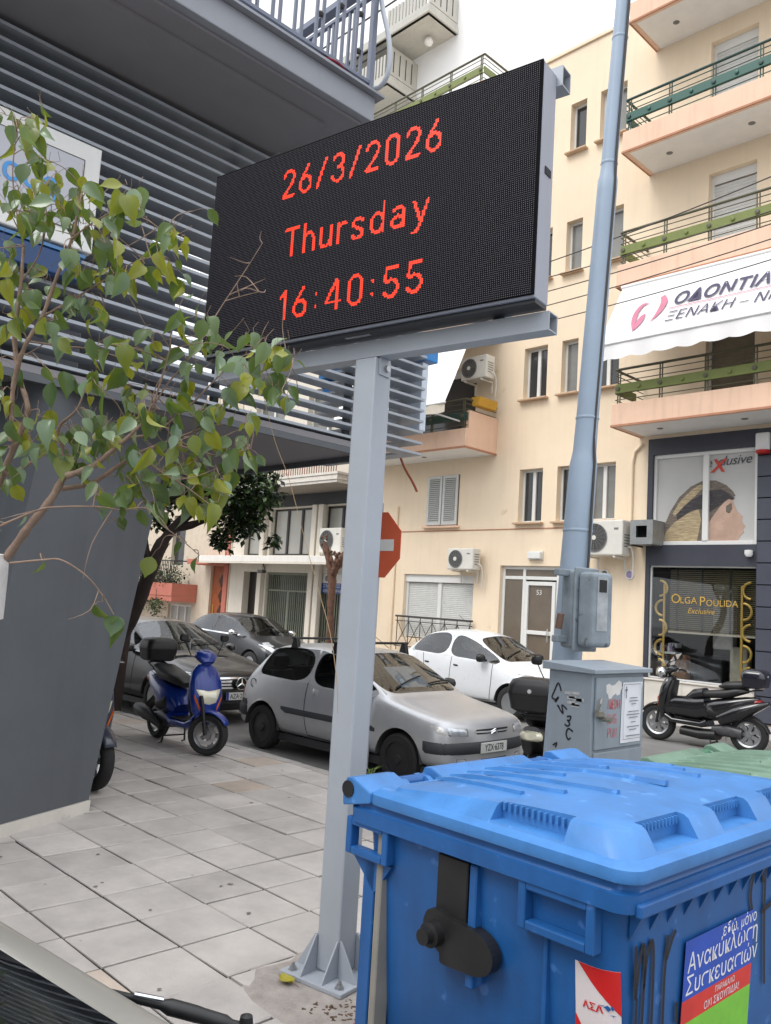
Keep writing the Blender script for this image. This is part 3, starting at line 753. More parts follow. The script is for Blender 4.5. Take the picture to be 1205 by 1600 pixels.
up_ = smooth_path([(.80,1.05,0),(.90,.85,0),(.96,.62,0),(.93,.48,0)], 5); dn_ = smooth_path([(.80,1.05,0),(1.0,.86,0),(1.10,.62,0),(1.02,.44,0)], 5)
crescent([(p[0],p[1]) for p in up_], [(p[0],p[1]) for p in dn_], lambda u, v: AF(u, v))
t_.obj('emblem', m_inkp, aw)
# white awning of the left balcony
aw2 = thing('awning', 'plain white awning rolled down over the flower balcony beside the sign post', 'awning', (0,0,0))
b = MB(); b.grid([[(-16.4+3.9*i/12, 14.72-.9*j/6, 8.45-2.0*j/6-.03*math.sin(PI*j/6)) for i in range(13)] for j in range(7)]); b.obj('cloth', m_awn, aw2, smooth=60)
b = MB(); b.grid([[(-16.4+3.9*i/40, 13.82+.015*math.sin(i), 6.45-j*.22-.03*j*abs(math.sin(i*.55))) for i in range(41)] for j in range(2)]); b.obj('valance', mat('valance_cream', S(196,186,170), .8), aw2)
MB().tube([(-16.42,13.82,6.45),(-12.48,13.82,6.45)], .028, 8).obj('front_bar', m_white, aw2)
MB().tube([(-12.9,14.85,6.25),(-13.3,14.3,6.4),(-13.5,13.82,6.46)], .02, 6).obj('arm', m_white, aw2)
# balcony flowers and wires
for k, (x, c) in enumerate(((-15.1,S(196,40,50)),(-14.75,S(190,60,60)))):
    pt = thing('flower_pot', ['red flowers in clay pot behind balcony bars, left one','red flowers in clay pot behind balcony bars, right one'][k], 'flower pot', (x,15.0,6.1))
    MB().lathe([(.08,0),(.12,.22),(.13,.22),(.11,.2)], (0,0,0), 'z', 14).obj('pot', mat('clay', S(178,86,56), .8), pt, smooth=40)
    lf = MB()
    for i in range(120):
        p = Vec((rnd.gauss(0,.13),rnd.gauss(0,.1),.35+rnd.random()*.35)); a = Vec((rnd.gauss(0,1),rnd.gauss(0,1),rnd.gauss(0,1))).normalized()*.05; c2 = Vec((rnd.gauss(0,1),rnd.gauss(0,1),rnd.gauss(0,1))).normalized()*.05
        lf.add([p,p+a,p+a+c2,p+c2], [(0,1,2,3)], 0 if i % 5 < 2 else 1)
    lf.obj('plant', [mat('petal_red', c, .6), mat('pot_leaf', S(52,80,40), .6)], pt)
yb = thing('planter_box', 'yellow planter box hung on the railing at the balcony corner', 'planter', (-12.62,15.4,6.62))
MB().prism([(-.10,.02),(.10,.02),(.13,.24),(-.13,.24)], 1, -.35, .35).obj('box', mat('planter_yellow', S(196,150,50), .6), yb, bevel=.01)
MB().prism([(-.09,.0),(.09,.0),(.11,.2),(-.11,.2)], 1, -.33, .33).xf(Mat.Translation((0,0,.045))).obj('soil', mat('soil', S(70,54,42), .95), yb)

# ------------------------------------------------------------------ white and grey shop building, left of the beige one
sb = thing('shop_building', 'cream and grey two storey shop row with iron grilles and white canopy', 'building')
m_cream = mat('cream_render', S(214,206,192), .85, var=.06, vscale=1.2, streak=.25)
m_char = mat('charcoal_band', S(66,66,68), .7, var=.1)
F2 = F+.15
shopx = [(-23.2,-22.45),(-21.95,-19.75),(-19.25,-17.15)]
b = MB()
h2 = [(a,c,.1,2.58) for a, c in shopx]+[(-23.3,-22.4,3.12,4.62),(-21.9,-19.75,3.12,4.62),(-19.25,-17.15,3.12,4.62)]
h2 += [(x,x+1.6,z+.35,z+2.45) for z in (5.9,8.9,11.9) for x in (-23.2,-20.4)]
wall_cells(b, -24.0, -16.92, -.1, 15.4, F2, h2, .3)
b.box((-24.0,F2+.4,-.1),(-16.92,F2+9,15.4)); b.add([(-16.92,F2,0),(-16.92,F2+.5,0),(-16.92,F2+.5,15.4),(-16.92,F2,15.4)], [(0,1,2,3)])
b.obj('wall', m_cream, sb, recalc=False)
MB().box((-23.95,F2-.03,4.66),(-16.93,F2-.004,5.04)).obj('band', m_char, sb)
for x in (-19.66,-19.36,-22.25): MB().box((x,F2-.16,-.1),(x+.22,F2-.002,4.66)).obj('column', m_cream, sb, bevel=.02)
MB().box((-24.3,F2-1.1,2.84),(-16.95,F2-.003,3.02)).obj('canopy', mat('canopy_white', S(226,222,214), .8, var=.05, streak=.2), sb, bevel=.01)
MB().box((-24.28,F2-1.11,2.78),(-16.95,F2-1.02,2.84)).obj('canopy_edge', m_cream, sb)
for i, (a, c) in enumerate(((-23.3,-22.4),(-21.9,-19.75),(-19.25,-17.15))):
    window(sb, a, c, 3.12, 4.62, F2+.15, 1 if i == 0 else 3 if i == 1 else 3, m_pane3, None, .06, m_iron)
m_gr = mat('grille_grey_green', S(116,120,104), .55, var=.15, vscale=10)
for i, (a, c) in enumerate(shopx):
    MB().box((a,F2+.25,.1),(c,F2+.29,2.58)).obj('shop_glass', m_pane if i else mat('dark_door', S(30,26,24), .3), sb)
    if i == 0: continue
    g = MB(); g.box((a,F2+.08,2.5),(c,F2+.12,2.58)); g.box((a,F2+.08,1.98),(c,F2+.12,2.03)); g.box((a,F2+.08,.5),(c,F2+.12,.56)); g.box(((a+c)/2-.03,F2+.08,.56),((a+c)/2+.03,F2+.12,1.98))
    g = g.obj('grille', m_gr, sb)
    n = int((c-a)/.1)
    bm_ = MB().box((-.013,F2+.085,.56),(.013,F2+.112,2.5)).mesh('bar', m_gr)
    for k in range(n): link('bar', bm_, g, loc=(a+.05+k*.1,0,0))
    MB().box((a,F2+.04,-.02),(c,F2+.1,.49)).obj('base_panel', mat('base_green', S(136,140,104), .7, var=.1), sb)
sg = thing('shop_sign', 'blue and white shop sign board behind the iron grille of the right shop', 'sign', (-18.2,F2+.045,2.3))
MB().box((-1.0,-.02,.0),(1.0,.02,.27)).obj('white_board', m_pvc, sg); MB().box((-1.0,-.022,-.30),(1.0,.018,-.003)).obj('blue_board', mat('sign_blue', S(40,70,140), .4), sg)
t_ = MB(); text_on(t_, 'ΣΥΛΛΟΓΟΣ ΚΡΗΤΗΣ', lambda u, v: (-.9+u,-.028,-.13+v), .14); text_on(t_, 'ΚΕΝΤΡΟ ΗΡΑΚΛΕΙΟΥ', lambda u, v: (-.9+u,-.028,-.27+v), .12); t_.obj('lettering', m_pvc, sg)
MB().lathe([(.0,-.028),(.09,-.026),(.09,-.02)], (-.75,0,.13), 'y', 14).obj('emblem', m_acg, sg)
# projecting balcony with ribbed front on the first floor, and plain ones above
def ribbed_balcony(x0, x1, z, y0, name_m, ht=.30):
    o = MB().box((x0,y0+.02,z),(x1-.02,F2-.002,z+.1)).obj('balcony', mat('rib_soffit', S(150,140,128), .85), sb)
    for k in range(4):
        zz = z-.01+k*ht/4
        MB().box((x0,y0-.0-.03*(k % 2),zz+.008),(x1+.03*(k % 2),y0+.08,zz+ht/4)).box((x1-.08,y0+.081,zz+.008),(x1+.03*(k % 2),F2-.003,zz+ht/4)).obj('rib', name_m, o)
    return o
o = ribbed_balcony(-23.8,-17.26,5.06,14.85,mat('rib_cream', S(214,208,198), .8, var=.08, streak=.3))
MB().tube([(-23.8,14.9,5.95),(-17.3,14.9,5.95),(-17.3,F2,5.95)], .03, 6).obj('rail', m_iron, o)
sp = MB()
for k in range(60): sp.box((-23.7+k*.107,14.88,5.37),(-23.68+k*.107,14.9,5.95))
sp.obj('baluster', mat('rail_brown', S(140,92,76), .6), o)
for z in (5.9,8.9,11.9):
    for x in (-23.2,-20.4): window(sb, x, x+1.6, z+.35, z+2.45, F2+.2, 2, m_pane2)
tag(ac_unit('white outdoor air conditioner standing on the canopy of the shop row', -18.15, F2-.5, 3.14, .95, .72, .32, -.14), 'white outdoor air conditioner standing on the canopy of the shop row', 'air conditioner')
cl = thing('canopy_lamp', 'small floodlight hanging under the white shop canopy', 'lamp', (-20.95,F2-.9,2.80))
MB().tube([(0,0,.02),(.12,0,-.18)], .02, 6).obj('arm', m_iron, cl); MB().box((-.16,-.08,-.30),(.1,.08,-.2)).obj('head', m_iron, cl, bevel=.02)

# ------------------------------------------------------------------ tall pale building rising behind, with ribbed balconies
tb = thing('tower_block', 'tall pale grey apartment block with ribbed concrete balconies rising behind', 'building')
m_tower = mat('tower_render', S(246,246,245), .85, var=.04, vscale=.6)
m_conc = mat('balcony_concrete', S(188,186,178), .85, var=.08, vscale=2, streak=.25)
TY0 = 21.0
b = MB().box((-36,TY0,14),(-18.65,TY0+9,33)); b.obj('wall', m_tower, tb)
b = MB().box((-36,TY0-.9,19.0),(-19.6,TY0-.005,19.25)); b.obj('ledge', m_conc, tb)
def tower_balcony(x1, z, rail=None):
    o = MB().box((-36,TY0-1.55,z),(x1,TY0-.004,z+.18)).obj('balcony', m_conc, tb)
    for k in range(3): MB().box((-36,TY0-1.62+.04*k,z+.0+k*.14),(x1+.07-.04*k,TY0-1.45,z+.12+k*.14)).box((x1-.1,TY0-1.449,z+.0+k*.14),(x1+.07-.04*k,TY0-.005,z+.12+k*.14)).obj('rib', m_conc, o)
    return o
for x1, z, hh in ((-21.3,20.88,1.1),(-19.35,22.72,1.0)):
    o = tower_balcony(x1, z)
    p = MB().box((x1-.1,TY0-1.5,z+.42),(x1,TY0-.02,z+.42+hh)).obj('parapet', m_conc, o)
    for k in range(4): MB().box((x1+.002,TY0-1.3+k*.32,z+.55),(x1+.012,TY0-1.26+k*.32,z+.42+hh-.15)).obj('groove', m_iron, p)
    q = MB()
    for k in range(12): q.box((x1-2.2+k*.17,TY0-1.5,z+.42),(x1-2.1+k*.17,TY0-1.44,z+.42+hh*.75))
    q.obj('baluster', m_conc, o)
    MB().tube([(-36,TY0-1.5,z+.42+hh),(x1,TY0-1.5,z+.42+hh)], .035, 6).obj('rail', m_iron, o)
gl = thing('globe_lamp', 'white globe lamp under the tall block\'s upper balcony', 'lamp', (-20.2,TY0-.6,22.70)); MB().lathe([(0,-.34),(.12,-.31),(.17,-.2),(.12,-.07),(.05,-.03)], (0,0,0), 'z', 16).obj('globe', m_soff, gl, smooth=60); MB().lathe([(.06,-.05),(.06,.1)], (0,0,0), 'z', 12).obj('base', m_conc, gl)
# ------------------------------------------------------------------ house further left with pink balcony and wooden door
hs = thing('old_house', 'old cream house with pink flower balcony and carved wooden door', 'building')
m_pink = mat('pink_render', S(186,112,94), .8, var=.06, vscale=2)
m_hcr = mat('house_render', S(206,192,172), .85, var=.07, streak=.2)
m_wood = mat('door_wood', S(150,80,42), .45, var=.2, vscale=5)
b = MB(); hh = [(-25.2,-24.35,.05,2.75),(-28.0,-27.1,2.75,4.6),(-27.9,-26.3,.2,1.3)]
wall_cells(b, -34.0, -24.02, -.1, 9.0, F2, hh, .3); b.box((-34,F2+.4,-.1),(-24.02,F2+8,9)); b.obj('wall', m_hcr, hs, recalc=False)
MB().box((-34,F2-.05,5.1),(-24.02,F2-.003,5.35)).obj('cornice', m_pink, hs)
MB().box((-25.35,F2-.06,2.76),(-24.2,F2-.004,3.05)).obj('lintel', m_pink, hs); MB().box((-25.6,F2-.75,2.75),(-24.1,F2-.061,2.93)).obj('porch_roof', m_pink, hs, bevel=.01)
MB().box((-24.34,F2-.05,-.1),(-24.1,F2-.002,5.0)).obj('pilaster', m_pink, hs)
d_ = MB().box((-25.2,F2+.1,.05),(-24.35,F2+.18,2.75)).obj('door', m_wood, hs, bevel=.01)
for k in range(4): MB().prism([(-24.62,.42+k*.52),(-24.46,.66+k*.52),(-24.62,.9+k*.52),(-24.78,.66+k*.52)], 1, F2+.085, F2+.099).obj('carved_panel', mat('wood_dark', S(70,40,24), .4), d_)
MB().tube([(-25.0,F2+.06,1.1),(-25.0,F2+.06,1.4)], .015, 6).obj('handle', m_gold, d_)
MB().box((-28.0,F2+.15,2.75),(-27.1,F2+.2,4.6)).obj('balcony_door', m_pane, hs)
window(hs,-27.9,-26.3,.2,1.3,F2+.1,3,m_pane3)
o = MB().box((-30.5,F2-1.0,1.42),(-26.0,F2-.004,1.6)).obj('balcony', m_pink, hs)
MB().box((-30.5,F2-1.02,1.61),(-26.0,F2-.92,2.05)).box((-26.1,F2-.919,1.61),(-26.0,F2-.01,2.05)).obj('fascia', m_pink, o)
MB().tube([(-30.5,F2-.96,2.85),(-26.05,F2-.96,2.85),(-26.05,F2,2.85)], .025, 6).obj('rail', m_iron, o)
bm_ = MB().box((-.01,-.01,2.05),(.01,.01,2.85)).mesh('bar', m_iron)
for k in range(38): link('bar', bm_, o, loc=(-30.4+k*.116,F2-.96,0))
m_leafd = mat('dark_leaf', S(40,58,34), .55, var=.35, vscale=3, objvar=.1)
m_leafm = mat('mid_leaf', S(70,92,44), .55, var=.3, vscale=4)
def leaf_cloud(n, fn, size, mts, name, parent, seed=1, flat_=.5):
    """loose foliage: many small folded leaves through a volume given by fn(rng) -> point"""
    r = random.Random(seed); b = MB()
    for i in range(n):
        p = fn(r); t = Vec((r.gauss(0,1),r.gauss(0,1),r.gauss(0,.6)-.3)).normalized(); s_ = t.cross(Vec((r.gauss(0,.4),r.gauss(0,.4),1))).normalized(); up_ = s_.cross(t)
        L = size*r.uniform(.6,1.3); w_ = L*.27
        b.add([p, p+t*L*.5+s_*w_+up_*L*.06, p+t*L, p+t*L*.5-s_*w_+up_*L*.06, p+t*L*.5], [(0,1,4),(1,2,4),(2,3,4),(3,0,4)], r.randrange(len(mts)))
    return b.obj(name, mts, parent, recalc=False)
for k, x in enumerate((-26.6,-27.5,-28.3)):
    pl = thing('balcony_plant', ['leafy green plant on the pink balcony, nearest the wooden door','leafy green plant in the middle of the pink balcony','leafy green plant on the pink balcony, nearest the leaning tree'][k], 'plant', (x,F2-.6,1.62))
    MB().lathe([(.1,0),(.15,.3),(.16,.3)], (0,0,0), 'z', 12).obj('pot', mat('clay', S(178,86,56), .8), pl)
    leaf_cloud(420, lambda r: Vec((r.gauss(0,.26),r.gauss(0,.2)-.1,.3+abs(r.gauss(0,.42)))), .13, [m_leafd,m_leafm], 'foliage', pl, 5+k)
pl = thing('hanging_plant', 'green plant trailing below the pink balcony', 'plant', (-26.9,F2-1.1,.2))
leaf_cloud(300, lambda r: Vec((r.gauss(0,.3),r.gauss(0,.08),1.3-abs(r.gauss(0,.38)))), .12, [m_leafd,m_leafm], 'foliage', pl, 15); MB().tube([(0,0,1.6),(.02,0,.7)], .012, 5).obj('stem', m_iron, pl)

# ------------------------------------------------------------------ grey office building on the left
ob = thing('office_building', 'grey office building with aluminium louvres, sloping pillar and railed terrace', 'building')
XS = -6.2
MB().box((-15,-6,3.36),(XS-.02,5.88,3.42)).obj('soffit', m_greyd, ob)
MB().box((XS-.06,-6,3.30),(XS-.02,5.88,3.358)).box((-15,5.84,3.30),(XS-.061,5.88,3.358)).obj('soffit_trim', m_grey, ob)
# sloping pillar: inverted wedge
A = Vec((-6.22,2.43,0)); B = Vec((-6.57,3.23,0)); dd = (B-A).normalized(); nn = Vec((-dd.y,dd.x,0))
def P_(s, z, t=0): v = A+dd*s+nn*t; return (v.x, v.y, z)
MB().hexa([P_(-.42,.09),P_(.885,.09),P_(.80,.09,.75),P_(-.42,.09,.75),P_(.06,3.36),P_(1.56,3.36),P_(1.5,3.36,.8),P_(.06,3.36,.8)]).obj('pillar', m_grey, ob)
MB().hexa([P_(-.5,-.01,-.02),P_(.88,-.01,-.02),P_(.80,-.01,.75),P_(-.5,-.01,.75),P_(-.5,.088,-.02),P_(.885,.088,-.02),P_(.80,.088,.75),P_(-.5,.088,.75)]).obj('plinth', m_marble, ob)
MB().box((-12,-6,-.02),(-9.5,3.6,3.36)).obj('ground_floor_wall', mat('office_dark_glass', S(46,52,54), .15, var=.15, spec=.6), ob)
MB().hexa([(-7.6,.6,-.02),(-6.9,1.6,-.02),(-7.4,2.0,-.02),(-8.2,1.2,-.02),(-7.3,.7,3.36),(-6.5,1.9,3.36),(-7.2,2.2,3.36),(-8.2,1.2,3.36)]).obj('pillar', m_grey, ob)
# louvre blades: front run and mitred return
zs = [3.445+.1215*k for k in range(22)]
me = MB(); dp, th = .19, .026
me.prism([(XS,-6),(XS,6.53),(XS-1.6,6.53),(XS-1.6,6.53-dp),(XS-dp,6.53-dp),(XS-dp,-6)], 2, 0, th)
me = me.mesh('louvre_blade', m_alu)
for z in zs: link('louvre_blade', me, ob, loc=(0,0,z), bevel=.003, seg=1)
pm = MB().box((-.03,-.03,0),(.03,.03,2.62)).mesh('louvre_post', m_grey)
for y in (-3,-1.2,.6,2.3,4.0,5.6): link('louvre_post', pm, ob, loc=(XS-dp-.04,y,3.42))
bk = mat('clip_grey', S(130,134,140), .5)
cm_ = MB().box((-.03,-.045,0),(.03,.045,.05)).mesh('clip', bk)
for k, (y, zi) in enumerate(((4.15,17),(4.05,16),(3.9,15),(3.75,14),(3.6,13))): link('clip', cm_, ob, loc=(XS-dp*.6,y,zs[zi]+th))
# terrace behind the louvres
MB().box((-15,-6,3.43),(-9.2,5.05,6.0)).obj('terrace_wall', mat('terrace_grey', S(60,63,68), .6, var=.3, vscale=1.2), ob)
MB().box((-9.2,-6,3.43),(-6.45,5.84,3.50)).obj('terrace_floor', m_greyd, ob)
for k, (y, z, w_, h) in enumerate(((2.9,3.5,.5,.9),(4.3,3.5,.6,.7),(1.6,3.5,.4,1.1))):
    MB().box((-8.4,y,z),(-8.0,y+w_,z+h)).obj('equipment', m_greyl, ob, bevel=.02)
# terrace slab above with railing
MB().box((-15,-6,6.03),(-5.2,4.62,6.26)).obj('roof_slab', m_greyl, ob, bevel=.008)
MB().box((-15,-6,6.00),(-5.28,4.54,6.028)).box((-15,-6,5.96),(-5.5,4.30,5.999)).obj('slab_soffit', m_greyd, ob)
MB().box((-15,-6,6.262),(-5.14,4.68,6.285)).obj('slab_edge', m_greyl, ob)
rl = MB().box((-15,-6,6.285),(-12,2,9)).obj('upper_wall', m_grey, ob)
m_rld = mat('railing_slate', S(104,111,128), .45, var=.08)
r_ = MB()
yb0, yb1, xr = -6, 4.56, -5.22
r_.box((xr-.02,yb0,6.36),(xr+.02,yb1,6.39)); r_.box((xr-.02,yb0,7.22),(xr+.02,yb1,7.25)); r_.box((xr-.045,yb0,7.34),(xr+.045,yb1,7.40))
r_.box((-9,yb1-.02,6.361),(xr-.021,yb1+.02,6.391)); r_.box((-9,yb1-.02,7.221),(xr-.021,yb1+.02,7.251)); r_.box((-9,yb1-.045,7.341),(xr-.046,yb1+.045,7.401))
r_.box((xr-.025,yb1-.025,6.29),(xr+.025,yb1+.025,7.34))
r_.obj('rail', m_rld, ob)
bm_ = MB().box((-.012,-.012,0),(.012,.012,.829)).mesh('baluster', m_rld); cb = MB().lathe([(.018,-.02),(.03,0),(.018,.02)], (0,0,0), 'z', 8).mesh('clip', m_iron)
y = yb1-.16; k = 0
while y > .5:
    for s_ in (-.035,.035): link('baluster', bm_, ob, loc=(xr,y+s_,6.391))
    link('clip', cb, ob, loc=(xr,y,6.60+.1*((k*3) % 5))); link('clip', cb, ob, loc=(xr,y,6.95+.04*((k*2) % 3)))
    y -= .22; k += 1
for k in range(8):
    for s_ in (-.035,.035): link('baluster', bm_, ob, loc=(xr-.3-k*.3+s_,yb1,6.391))
MB().tube(smooth_path([(xr+.02,yb1+.03,8.2),(xr+.02,yb1+.04,7.3),(xr+.16,yb1+.05,6.75),(xr+.18,yb1+.05,6.45),(xr+.1,yb1+.04,6.33),(xr+.0,yb1+.03,6.36),(xr-.02,yb1+.03,6.5)], 5), .022, 8).obj('drain_pipe', m_steel, ob, smooth=60)
rg = thing('red_cloth', 'dark red cloth hung behind the grey terrace railing at the top', 'cloth', (-5.3,3.05,6.42))
b = MB(); b.grid([[(-.02*math.sin(i*1.3+j*.2)-.05, -.55+i*.07, .0+j*.12) for i in range(12)] for j in range(8)]); b.obj('fold', mat('cloth_red', S(120,26,48), .8, var=.15), rg, smooth=80)
rg2 = thing('red_cushion', 'dark red cushion lying by the terrace railing corner', 'cushion', (-5.38,4.15,6.29))
MB().lathe([(0,0),(.16,.01),(.2,.05),(.16,.1),(0,.12)], (0,0,0), 'z', 18).obj('pad', mat('cloth_red2', S(140,26,40), .8), rg2, smooth=60); MB().torus((0,0,.05), .2, .012, 'z', 20, 6).obj('piping', MATS['cloth_red'], rg2)
# white sign box on the louvres
sg = thing('sign_box', 'white framed sign box with pale blue Greek letters on the grey louvres', 'sign', (XS+.10,0,0))
y0, y1, z0, z1 = .2, 2.58, 4.33, 5.17
MB().box((-.09,y0,z0),(.06,y1,z1)).obj('frame', m_white, sg, bevel=.01)
MB().box((.061,y0+.1,z0+.13),(.066,y1-.13,z1-.14)).obj('face', mat('sign_face_grey', S(186,188,196), .35, var=.04), sg)
MB().box((.066,y0+.1,z0+.128),(.069,y1-.13,z0+.133)).box((.066,y1-.133,z0+.13),(.069,y1-.128,z1-.14)).box((.066,y0+.1,z1-.143),(.069,y1-.13,z1-.138)).obj('bead', m_iron, sg)
t_ = MB(); text_on(t_, 'υλικους', lambda u, v: (.072, 2.30-.92+u, 4.66+v), .24, bold=.004, sx=1.0); t_.obj('lettering', mat('letters_blue', S(70,150,220), .4), sg)
bl = thing('blue_fascia', 'dark blue sign strip below the white sign box', 'sign', (XS+.08,0,0)); MB().box((-.06,.2,4.10),(.05,2.52,4.28)).obj('panel', mat('fascia_blue', S(24,62,110), .35, var=.08), bl, bevel=.01); MB().box((-.05,.2,4.285),(.06,2.54,4.31)).obj('trim', mat('fascia_light', S(70,120,170), .35), bl)
# blue and white blade sign on the building's end
bs = thing('blade_sign', 'pale blade sign with bright blue head seen between louvres and post', 'sign', (0,0,0))
MB().box((-7.0,6.75,3.80),(-6.47,6.85,4.60)).obj('panel', mat('blade_white', S(206,216,228), .35), bs, bevel=.01)
MB().box((-8.2,6.62,4.62),(-6.42,6.95,4.84)).obj('head', mat('blade_blue', S(44,130,200), .35), bs, bevel=.01)
MB().box((-8.2,6.70,4.40),(-7.9,6.9,4.61)).obj('bracket', mat('blade_blue2', S(40,112,180), .4), bs); MB().box((-7.6,6.70,4.25),(-7.5,6.9,4.61)).obj('bracket', MATS['blade_blue2'], bs)
cb_ = tag(MB().tube(smooth_path([(-6.75,6.62,4.35),(-6.8,6.66,4.2),(-6.72,6.64,3.9),(-6.70,6.66,3.6),(-6.66,6.72,3.4),(-6.55,6.78,3.2),(-6.5,6.8,3.1)]), .014, 6).obj('rusty_cable', mat('rust', S(150,74,48), .7)), 'rusty cable end dangling below the louvre tips by the post', 'cable')
# ------------------------------------------------------------------ LED sign on its post
sgn = thing('led_sign', 'large black LED clock sign with glowing red date and time on grey steel post', 'led sign', (-3.14,2.90,0), R(9.56))
pole = MB().box((-.07,-.07,.035),(.07,.07,3.08)).obj('post', m_steel, sgn, bevel=.012)
MB().box((-.19,-.19,.012),(.19,.19,.034)).obj('base_plate', m_steel, pole, bevel=.003, seg=1)
gm = MB().add([(0,-.004,.034),(.115,-.004,.034),(.105,-.004,.05),(.01,-.004,.20),(0,-.004,.20),(0,.004,.034),(.115,.004,.034),(.105,.004,.05),(.01,.004,.20),(0,.004,.20)],
    [(0,1,2,3,4),(9,8,7,6,5),(0,5,6,1),(1,6,7,2),(2,7,8,3),(3,8,9,4),(4,9,5,0)]).mesh('gusset', m_steel)
for k in range(4):
    for s_ in (-.066,.066):
        o = link('gusset', gm, pole); o.matrix_local = Mat.Rotation(k*PI/2, 4, 'Z') @ Mat.Translation((.071,s_,0))
bo = MB().lathe([(.024,0),(.024,.004),(.017,.004),(.017,.018),(.009,.018),(.009,.034),(0,.034)], (0,0,.034), 'z', 6).mesh('bolt', m_alloy)
for sx in (-1,1):
    for sy in (-1,1): link('bolt', bo, pole, loc=(sx*.145,sy*.145,0))
def hollow(y0, y1, z0, z1, x0, x1, name, t=.006):
    b = MB(); b.box((x0,y0,z0),(x1,y0+t,z1)); b.box((x0,y1-t,z0),(x1,y1,z1)); b.box((x0,y0+t,z0),(x1,y1-t,z0+t)); b.box((x0,y0+t,z1-t),(x1,y1-t,z1)); return b.obj(name, m_steel, sgn)
hollow(-.06,.03,3.082,3.17,-1.16,1.025,'lower_beam'); hollow(-.03,.06,4.27,4.37,-1.15,1.03,'upper_beam')
for x in (-.75,.75): MB().box((x-.03,-.025,3.172),(x+.03,.05,4.268)).obj('upright', m_steel, sgn)
MB().box((.071,-.045,2.99),(.078,.045,3.081)).obj('lug', m_steel, sgn); MB().lathe([(.018,.078),(.018,.094),(0,.094)], (0,.01,3.03), 'x', 6).obj('bolt', m_alloy, sgn)
X0, X1, Z0, Z1, YF = -1.15, 1.002, 3.212, 4.322, -.18
m_cab = mat('sign_cabinet', S(150,154,166), .45, var=.06, vscale=3, streak=.15)
cb = MB().box((X0,YF+.012,Z0-.012),(X1,-.032,Z1)).obj('cabinet', m_cab, sgn, bevel=.004, seg=1)
MB().box((X1+.001,-.12,3.80),(X1+.004,-.06,3.835)).obj('handle_slot', m_dark, cb)
MB().box((X0+.01,YF+.03,Z0-.03),(X1-.005,-.034,Z0-.0125)).obj('bottom_cover', mat('sign_black', S(26,28,34), .35, var=.1), cb)
MB().box((-.1,YF+.05,Z0-.034),(.06,YF+.07,Z0-.0305)).obj('cable_clip', m_alloy, cb)
MB().box((X0,YF,Z0),(X1,YF+.011,Z1)).obj('screen', mat('led_mask', (.004,.004,.005), .8, var=.2, vscale=30, spec=.08), sgn)
# glyph strokes on a 17 row grid
def arc(cx, cy, rx, ry, a0, a1, n=10): return [(cx+rx*math.cos(R(a0+(a1-a0)*i/n)), cy+ry*math.sin(R(a0+(a1-a0)*i/n))) for i in range(n+1)]
G = {
 '0': (9, [arc(4.5,12,3.6,4,0,180)+arc(4.5,5,3.6,4,180,360)+[(8.1,12)]]),
 '1': (6, [[(1,13),(4.4,16.2),(4.4,.8)]]),
 '2': (9, [arc(4.5,12.2,3.6,3.8,170,-20)+[(6.8,8.2),(1,1)],[(1,1),(8,1)]]),
 '3': (9, [arc(4.4,12.4,3.3,3.6,160,-80)+[(4.6,8.8)],arc(4.4,5,3.7,4,80,-165)]),
 '4': (10, [[(6.4,16),(.8,4.6),(9,4.6)],[(7,16.2),(7,.8)]]),
 '5': (9, [[(7.8,16),(1.8,16),(1.4,9.4)]+arc(4.4,5.4,3.8,4.4,125,-150)]),
 '6': (9, [[(6.2,16.2),(2.2,9.6)]+arc(4.5,5.2,3.7,4.3,155,-205,18)]),
 '/': (7, [[(6,16.2),(.8,.8)]]),
 ':': (4, [[(2,11),(2,11.3)],[(2,4),(2,4.3)]]),
 'T': (9, [[(.6,16),(9,16)],[(4.8,16),(4.8,.8)]]),
 'h': (8, [[(1,16.5),(1,.8)],[(1,8)]+arc(4.2,7.8,2.9,3.4,165,0)+[(7.1,.8)]]),
 'u': (8, [[(1,11.4),(1,4.4)]+arc(3.8,4.2,2.8,3.4,180,350)+[(7.2,4)],[(7.2,11.4),(7.2,.8)]]),
 'r': (6, [[(1,11.4),(1,.8)],[(1,8)]+arc(4.4,7.6,3.2,3.6,150,65)]),
 's': (8, [arc(4,9,2.9,2.4,35,200)+[(4,6.2)]+arc(3.8,3.4,3,2.6,60,-155)]),
 'd': (9, [[(7.8,16.5),(7.8,.8)],arc(4.4,6.2,3.4,5.2,20,340,16)]),
 'a': (9, [arc(4.2,8.6,3,2.8,150,0)+[(7.2,.8)],arc(4,3.9,3,3,40,320,12)+[(7.2,4.6)],[(7.2,6.6),(4.2,6.8)]]),
 'y': (9, [[(1,11.4),(4.6,1.6)],[(8.2,11.4),(4.2,-1.2),(2.8,-4),(1,-4.2)]]),
}
segs = []
def lay(sx, zb, txt, adv, kx=1.0):
    x = sx
    for ch in txt:
        w_, st = G[ch]
        for pl in st:
            for i in range(len(pl)-1): segs.append(((x+pl[i][0]*.01*kx, zb+pl[i][1]*.01), (x+pl[i+1][0]*.01*kx, zb+pl[i+1][1]*.01)))
        x += (w_+adv)*.01*kx
lay(-.585, 4.035, '26/3/2026', 3.0, 1.05); lay(-.535, 3.68, 'Thursday', 2.7, 1.13); lay(-.545, 3.322, '16:40:55', 3.6, 1.12)
def lit(x, z):
    for (ax, az), (bx, bz) in segs:
        if min(ax,bx)-.014 > x or max(ax,bx)+.014 < x or min(az,bz)-.014 > z or max(az,bz)+.014 < z: continue
        dx, dz = bx-ax, bz-az; L = dx*dx+dz*dz
        t = max(0, min(1, ((x-ax)*dx+(z-az)*dz)/L)) if L > 0 else 0
        if math.hypot(x-ax-dx*t, z-az-dz*t) < .0092: return True
    return False
off = MB(); on = MB()
n_x, n_z = 214, 110
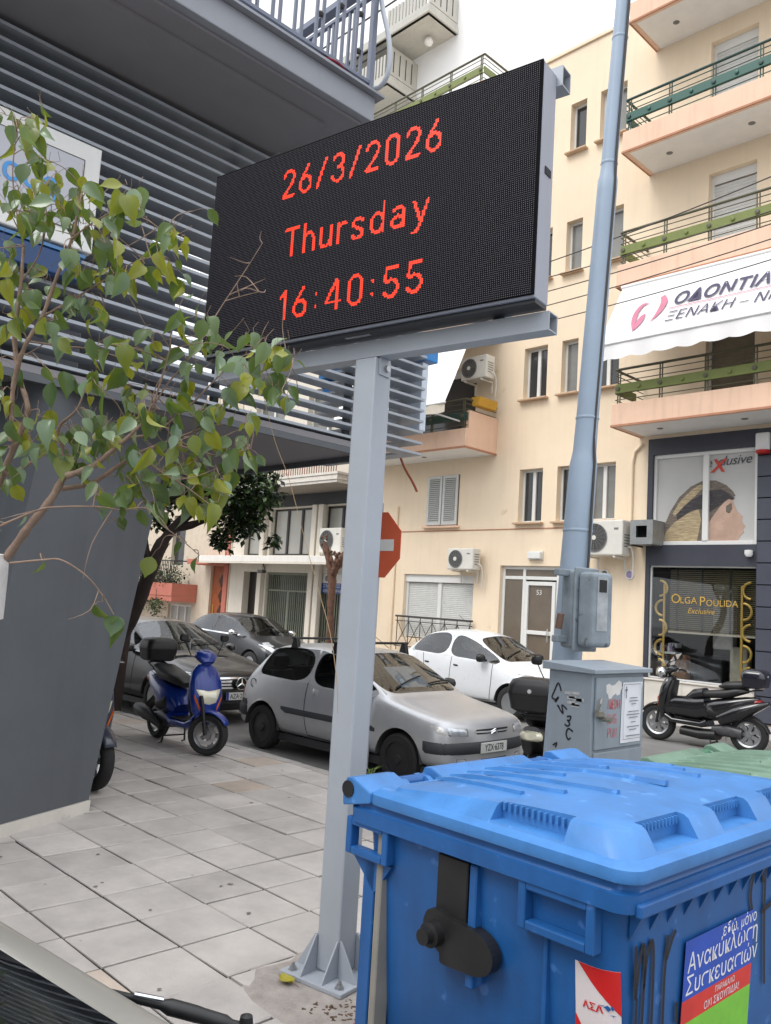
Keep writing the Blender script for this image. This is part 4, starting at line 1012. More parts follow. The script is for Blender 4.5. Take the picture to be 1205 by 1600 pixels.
for i in range(n_x):
    for k in range(n_z):
        x = X0+.006+i*.01; z = Z0+.006+k*.01
        if lit(x, z):
            h = .0040; on.add([(x-h,YF-.0035,z-h),(x+h,YF-.0035,z-h),(x+h,YF-.0035,z+h),(x-h,YF-.0035,z+h)], [(0,1,2,3)])
        else:
            h = .0019; off.add([(x-h,YF-.003,z-h),(x+h,YF-.003,z-h),(x+h,YF-.003,z+h),(x-h,YF-.003,z+h)], [(0,1,2,3)])
stuff(off.obj('unlit_led', mat('led_unlit', S(104,102,112), .5, var=.25, vscale=60, spec=.2), sgn, recalc=False))
stuff(on.obj('lit_led', mat('led_red', (.5,.02,.01), .4, var=0, emit=(1,.055,.020), estr=1.15), sgn, recalc=False))

# ------------------------------------------------------------------ lamp post with meter box
lp = thing('lamp_post', 'tall stepped blue-grey steel lamp post leaning beside the cabinet', 'lamp post', (-3.735,5.6,0))
tilt = .058
def lpx(z): return tilt*z
prof = [(0,.118),(2.42,.112),(2.98,.108),(3.04,.098),(3.10,.090),(3.32,.087),(5.2,.079),(5.30,.078),(5.34,.068),(5.42,.064),(6.5,.061),(9.3,.05)]
MB().tube([(lpx(z),0,z) for z,_ in prof], [r_ for _,r_ in prof], 24).obj('post', m_lampp, lp, smooth=40)
for z, r_ in ((2.47,.112),(3.36,.087),(5.44,.064),(6.5,.061)): MB().lathe([(r_+.001,-.012),(r_+.006,0),(r_+.001,.012)], (lpx(z),0,z), 'z', 24).obj('collar', m_lampp, lp, smooth=50)
MB().tube([(lpx(2.3)+.115,-.02,1.9),(lpx(3)+.112,-.02,3.0),(lpx(3)+.098,-.02,3.2)]+[(lpx(z)+.084-(.014 if z > 5.3 else 0),-.02,z) for z in (3.4,5.2,5.5,8.5)], .010, 6).obj('cable', m_iron, lp, smooth=60)
MB().tube(smooth_path([(lpx(9.3),0,9.3),(lpx(9.3)-.1,.3,9.9),(-.1,1.0,10.2),(-.2,1.8,10.25)]), .05, 10).obj('arm', m_lampp, lp, smooth=60)
MB().body([(-.3,0,.05,.03),(-.1,0,.14,.06),(.3,0,.15,.07),(.45,0,.06,.03)]).xf(Mat.Translation((-.2,1.9,10.25)) @ Mat.Rotation(PI/2,4,'Z')).obj('lamp_head', m_lampp, lp, smooth=50)
mb = thing('meter_box', 'weathered grey electricity meter box strapped to the lamp post above the cabinet', 'meter box', (-3.42,5.44,1.55), R(80))
m_box = mat('meter_box_grey', S(128,138,146), .6, var=.22, vscale=6, bump=.1, spots=(14,.66,S(92,98,104)), streak=.3)
MB().box((-.11,-.01,.02),(.11,.13,.60)).obj('back_shell', m_box, mb, bevel=.03, seg=3)
MB().box((-.125,-.035,.0),(.125,-.012,.62)).obj('flange', m_box, mb, bevel=.010)
MB().box((-.105,-.20,.04),(.105,-.034,.585)).obj('cover', m_box, mb, bevel=.035, seg=3)
MB().box((-.06,-.206,.44),(.02,-.2005,.53)).obj('sight_glass', m_dark, mb); MB().box((-.075,-.2035,.16),(.035,-.2004,.55)).obj('label', mat('meter_label', S(160,164,168), .5, var=.25, vscale=12), mb)
MB().box((-.22,.04,.55),(-.10,.10,.60)).box((-.22,.04,.06),(-.10,.10,.11)).obj('strap', m_box, mb, bevel=.008)
MB().tube([(-.20,.05,.16),(-.20,.03,.27)], .026, 10).obj('connector', mat('connector_brown', S(110,84,70), .5), mb)

# ------------------------------------------------------------------ street cabinet
cx0, cx1, cy0, cy1 = -3.26, -2.93, 4.80, 5.46
ca = thing('utility_cabinet', 'grey steel street cabinet with black and red graffiti and a pinned notice', 'cabinet', (cx1,cy0,0))
W_, D_ = cx1-cx0, cy1-cy0
m_cabn = mat('cabinet_paint', S(140,150,160), .5, var=.07, vscale=4, bump=.05, streak=.2)
MB().box((-W_,0,.0),(0,D_,1.445)).obj('body', m_cabn, ca, bevel=.006)
MB().hexa([(-W_-.03,-.04,1.447),(.045,-.04,1.447),(.045,D_+.05,1.447),(-W_-.03,D_+.05,1.447),(-W_-.03,-.04,1.50),(.045,-.04,1.475),(.045,D_+.05,1.475),(-W_-.03,D_+.05,1.50)]).obj('roof', m_cabn, ca, bevel=.004)
MB().box((.001,.03,.96),(.016,D_-.02,1.42)).obj('door', m_cabn, ca, bevel=.004); MB().box((.001,.03,.30),(.014,D_-.02,.94)).obj('door', m_cabn, ca, bevel=.004)
lk = MB().box((.016,.015,1.175),(.05,.07,1.215)).box((.016,.06,1.165),(.032,.12,1.20)).tube([(.03,.02,1.21),(.045,.03,1.26),(.035,.06,1.29)], .01, 6).obj('lock', mat('lock_brass', S(142,140,132), .4, metal=.6), ca, bevel=.004)
MB().lathe([(.018,0),(.018,.06),(0,.06)], (.035,.09,1.16), 'x', 8).obj('padlock', MATS['lock_brass'], lk)
# graffiti and papers on its faces
m_spray = mat('spray_black', S(28,28,34), .6, var=.1); m_sprayr = mat('spray_red', S(206,92,92), .6, var=.15)
def CS(u, v): return (-W_+u, -.003, v)     # side facing the pavement (u from left)
g = MB()
for pl in ([(.10,1.31),(.075,1.36),(.045,1.30),(.03,1.26),(.06,1.25),(.08,1.27),(.06,1.235),(.055,1.245)], [(.09,1.20),(.075,1.215),(.12,1.165),(.11,1.22),(.15,1.195)], [(.15,1.15),(.18,1.155),(.17,1.125),(.155,1.13),(.175,1.105),(.155,1.09),(.135,1.10)], [(.20,1.06),(.165,1.075),(.15,1.04),(.165,1.005),(.185,1.02)], [(.05,.95),(.08,.97),(.07,.94)]):
    ribbon(g, [(p.x,p.y) for p in smooth_path([(a,c,0) for a,c in pl], 4)], .011, CS)
g.obj('graffiti', m_spray, ca)
st = MB(); r = random.Random(3)
for k in range(9): u = .155+.09*r.random(); v = 1.22+.10*r.random(); st.add([CS(u-.03,v-.008),CS(u+.03,v-.01),CS(u+.028,v+.012),CS(u-.028,v+.008)], [(0,1,2,3)])
st.obj('torn_sticker', mat('torn_paper_grey', S(176,176,178), .8, var=.3, vscale=20), ca)
def CF_(u, v, o=.0185): return (o, u, v)
g = MB()
def letters(txt, u, v, w_, h, wd):
    L = {'Λ':[[(0,0),(.5,1),(1,0)]],'W':[[(0,1),(.25,0),(.5,.7),(.75,0),(1,1)]],'E':[[(1,1),(0,1),(0,0),(1,0)],[(0,.5),(.8,.5)]],'P':[[(0,0),(0,1),(.8,1),(.9,.7),(.6,.5),(0,.5)]],'D':[[(0,0),(0,1),(.7,.8),(.8,.3),(0,0)]],'H':[[(0,0),(0,1)],[(1,0),(1,1)],[(0,.5),(1,.5)]],'O':[[(.5,1),(.1,.7),(.1,.2),(.5,0),(.9,.3),(.9,.8),(.5,1)]],'N':[[(0,0),(0,1),(.9,0),(.9,1)]],'G':[[(.9,.9),(.3,1),(.05,.5),(.3,0),(.9,.1),(.9,.5),(.5,.5)]],'S':[[(.9,.9),(.3,1),(.1,.7),(.8,.4),(.7,.05),(.1,.05)]],'U':[[(0,1),(.1,.1),(.8,.05),(.9,1)]],'6':[[(.8,1),(.2,.6),(.1,.2),(.5,0),(.8,.3),(.2,.4)]]}
    for ch in txt:
        for pl in L.get(ch, []): ribbon(g, [(u+a*w_, v+c*h) for a, c in pl], wd, CF_)
        u += w_*1.25
letters('ΛWEDH', .165, 1.215, .026, .06, .006); letters('GNG', .165, 1.12, .034, .06, .006); letters('PUN', .18, 1.03, .032, .06, .006); g.obj('graffiti', m_sprayr, ca)
pp = MB(); edge = [(.145,1.37),(.18,1.38),(.22,1.365),(.26,1.375),(.30,1.40),(.34,1.385),(.35,1.35),(.33,1.335),(.32,1.305),(.28,1.30),(.27,1.315),(.23,1.30),(.215,1.285),(.18,1.28),(.17,1.31),(.15,1.32)]
pp.prism(edge, 0, .0165, .0175); pp.obj('torn_poster', mat('torn_paper', S(214,210,208), .8, var=.08, vscale=10), ca)
pt = MB().grid([[(.020+.004*math.sin(i*1.1)+.006*(k == 0), .335+.26*i/6+.012*(1-k/8), 1.385-.40*k/8) for i in range(7)] for k in range(9)]).obj('notice', mat('paper_white', S(222,224,230), .7, var=.04), ca, smooth=60)
g = MB(); NF = lambda u, v: (.0285, u, v)
for k, (u0, u1, v) in enumerate([(.44,.54,1.28),(.43,.55,1.26),(.46,.52,1.24),(.42,.56,1.19),(.40,.57,1.17),(.43,.55,1.15),(.46,.52,1.12),(.41,.57,1.09),(.44,.53,1.07),(.40,.58,1.03)]): ribbon(g, [(u0,v),(u1,v)], .006, NF)
ribbon(g, [(.39,1.36),(.39,1.28)], .008, NF); ribbon(g, [(.375,1.335),(.405,1.335)], .008, NF)
for a, c in (((.36,1.372),(.585,1.372)),((.36,1.01),(.585,1.01)),((.36,1.372),(.36,1.01)),((.585,1.372),(.585,1.01))): ribbon(g, [a,c], .003, NF)
g.obj('print', mat('ink_grey', S(120,120,126), .7), pt)
# ------------------------------------------------------------------ no entry plate on its own post behind the sign post
ne = thing('no_entry_sign', 'red octagonal road sign with white bar, half hidden behind the sign post', 'road sign', (-6.85,6.56,0), R(2))
oc = [(.37*math.cos(R(22.5+45*k))/math.cos(R(22.5)), 2.47+.37*math.sin(R(22.5+45*k))/math.cos(R(22.5))) for k in range(8)]
MB().prism(oc, 1, -.012, -.002).obj('plate', m_red, ne)
MB().box((-.27,-.016,2.40),(.27,-.0121,2.53)).obj('bar', m_white, ne)
MB().tube([(0,.03,-.02),(0,.03,2.95)], .03, 10).obj('post', m_steel, ne, smooth=50)

# ------------------------------------------------------------------ waste containers
def rrect(x0, x1, y0, y1, r, n=8, extra=10):
    pts = []
    cs = [(x1-r,y1-r,0),(x0+r,y1-r,90),(x0+r,y0+r,180),(x1-r,y0+r,270)]
    for q in range(4):
        cx, cy, a0 = cs[q]; nx = cs[(q+1) % 4]
        for i in range(n+1): a = R(a0+90*i/n); pts.append((cx+r*math.cos(a), cy+r*math.sin(a)))
        p = pts[-1]; a = R(nx[2]); e = (nx[0]+r*math.cos(a), nx[1]+r*math.sin(a))
        for i in range(1, extra): pts.append((p[0]+(e[0]-p[0])*i/extra, p[1]+(e[1]-p[1])*i/extra))
    return pts
def container(label, loc, rz, body, lidm, decals=True):
    t = thing('waste_container', label, 'waste container', loc, rz, 'wheeled waste containers at the kerb')
    zt = 1.205; t.scale = (1, 1, .972)
    tub = MB(); rings = []
    for z, hx, hy, r in ((.16,.44,.54,.09),(.20,.47,.57,.10),(.70,.50,.615,.10),(zt,.53,.655,.09)):
        rings.append([(x,y,z) for x, y in rrect(-hx,hx,-hy,hy,r)])
    tub.loft(rings); tb_ = tub.obj('tub', body, t, smooth=35)
    rim = MB()
    R_ = lambda hx, hy, z, r=.06: [(x,y,z) for x, y in rrect(-hx,hx,-hy,hy,r)]
    rim.loft([R_(.525,.65,zt-.03),R_(.57,.695,zt-.015),R_(.572,.697,zt+.035),R_(.565,.69,zt+.038),R_(.56,.685,zt+.045),R_(.56,.685,zt+.064),R_(.54,.665,zt+.065)]); rim.obj('rim', body, t, smooth=30)
    MB().box((.566,-.66,zt-.024),(.585,.66,zt+.014)).obj('front_lip', body, t, bevel=.006)
    # lid
    zl = zt+.068
    def htop(x): 
        u = (x+.45)/.95
        return zl+.050+.070*math.sin(min(1, max(0, u)*1.05)*PI/2)
    def ringz(x0, x1, hy, r, zf): return [(x,y,zf(x,y)) for x, y in rrect(x0,x1,-hy,hy,r,8,14)]
    def notch(x, y):
        d = 0
        if y < -.5 and .06 < x < .34: d = 1
        if y > .5 and .06 < x < .34: d = 1
        if x > .4 and (-.52 < y < -.27 or -.1 < y < .15 or .3 < y < .52): d = 2
        return d
    lid = MB()
    base = [ringz(-.47,.585,.705,.07,lambda x,y: zl), ringz(-.47,.588,.708,.07,lambda x,y: zl+.012), ringz(-.47,.586,.706,.07,lambda x,y: zl+.036), ringz(-.46,.565,.685,.07,lambda x,y: zl+.046)]
    wall0 = ringz(-.445,.552,.672,.07,lambda x,y: zl+.05); wall1 = ringz(-.425,.515,.640,.075,lambda x,y: htop(x)-.010); wall2 = ringz(-.42,.50,.625,.07,lambda x,y: htop(x))
    def push(r_, am):
        o_ = []
        for x, y, z in r_:
            q = notch(x, y)
            if q == 1: y += math.copysign(am, -y)
            if q == 2: x -= am
            o_.append((x,y,z))
        return o_
    tops = []
    for f in (.8,.55,.3,.08):
        tops.append([(.02+(x-.02)*f, y*f, htop(.02+(x-.02)*f)+.028*(1-f*f)) for x, y, z in wall2])
    lid.loft(base+[wall0, wall1, wall2]+tops)
    cut = MB()
    for s_ in (-1,1): cut.box((.07,s_*.66-.055,zl+.056),(.34,s_*.66+.055,zl+.3))
    for y0 in (-.52,-.10,.30): cut.box((.475,y0,zl+.056),(.66,y0+.25,zl+.3))
    lo_ = lid.obj('lid', lidm, None); co_ = cut.obj('cutter', lidm, None)
    bo_ = lo_.modifiers.new('b', 'BOOLEAN'); bo_.operation = 'DIFFERENCE'; bo_.solver = 'EXACT'; bo_.object = co_
    dg = bpy.context.evaluated_depsgraph_get(); me_ = bpy.data.meshes.new_from_object(lo_.evaluated_get(dg))
    bpy.data.objects.remove(lo_); bpy.data.objects.remove(co_)
    me_.polygons.foreach_set('use_smooth', [True]*len(me_.polygons)); me_.set_sharp_from_angle(angle=R(28))
    ld = link('lid', me_, t)
    rb = MB()
    for k, y in enumerate((-.50,-.40,-.28,-.15,0,.15,.28,.40,.50)):
        xe = [.06,.16,.28,-.02,.30,-.02,.28,.16,.06][k]
        ys = lambda x: y*(.80+.2*min(1, (x+.42)/.5))
        def zz(x, yy):
            f = min(1, abs(yy)/.625); return htop(x)+.028*(1-f*f)
        L_, R2 = [], []
        prof_ = []
        for i in range(15):
            x = -.40+(xe+.40)*i/14; yy = ys(x); hgt = .011*min(1, i/3)
            prof_.append([(x,yy-.015,zz(x,yy)-.006),(x,yy-.008,zz(x,yy)+hgt),(x,yy+.008,zz(x,yy)+hgt),(x,yy+.015,zz(x,yy)-.006)])
        rb.loft(prof_)
    rb.obj('rib', lidm, ld, smooth=40)
    cbm = MB()
    for i in range(12): cbm.box((.078+i*.022,-.618,htop(.2)-.030),(.086+i*.022,-.602,htop(.2)-.006))
    for y0 in (-.51,-.09,.31):
        for i in range(11): cbm.box((.470,y0+.01+i*.021,htop(.5)-.030),(.486,y0+.018+i*.021,htop(.5)-.006))
    stuff(cbm.obj('vent_comb', lidm, ld))
    # hinge bar at the rear
    pf = [(-.585,zl-.035),(-.59,zl+.03),(-.57,zl+.07),(-.53,zl+.075),(-.44,zl+.04),(-.44,zl-.002)]
    for a, c in ((-.705,-.50),(-.30,.30),(.50,.705)): MB().prism([(p[0],p[1]) for p in pf], 1, a, c).obj('hinge_block', lidm, t, bevel=.008)
    MB().tube([(-.55,-.50,zl+.025),(-.55,.50,zl+.025)], .026, 12).obj('hinge_pin', body, t, smooth=50)
    for a in (-.5,.3):
        for q in (.03,.16): MB().prism([(-.585,zl+.0),(-.585,zl+.045),(-.52,zl+.045),(-.46,zl+.01),(-.46,zl-.01)], 1, a+q, a+q+.025).obj('hinge_lug', lidm, t)
        MB().box((-.575,a+.004,zl-.06),(-.45,a+.196,zl-.012)).obj('hinge_gap', m_dark, t)
    for s_ in (-1,1): MB().lathe([(.03,0),(.03,.006),(.018,.006),(.018,.001)], (-.555,s_*.705 if s_ > 0 else -.711,zl+.03), 'y', 14).obj('hinge_cap', m_black, t)
    # side details, both ends
    for s_ in (-1,1):
        Y = lambda a: s_*a
        def bx(x0,x1,y0,y1,z0,z1,nm,mt,bv=.004):
            a, c = sorted((Y(y0),Y(y1))); return MB().box((x0,a,z0),(x1,c,z1)).obj(nm, mt, t, bevel=bv, seg=1)
        for hx0, hx1, hz0, hz1 in ((.20,.46,zt-.155,zt-.012),(-.575,-.36,zt-.135,zt-.004)):
            f = .028; b = MB(); a, c = sorted((Y(.645),Y(.688)))
            b.box((hx0,a,hz0),(hx0+f,c,hz1)); b.box((hx1-f,a,hz0),(hx1,c,hz1)); b.box((hx0+f,a,hz0),(hx1-f,c,hz0+f)); b.box((hx0+f,a,hz1-f),(hx1-f,c,hz1)); b.obj('handle', body, t, bevel=.005)
        bx(-.50,-.44,.56,.66,.22,zt-.14,'corner_post',body); bx(-.43,-.40,.60,.665,.20,zt-.03,'guide_strip',mat('strip_grey', S(140,136,128), .6, var=.15))
        b = MB().prism([(-.56,zt-.14),(-.36,zt-.14),(-.44,zt-.25)], 1, *sorted((Y(.60),Y(.66)))); b.obj('bracket', body, t)
        bx(-.14,-.01,.60,.668,.88,zt-.03,'trunnion_plate',m_black); bx(.0,.03,.60,.672,.80,zt-.03,'rib',body); bx(.27,.285,.60,.652,.72,zt-.15,'rib',body)
        # latch cover: rounded lever
        out_ = [(p[0],p[1]) for p in smooth_path([(-.17,.955,0),(-.155,.99,0),(-.12,1.005,0),(-.085,.995,0),(-.04,.99,0),(.05,.985,0),(.10,.96,0),(.12,.92,0),(.105,.878,0),(.06,.855,0),(.0,.85,0),(-.085,.846,0),(-.095,.875,0),(-.14,.90,0),(-.165,.925,0)],3)]
        MB().prism(out_, 1, *sorted((Y(.645),Y(.690)))).obj('latch_cover', m_black, t, bevel=.014, seg=3)
        MB().lathe([(.040,0),(.040,.03),(.026,.034),(.026,.06),(0,.06)] if s_ > 0 else [(.040,0),(.040,-.03),(.026,-.034),(.026,-.06),(0,-.06)], (-.115,Y(.69),.93), 'y', 16).obj('latch_knob', m_black, t, smooth=40)
    gm_ = MB().prism([(.52,zt-.016),(.566,zt-.016),(.52,zt-.11)], 1, -.006, .006).mesh('gusset', body)
    for k in range(13): link('gusset', gm_, t, loc=(.0,-.60+k*.1,0))
    for sx in (-1,1):
        for sy in (-1,1):
            w_ = MB().lathe([(.03,-.025),(.09,-.022),(.095,0),(.09,.022),(.03,.025)], (sx*.36,sy*.44,.096), 'y', 18).obj('castor', m_rub, t, smooth=40)
            MB().box((sx*.36-.03,sy*.44-.04,.10),(sx*.36+.03,sy*.44-.028,.19)).box((sx*.36-.03,sy*.44+.028,.10),(sx*.36+.03,sy*.44+.04,.19)).obj('fork', m_alloy, w_)
    if not decals: return t
    # writing on the front (faces +X); u = across, v = height
    def FR(u, v, o=.006): return (.475+(v-.2)*.055/1.0+.0+o, u, v)
    y_ = lambda Yw: Yw-loc[1]
    z_ = lambda Zw: Zw-loc[2]
    g = MB()
    for pl in ([(-.625,1.08),(-.615,.98),(-.605,.93),(-.60,1.02),(-.585,1.075),(-.57,1.03),(-.565,.95),(-.56,1.03),(-.54,1.075),(-.525,1.04),(-.515,.95),(-.505,.80)], [(-.60,.93),(-.595,.82)],[(-.565,.96),(-.56,.80)], [(-.445,1.07),(-.45,.95),(-.44,.80)], [(-.445,1.0),(-.42,1.05),(-.40,1.075)], [(-.365,.845),(-.363,.855)], [(-.363,.85),(-.358,.79)]):
        ribbon(g, [(p.x,p.y) for p in smooth_path([(a+.04,c,0) for a,c in pl], 5)], .014, FR)
    g.obj('graffiti', m_spray, t); g = MB()
    for pl in ([(.12,1.02),(.10,1.08),(.12,1.15),(.17,1.17),(.20,1.10)], [(.21,1.16),(.22,1.0),(.26,.74)], [(.20,1.0),(.30,1.02),(.42,1.05)], [(.33,1.18),(.33,1.0),(.36,.74)]):
        ribbon(g, [(p.x,p.y) for p in smooth_path([(a+.05,c,0) for a,c in pl], 5)], .016, FR)
    g.obj('graffiti', m_spray, t)
    ps = MB(); u0, u1 = -.295, .185; vt = 1.025
    def quad(mb, a, c, v0, v1, o, mi): mb.grid([[FR(a+(c-a)*i/6, v0+(v1-v0)*k/4, o) for i in range(7)] for k in range(5)], mi)
    quad(ps, u0, u1, .845, vt, .008, 0); quad(ps, u0, u1, .775, .845, .008, 1); quad(ps, u0, u1, .50, .775, .008, 2)
    ps = ps.obj('poster', [mat('poster_blue', S(40,78,176), .45, var=.12, vscale=9), mat('poster_red', S(206,52,44), .45, var=.12, vscale=9), mat('poster_green', S(120,190,60), .45, var=.15, vscale=9)], t)
    tx = MB(); PF = lambda u, v: FR(u, v, .0086)
    for s_, u, v, sz, bd in (('εδώ, μόνο',-.05,.985,.055,0),('Ανακύκλωση',-.275,.925,.082,0),('Συσκευασιών',-.28,.858,.080,0),('ΠΑΡΑΚΑΛΩ',-.08,.818,.026,0),('ΟΧΙ ΣΚΟΥΠΙΔΙΑ!',-.15,.784,.033,0)):
        text_on(tx, s_, lambda a, c: PF(u+a, v+c), sz, bold=bd, sx=.98)
    tx.obj('lettering', mat('poster_white', S(226,226,230), .45), ps)
    bt = MB(); bt.prism([(.02,.50),(.02,.68),(.05,.71),(.08,.68),(.08,.50)], 0, FR(0,.6,.009)[0], FR(0,.6,.0105)[0]); bt.obj('bottle_print', MATS['poster_blue'], ps)
    bt = MB(); bt.prism([(.09,.50),(.10,.66),(.15,.67),(.17,.50)], 0, FR(0,.6,.009)[0], FR(0,.6,.0105)[0]); bt.obj('carton_print', MATS['poster_red'], ps)
    # red and white sticker at the corner of the left side
    SD = lambda u, v, o=.004: (u, -(.57+(v-.2)*.085/1.0)-o-.012, v)
    sk = MB(); sk.grid([[SD(.445+.10*i/5, .80+.215*k/5, .0) for i in range(6)] for k in range(6)]); 
    # placed on the side just before the rounded corner
    sk = MB()
    def SDp(u, v, o):        # follows the tub's rounded corner
        hx = .50+(v-.70)*.03/.505; hy = .615+(v-.70)*.04/.505; r = .095
        L0 = hx-r; s_ = u-L0
        if s_ <= 0: return (u, -hy-o, v)
        a = min(s_/r, PI/2); return (L0+(r+o)*math.sin(a), -hy+r-(r+o)*math.cos(a), v)
    sk.grid([[SDp(.375+.13*i/8, .78+.225*k/6, .003) for i in range(9)] for k in range(7)])
    sk = sk.obj('sticker', mat('sticker_white', S(216,206,206), .4, var=.05), t)
    rd = MB()
    def tri(P): 
        n = 8
        for i in range(n):
            a0, a1 = i/n, (i+1)/n
            q = lambda s1, s2: tuple(P[0][j]*(1-s1)+(P[1][j]*(1-s2)+P[2][j]*s2)*s1 for j in range(2))
            rd.grid([[SDp(*q(a0, s_/6), .0045) for s_ in range(7)],[SDp(*q(a1, s_/6), .0045) for s_ in range(7)]])
    tri(((.505,1.005),(.385,1.005),(.505,.88))); tri(((.375,.78),(.375,.86),(.43,.78))); rd.obj('sticker_red', mat('sticker_red', S(200,36,36), .4, var=.05), sk)
    tx = MB(); text_on(tx, 'ΑΣΑ', lambda a, c: SDp(.40+a, .885+c, .0055), .028, bold=.0008); tx.obj('lettering', MATS['sticker_red'], sk)
    sp_ = MB(); r = random.Random(9)
    for k in range(14):
        u, v = .44+.06*r.random(), .79+.12*r.random(); pts = [(u+.012*r.random()*math.cos(a), v+.009*r.random()*math.sin(a)) for a in [i*PI/4 for i in range(8)]]
        sp_.add([SDp(p[0],p[1],.006) for p in pts], [tuple(range(8))])
    sp_.obj('worn_patch', body, sk)
    return t
def bin_mat(nm, c, rough=.42):
    m_ = mat(nm, c, rough, var=.20, vscale=3.2, bump=.05, bscale=120, streak=.4, spots=(13,.66,tuple(min(1,x*1.25+.03) for x in c))); m_['c0'] = c; return m_
bin_blue = container('blue recycling container with poster and black graffiti in the foreground', (-1.70,2.80,-.12), -.02, bin_mat('bin_blue', S(30,88,150)), bin_mat('bin_blue_sky_lit', S(62,120,182), .42))  # same plastic throughout; lid colour lightened to carry the sky's reflection
bin_green = container('green waste container standing behind the blue one', (-1.66,4.46,-.21), .03, bin_mat('bin_green', S(70,120,92)), bin_mat('bin_lid_green', S(108,136,118), .5), decals=False)
# ------------------------------------------------------------------ cars: one lofted shell each; local x forward (nose at 0), z = 0 at the road
m_glass = glass_mat('car_glass', (.72,.77,.75), .95)
m_int = mat('car_interior', (.05,.05,.052), .7, var=.2)
m_trim = mat('bumper_trim', S(58,60,64), .6, var=.12, vscale=8)
m_seam = mat('panel_gap', (.012,.012,.012), .8, var=0)
m_lens = mat('headlamp_lens', S(196,200,204), .08, metal=.35, var=.2, vscale=14, spec=.8)
m_amber = mat('amber_lens', S(206,96,30), .2, var=.05)
m_tail = mat('tail_lens', S(150,20,24), .15, var=.05)
m_plate = mat('plate_white', S(220,220,214), .4, var=.03)
m_plt = mat('plate_ink', S(24,24,28), .5)
def car(name, label, cols, W, loc, rz, paint, wheels, r_w, glass, rim='steel', sub=2, z0=.20, z1=.34, z2=.58, arch=None, wheel_w=.17, pillar=.020, boxy=.5):
    """cols: (xl, xb, xr, xc, zb, zr, zc, wb, wr, s) from nose to tail; rows: 3 lower body, belt, rail, quarter, centre"""
    t = thing(name, label, 'car', loc, rz)
    bm = bmesh.new(); nC = len(cols)
    def vtx(i, j, sgn):
        xl, xb, xr, xc, zb, zr, zc, wb, wr, s = cols[i]
        if j == 0: p = (xl, W*.90*s, z0)
        elif j == 1: p = (xl+.0, W*.985*s, z1)
        elif j == 2: p = (xl*.55+xb*.45, W*s, max(z1+.06, min(z2, zb-.07)))
        elif j == 3: p = (xb, wb, zb)
        elif j == 4: p = (xr, wr, zr)
        elif j == 5: p = (xr*.35+xc*.65, wr*.55, zr*.3+zc*.7)
        else: p = (xc, 0, zc)
        return (p[0], p[1]*sgn, p[2])
    V_ = {}
    for i in range(nC):
        for j in range(7):
            for sg in (1,-1):
                if j == 6 and sg < 0: V_[i,j,sg] = V_[i,j,1]
                else: V_[i,j,sg] = bm.verts.new(vtx(i,j,sg))
    grp = bm.faces.layers.int.new('grp')
    def face(vs, g=0):
        u = []
        for v in vs:
            if v not in u: u.append(v)
        if len(u) < 3: return None
        try: f = bm.faces.new(u)
        except ValueError: return None
        f[grp] = g; return f
    gl_faces = {}
    for i in range(nC-1):
        for j in range(6):
            for sg in (1,-1):
                q = [V_[i,j,sg],V_[i+1,j,sg],V_[i+1,j+1,sg],V_[i,j+1,sg]]
                if sg < 0: q.reverse()
                g = 0
                for gi, (nm, i0, i1, j0, j1) in enumerate(glass):
                    if i0 <= i < i1 and j0 <= j < j1: g = (gi+1)*2+(0 if (sg > 0 or j0 >= 4) else 1)
                f = face(q, g)
                if g and f: gl_faces.setdefault(g, []).append(f)
    # nose and tail panels, floor
    for i, flip in ((0,False),(nC-1,True)):
        xs = [V_[i,3,1].co.x]
        Y = [3,4,5,6]
        rows = []
        for j in range(3):
            row = []
            for sg in (1,-1):
                seq = []
                for q in Y:
                    if q == 3: seq.append(V_[i,j,sg]); continue
                    if q == 6 and sg < 0: seq.append(row[3]); continue
                    top = V_[i,q,1].co; side = V_[i,j,1].co
                    bulge = {4:.6,5:.9,6:1.0}[q]
                    tip = cols[i][3]+(.045 if i == 0 else -.03)*(1 if j < 2 else .6)
                    x = side.x+(tip-side.x)*bulge
                    seq.append(bm.verts.new((x, top.y*sg*1.0, side.z)))
                row += seq
            rows.append(row)
        rows.append([V_[i,q,1] for q in Y]+[V_[i,q,-1] for q in Y])
        for j in range(3):
            for k in range(3):
                for o_ in (0,4):
                    q = [rows[j][o_+k],rows[j][o_+k+1],rows[j+1][o_+k+1],rows[j+1][o_+k]]
                    if (o_ == 0) == flip: q.reverse()
                    face(q)
        V_['cap',i] = rows[0]
    for i in range(nC-1):
        face([V_[i,0,-1],V_[i+1,0,-1],V_[i+1,0,1],V_[i,0,1]])
    for i in (0,nC-1):
        r = V_['cap',i]; face(r[:4]+r[4:7][::-1])
    bmesh.ops.remove_doubles(bm, verts=bm.verts, dist=1e-5)
    bmesh.ops.recalc_face_normals(bm, faces=bm.faces)
    cl = bm.edges.layers.float.get('crease_edge') or bm.edges.layers.float.new('crease_edge')
    vl = bm.verts.layers.float.get('crease_vert') or bm.verts.layers.float.new('crease_vert')
    for g, fs in gl_faces.items():
        fs = [f for f in fs if f.is_valid]
        bmesh.ops.inset_region(bm, faces=fs, thickness=(pillar if (g//2 == 1) else .020), depth=-.005, use_even_offset=True)
        es = {}; cnt = {}
        for f in fs:
            f[grp] = g
            for e in f.edges: es[e] = es.get(e, 0)+1
            for v in f.verts: cnt[v] = cnt.get(v, 0)+1
        for e, c in es.items():
            if c == 1: e[cl] = 1.0
        for v, c in cnt.items():
            if c == 1: v[vl] = 1.0
    for f in bm.faces:
        if f[grp] and not any(f in v for v in gl_faces.values()): f[grp] = 0
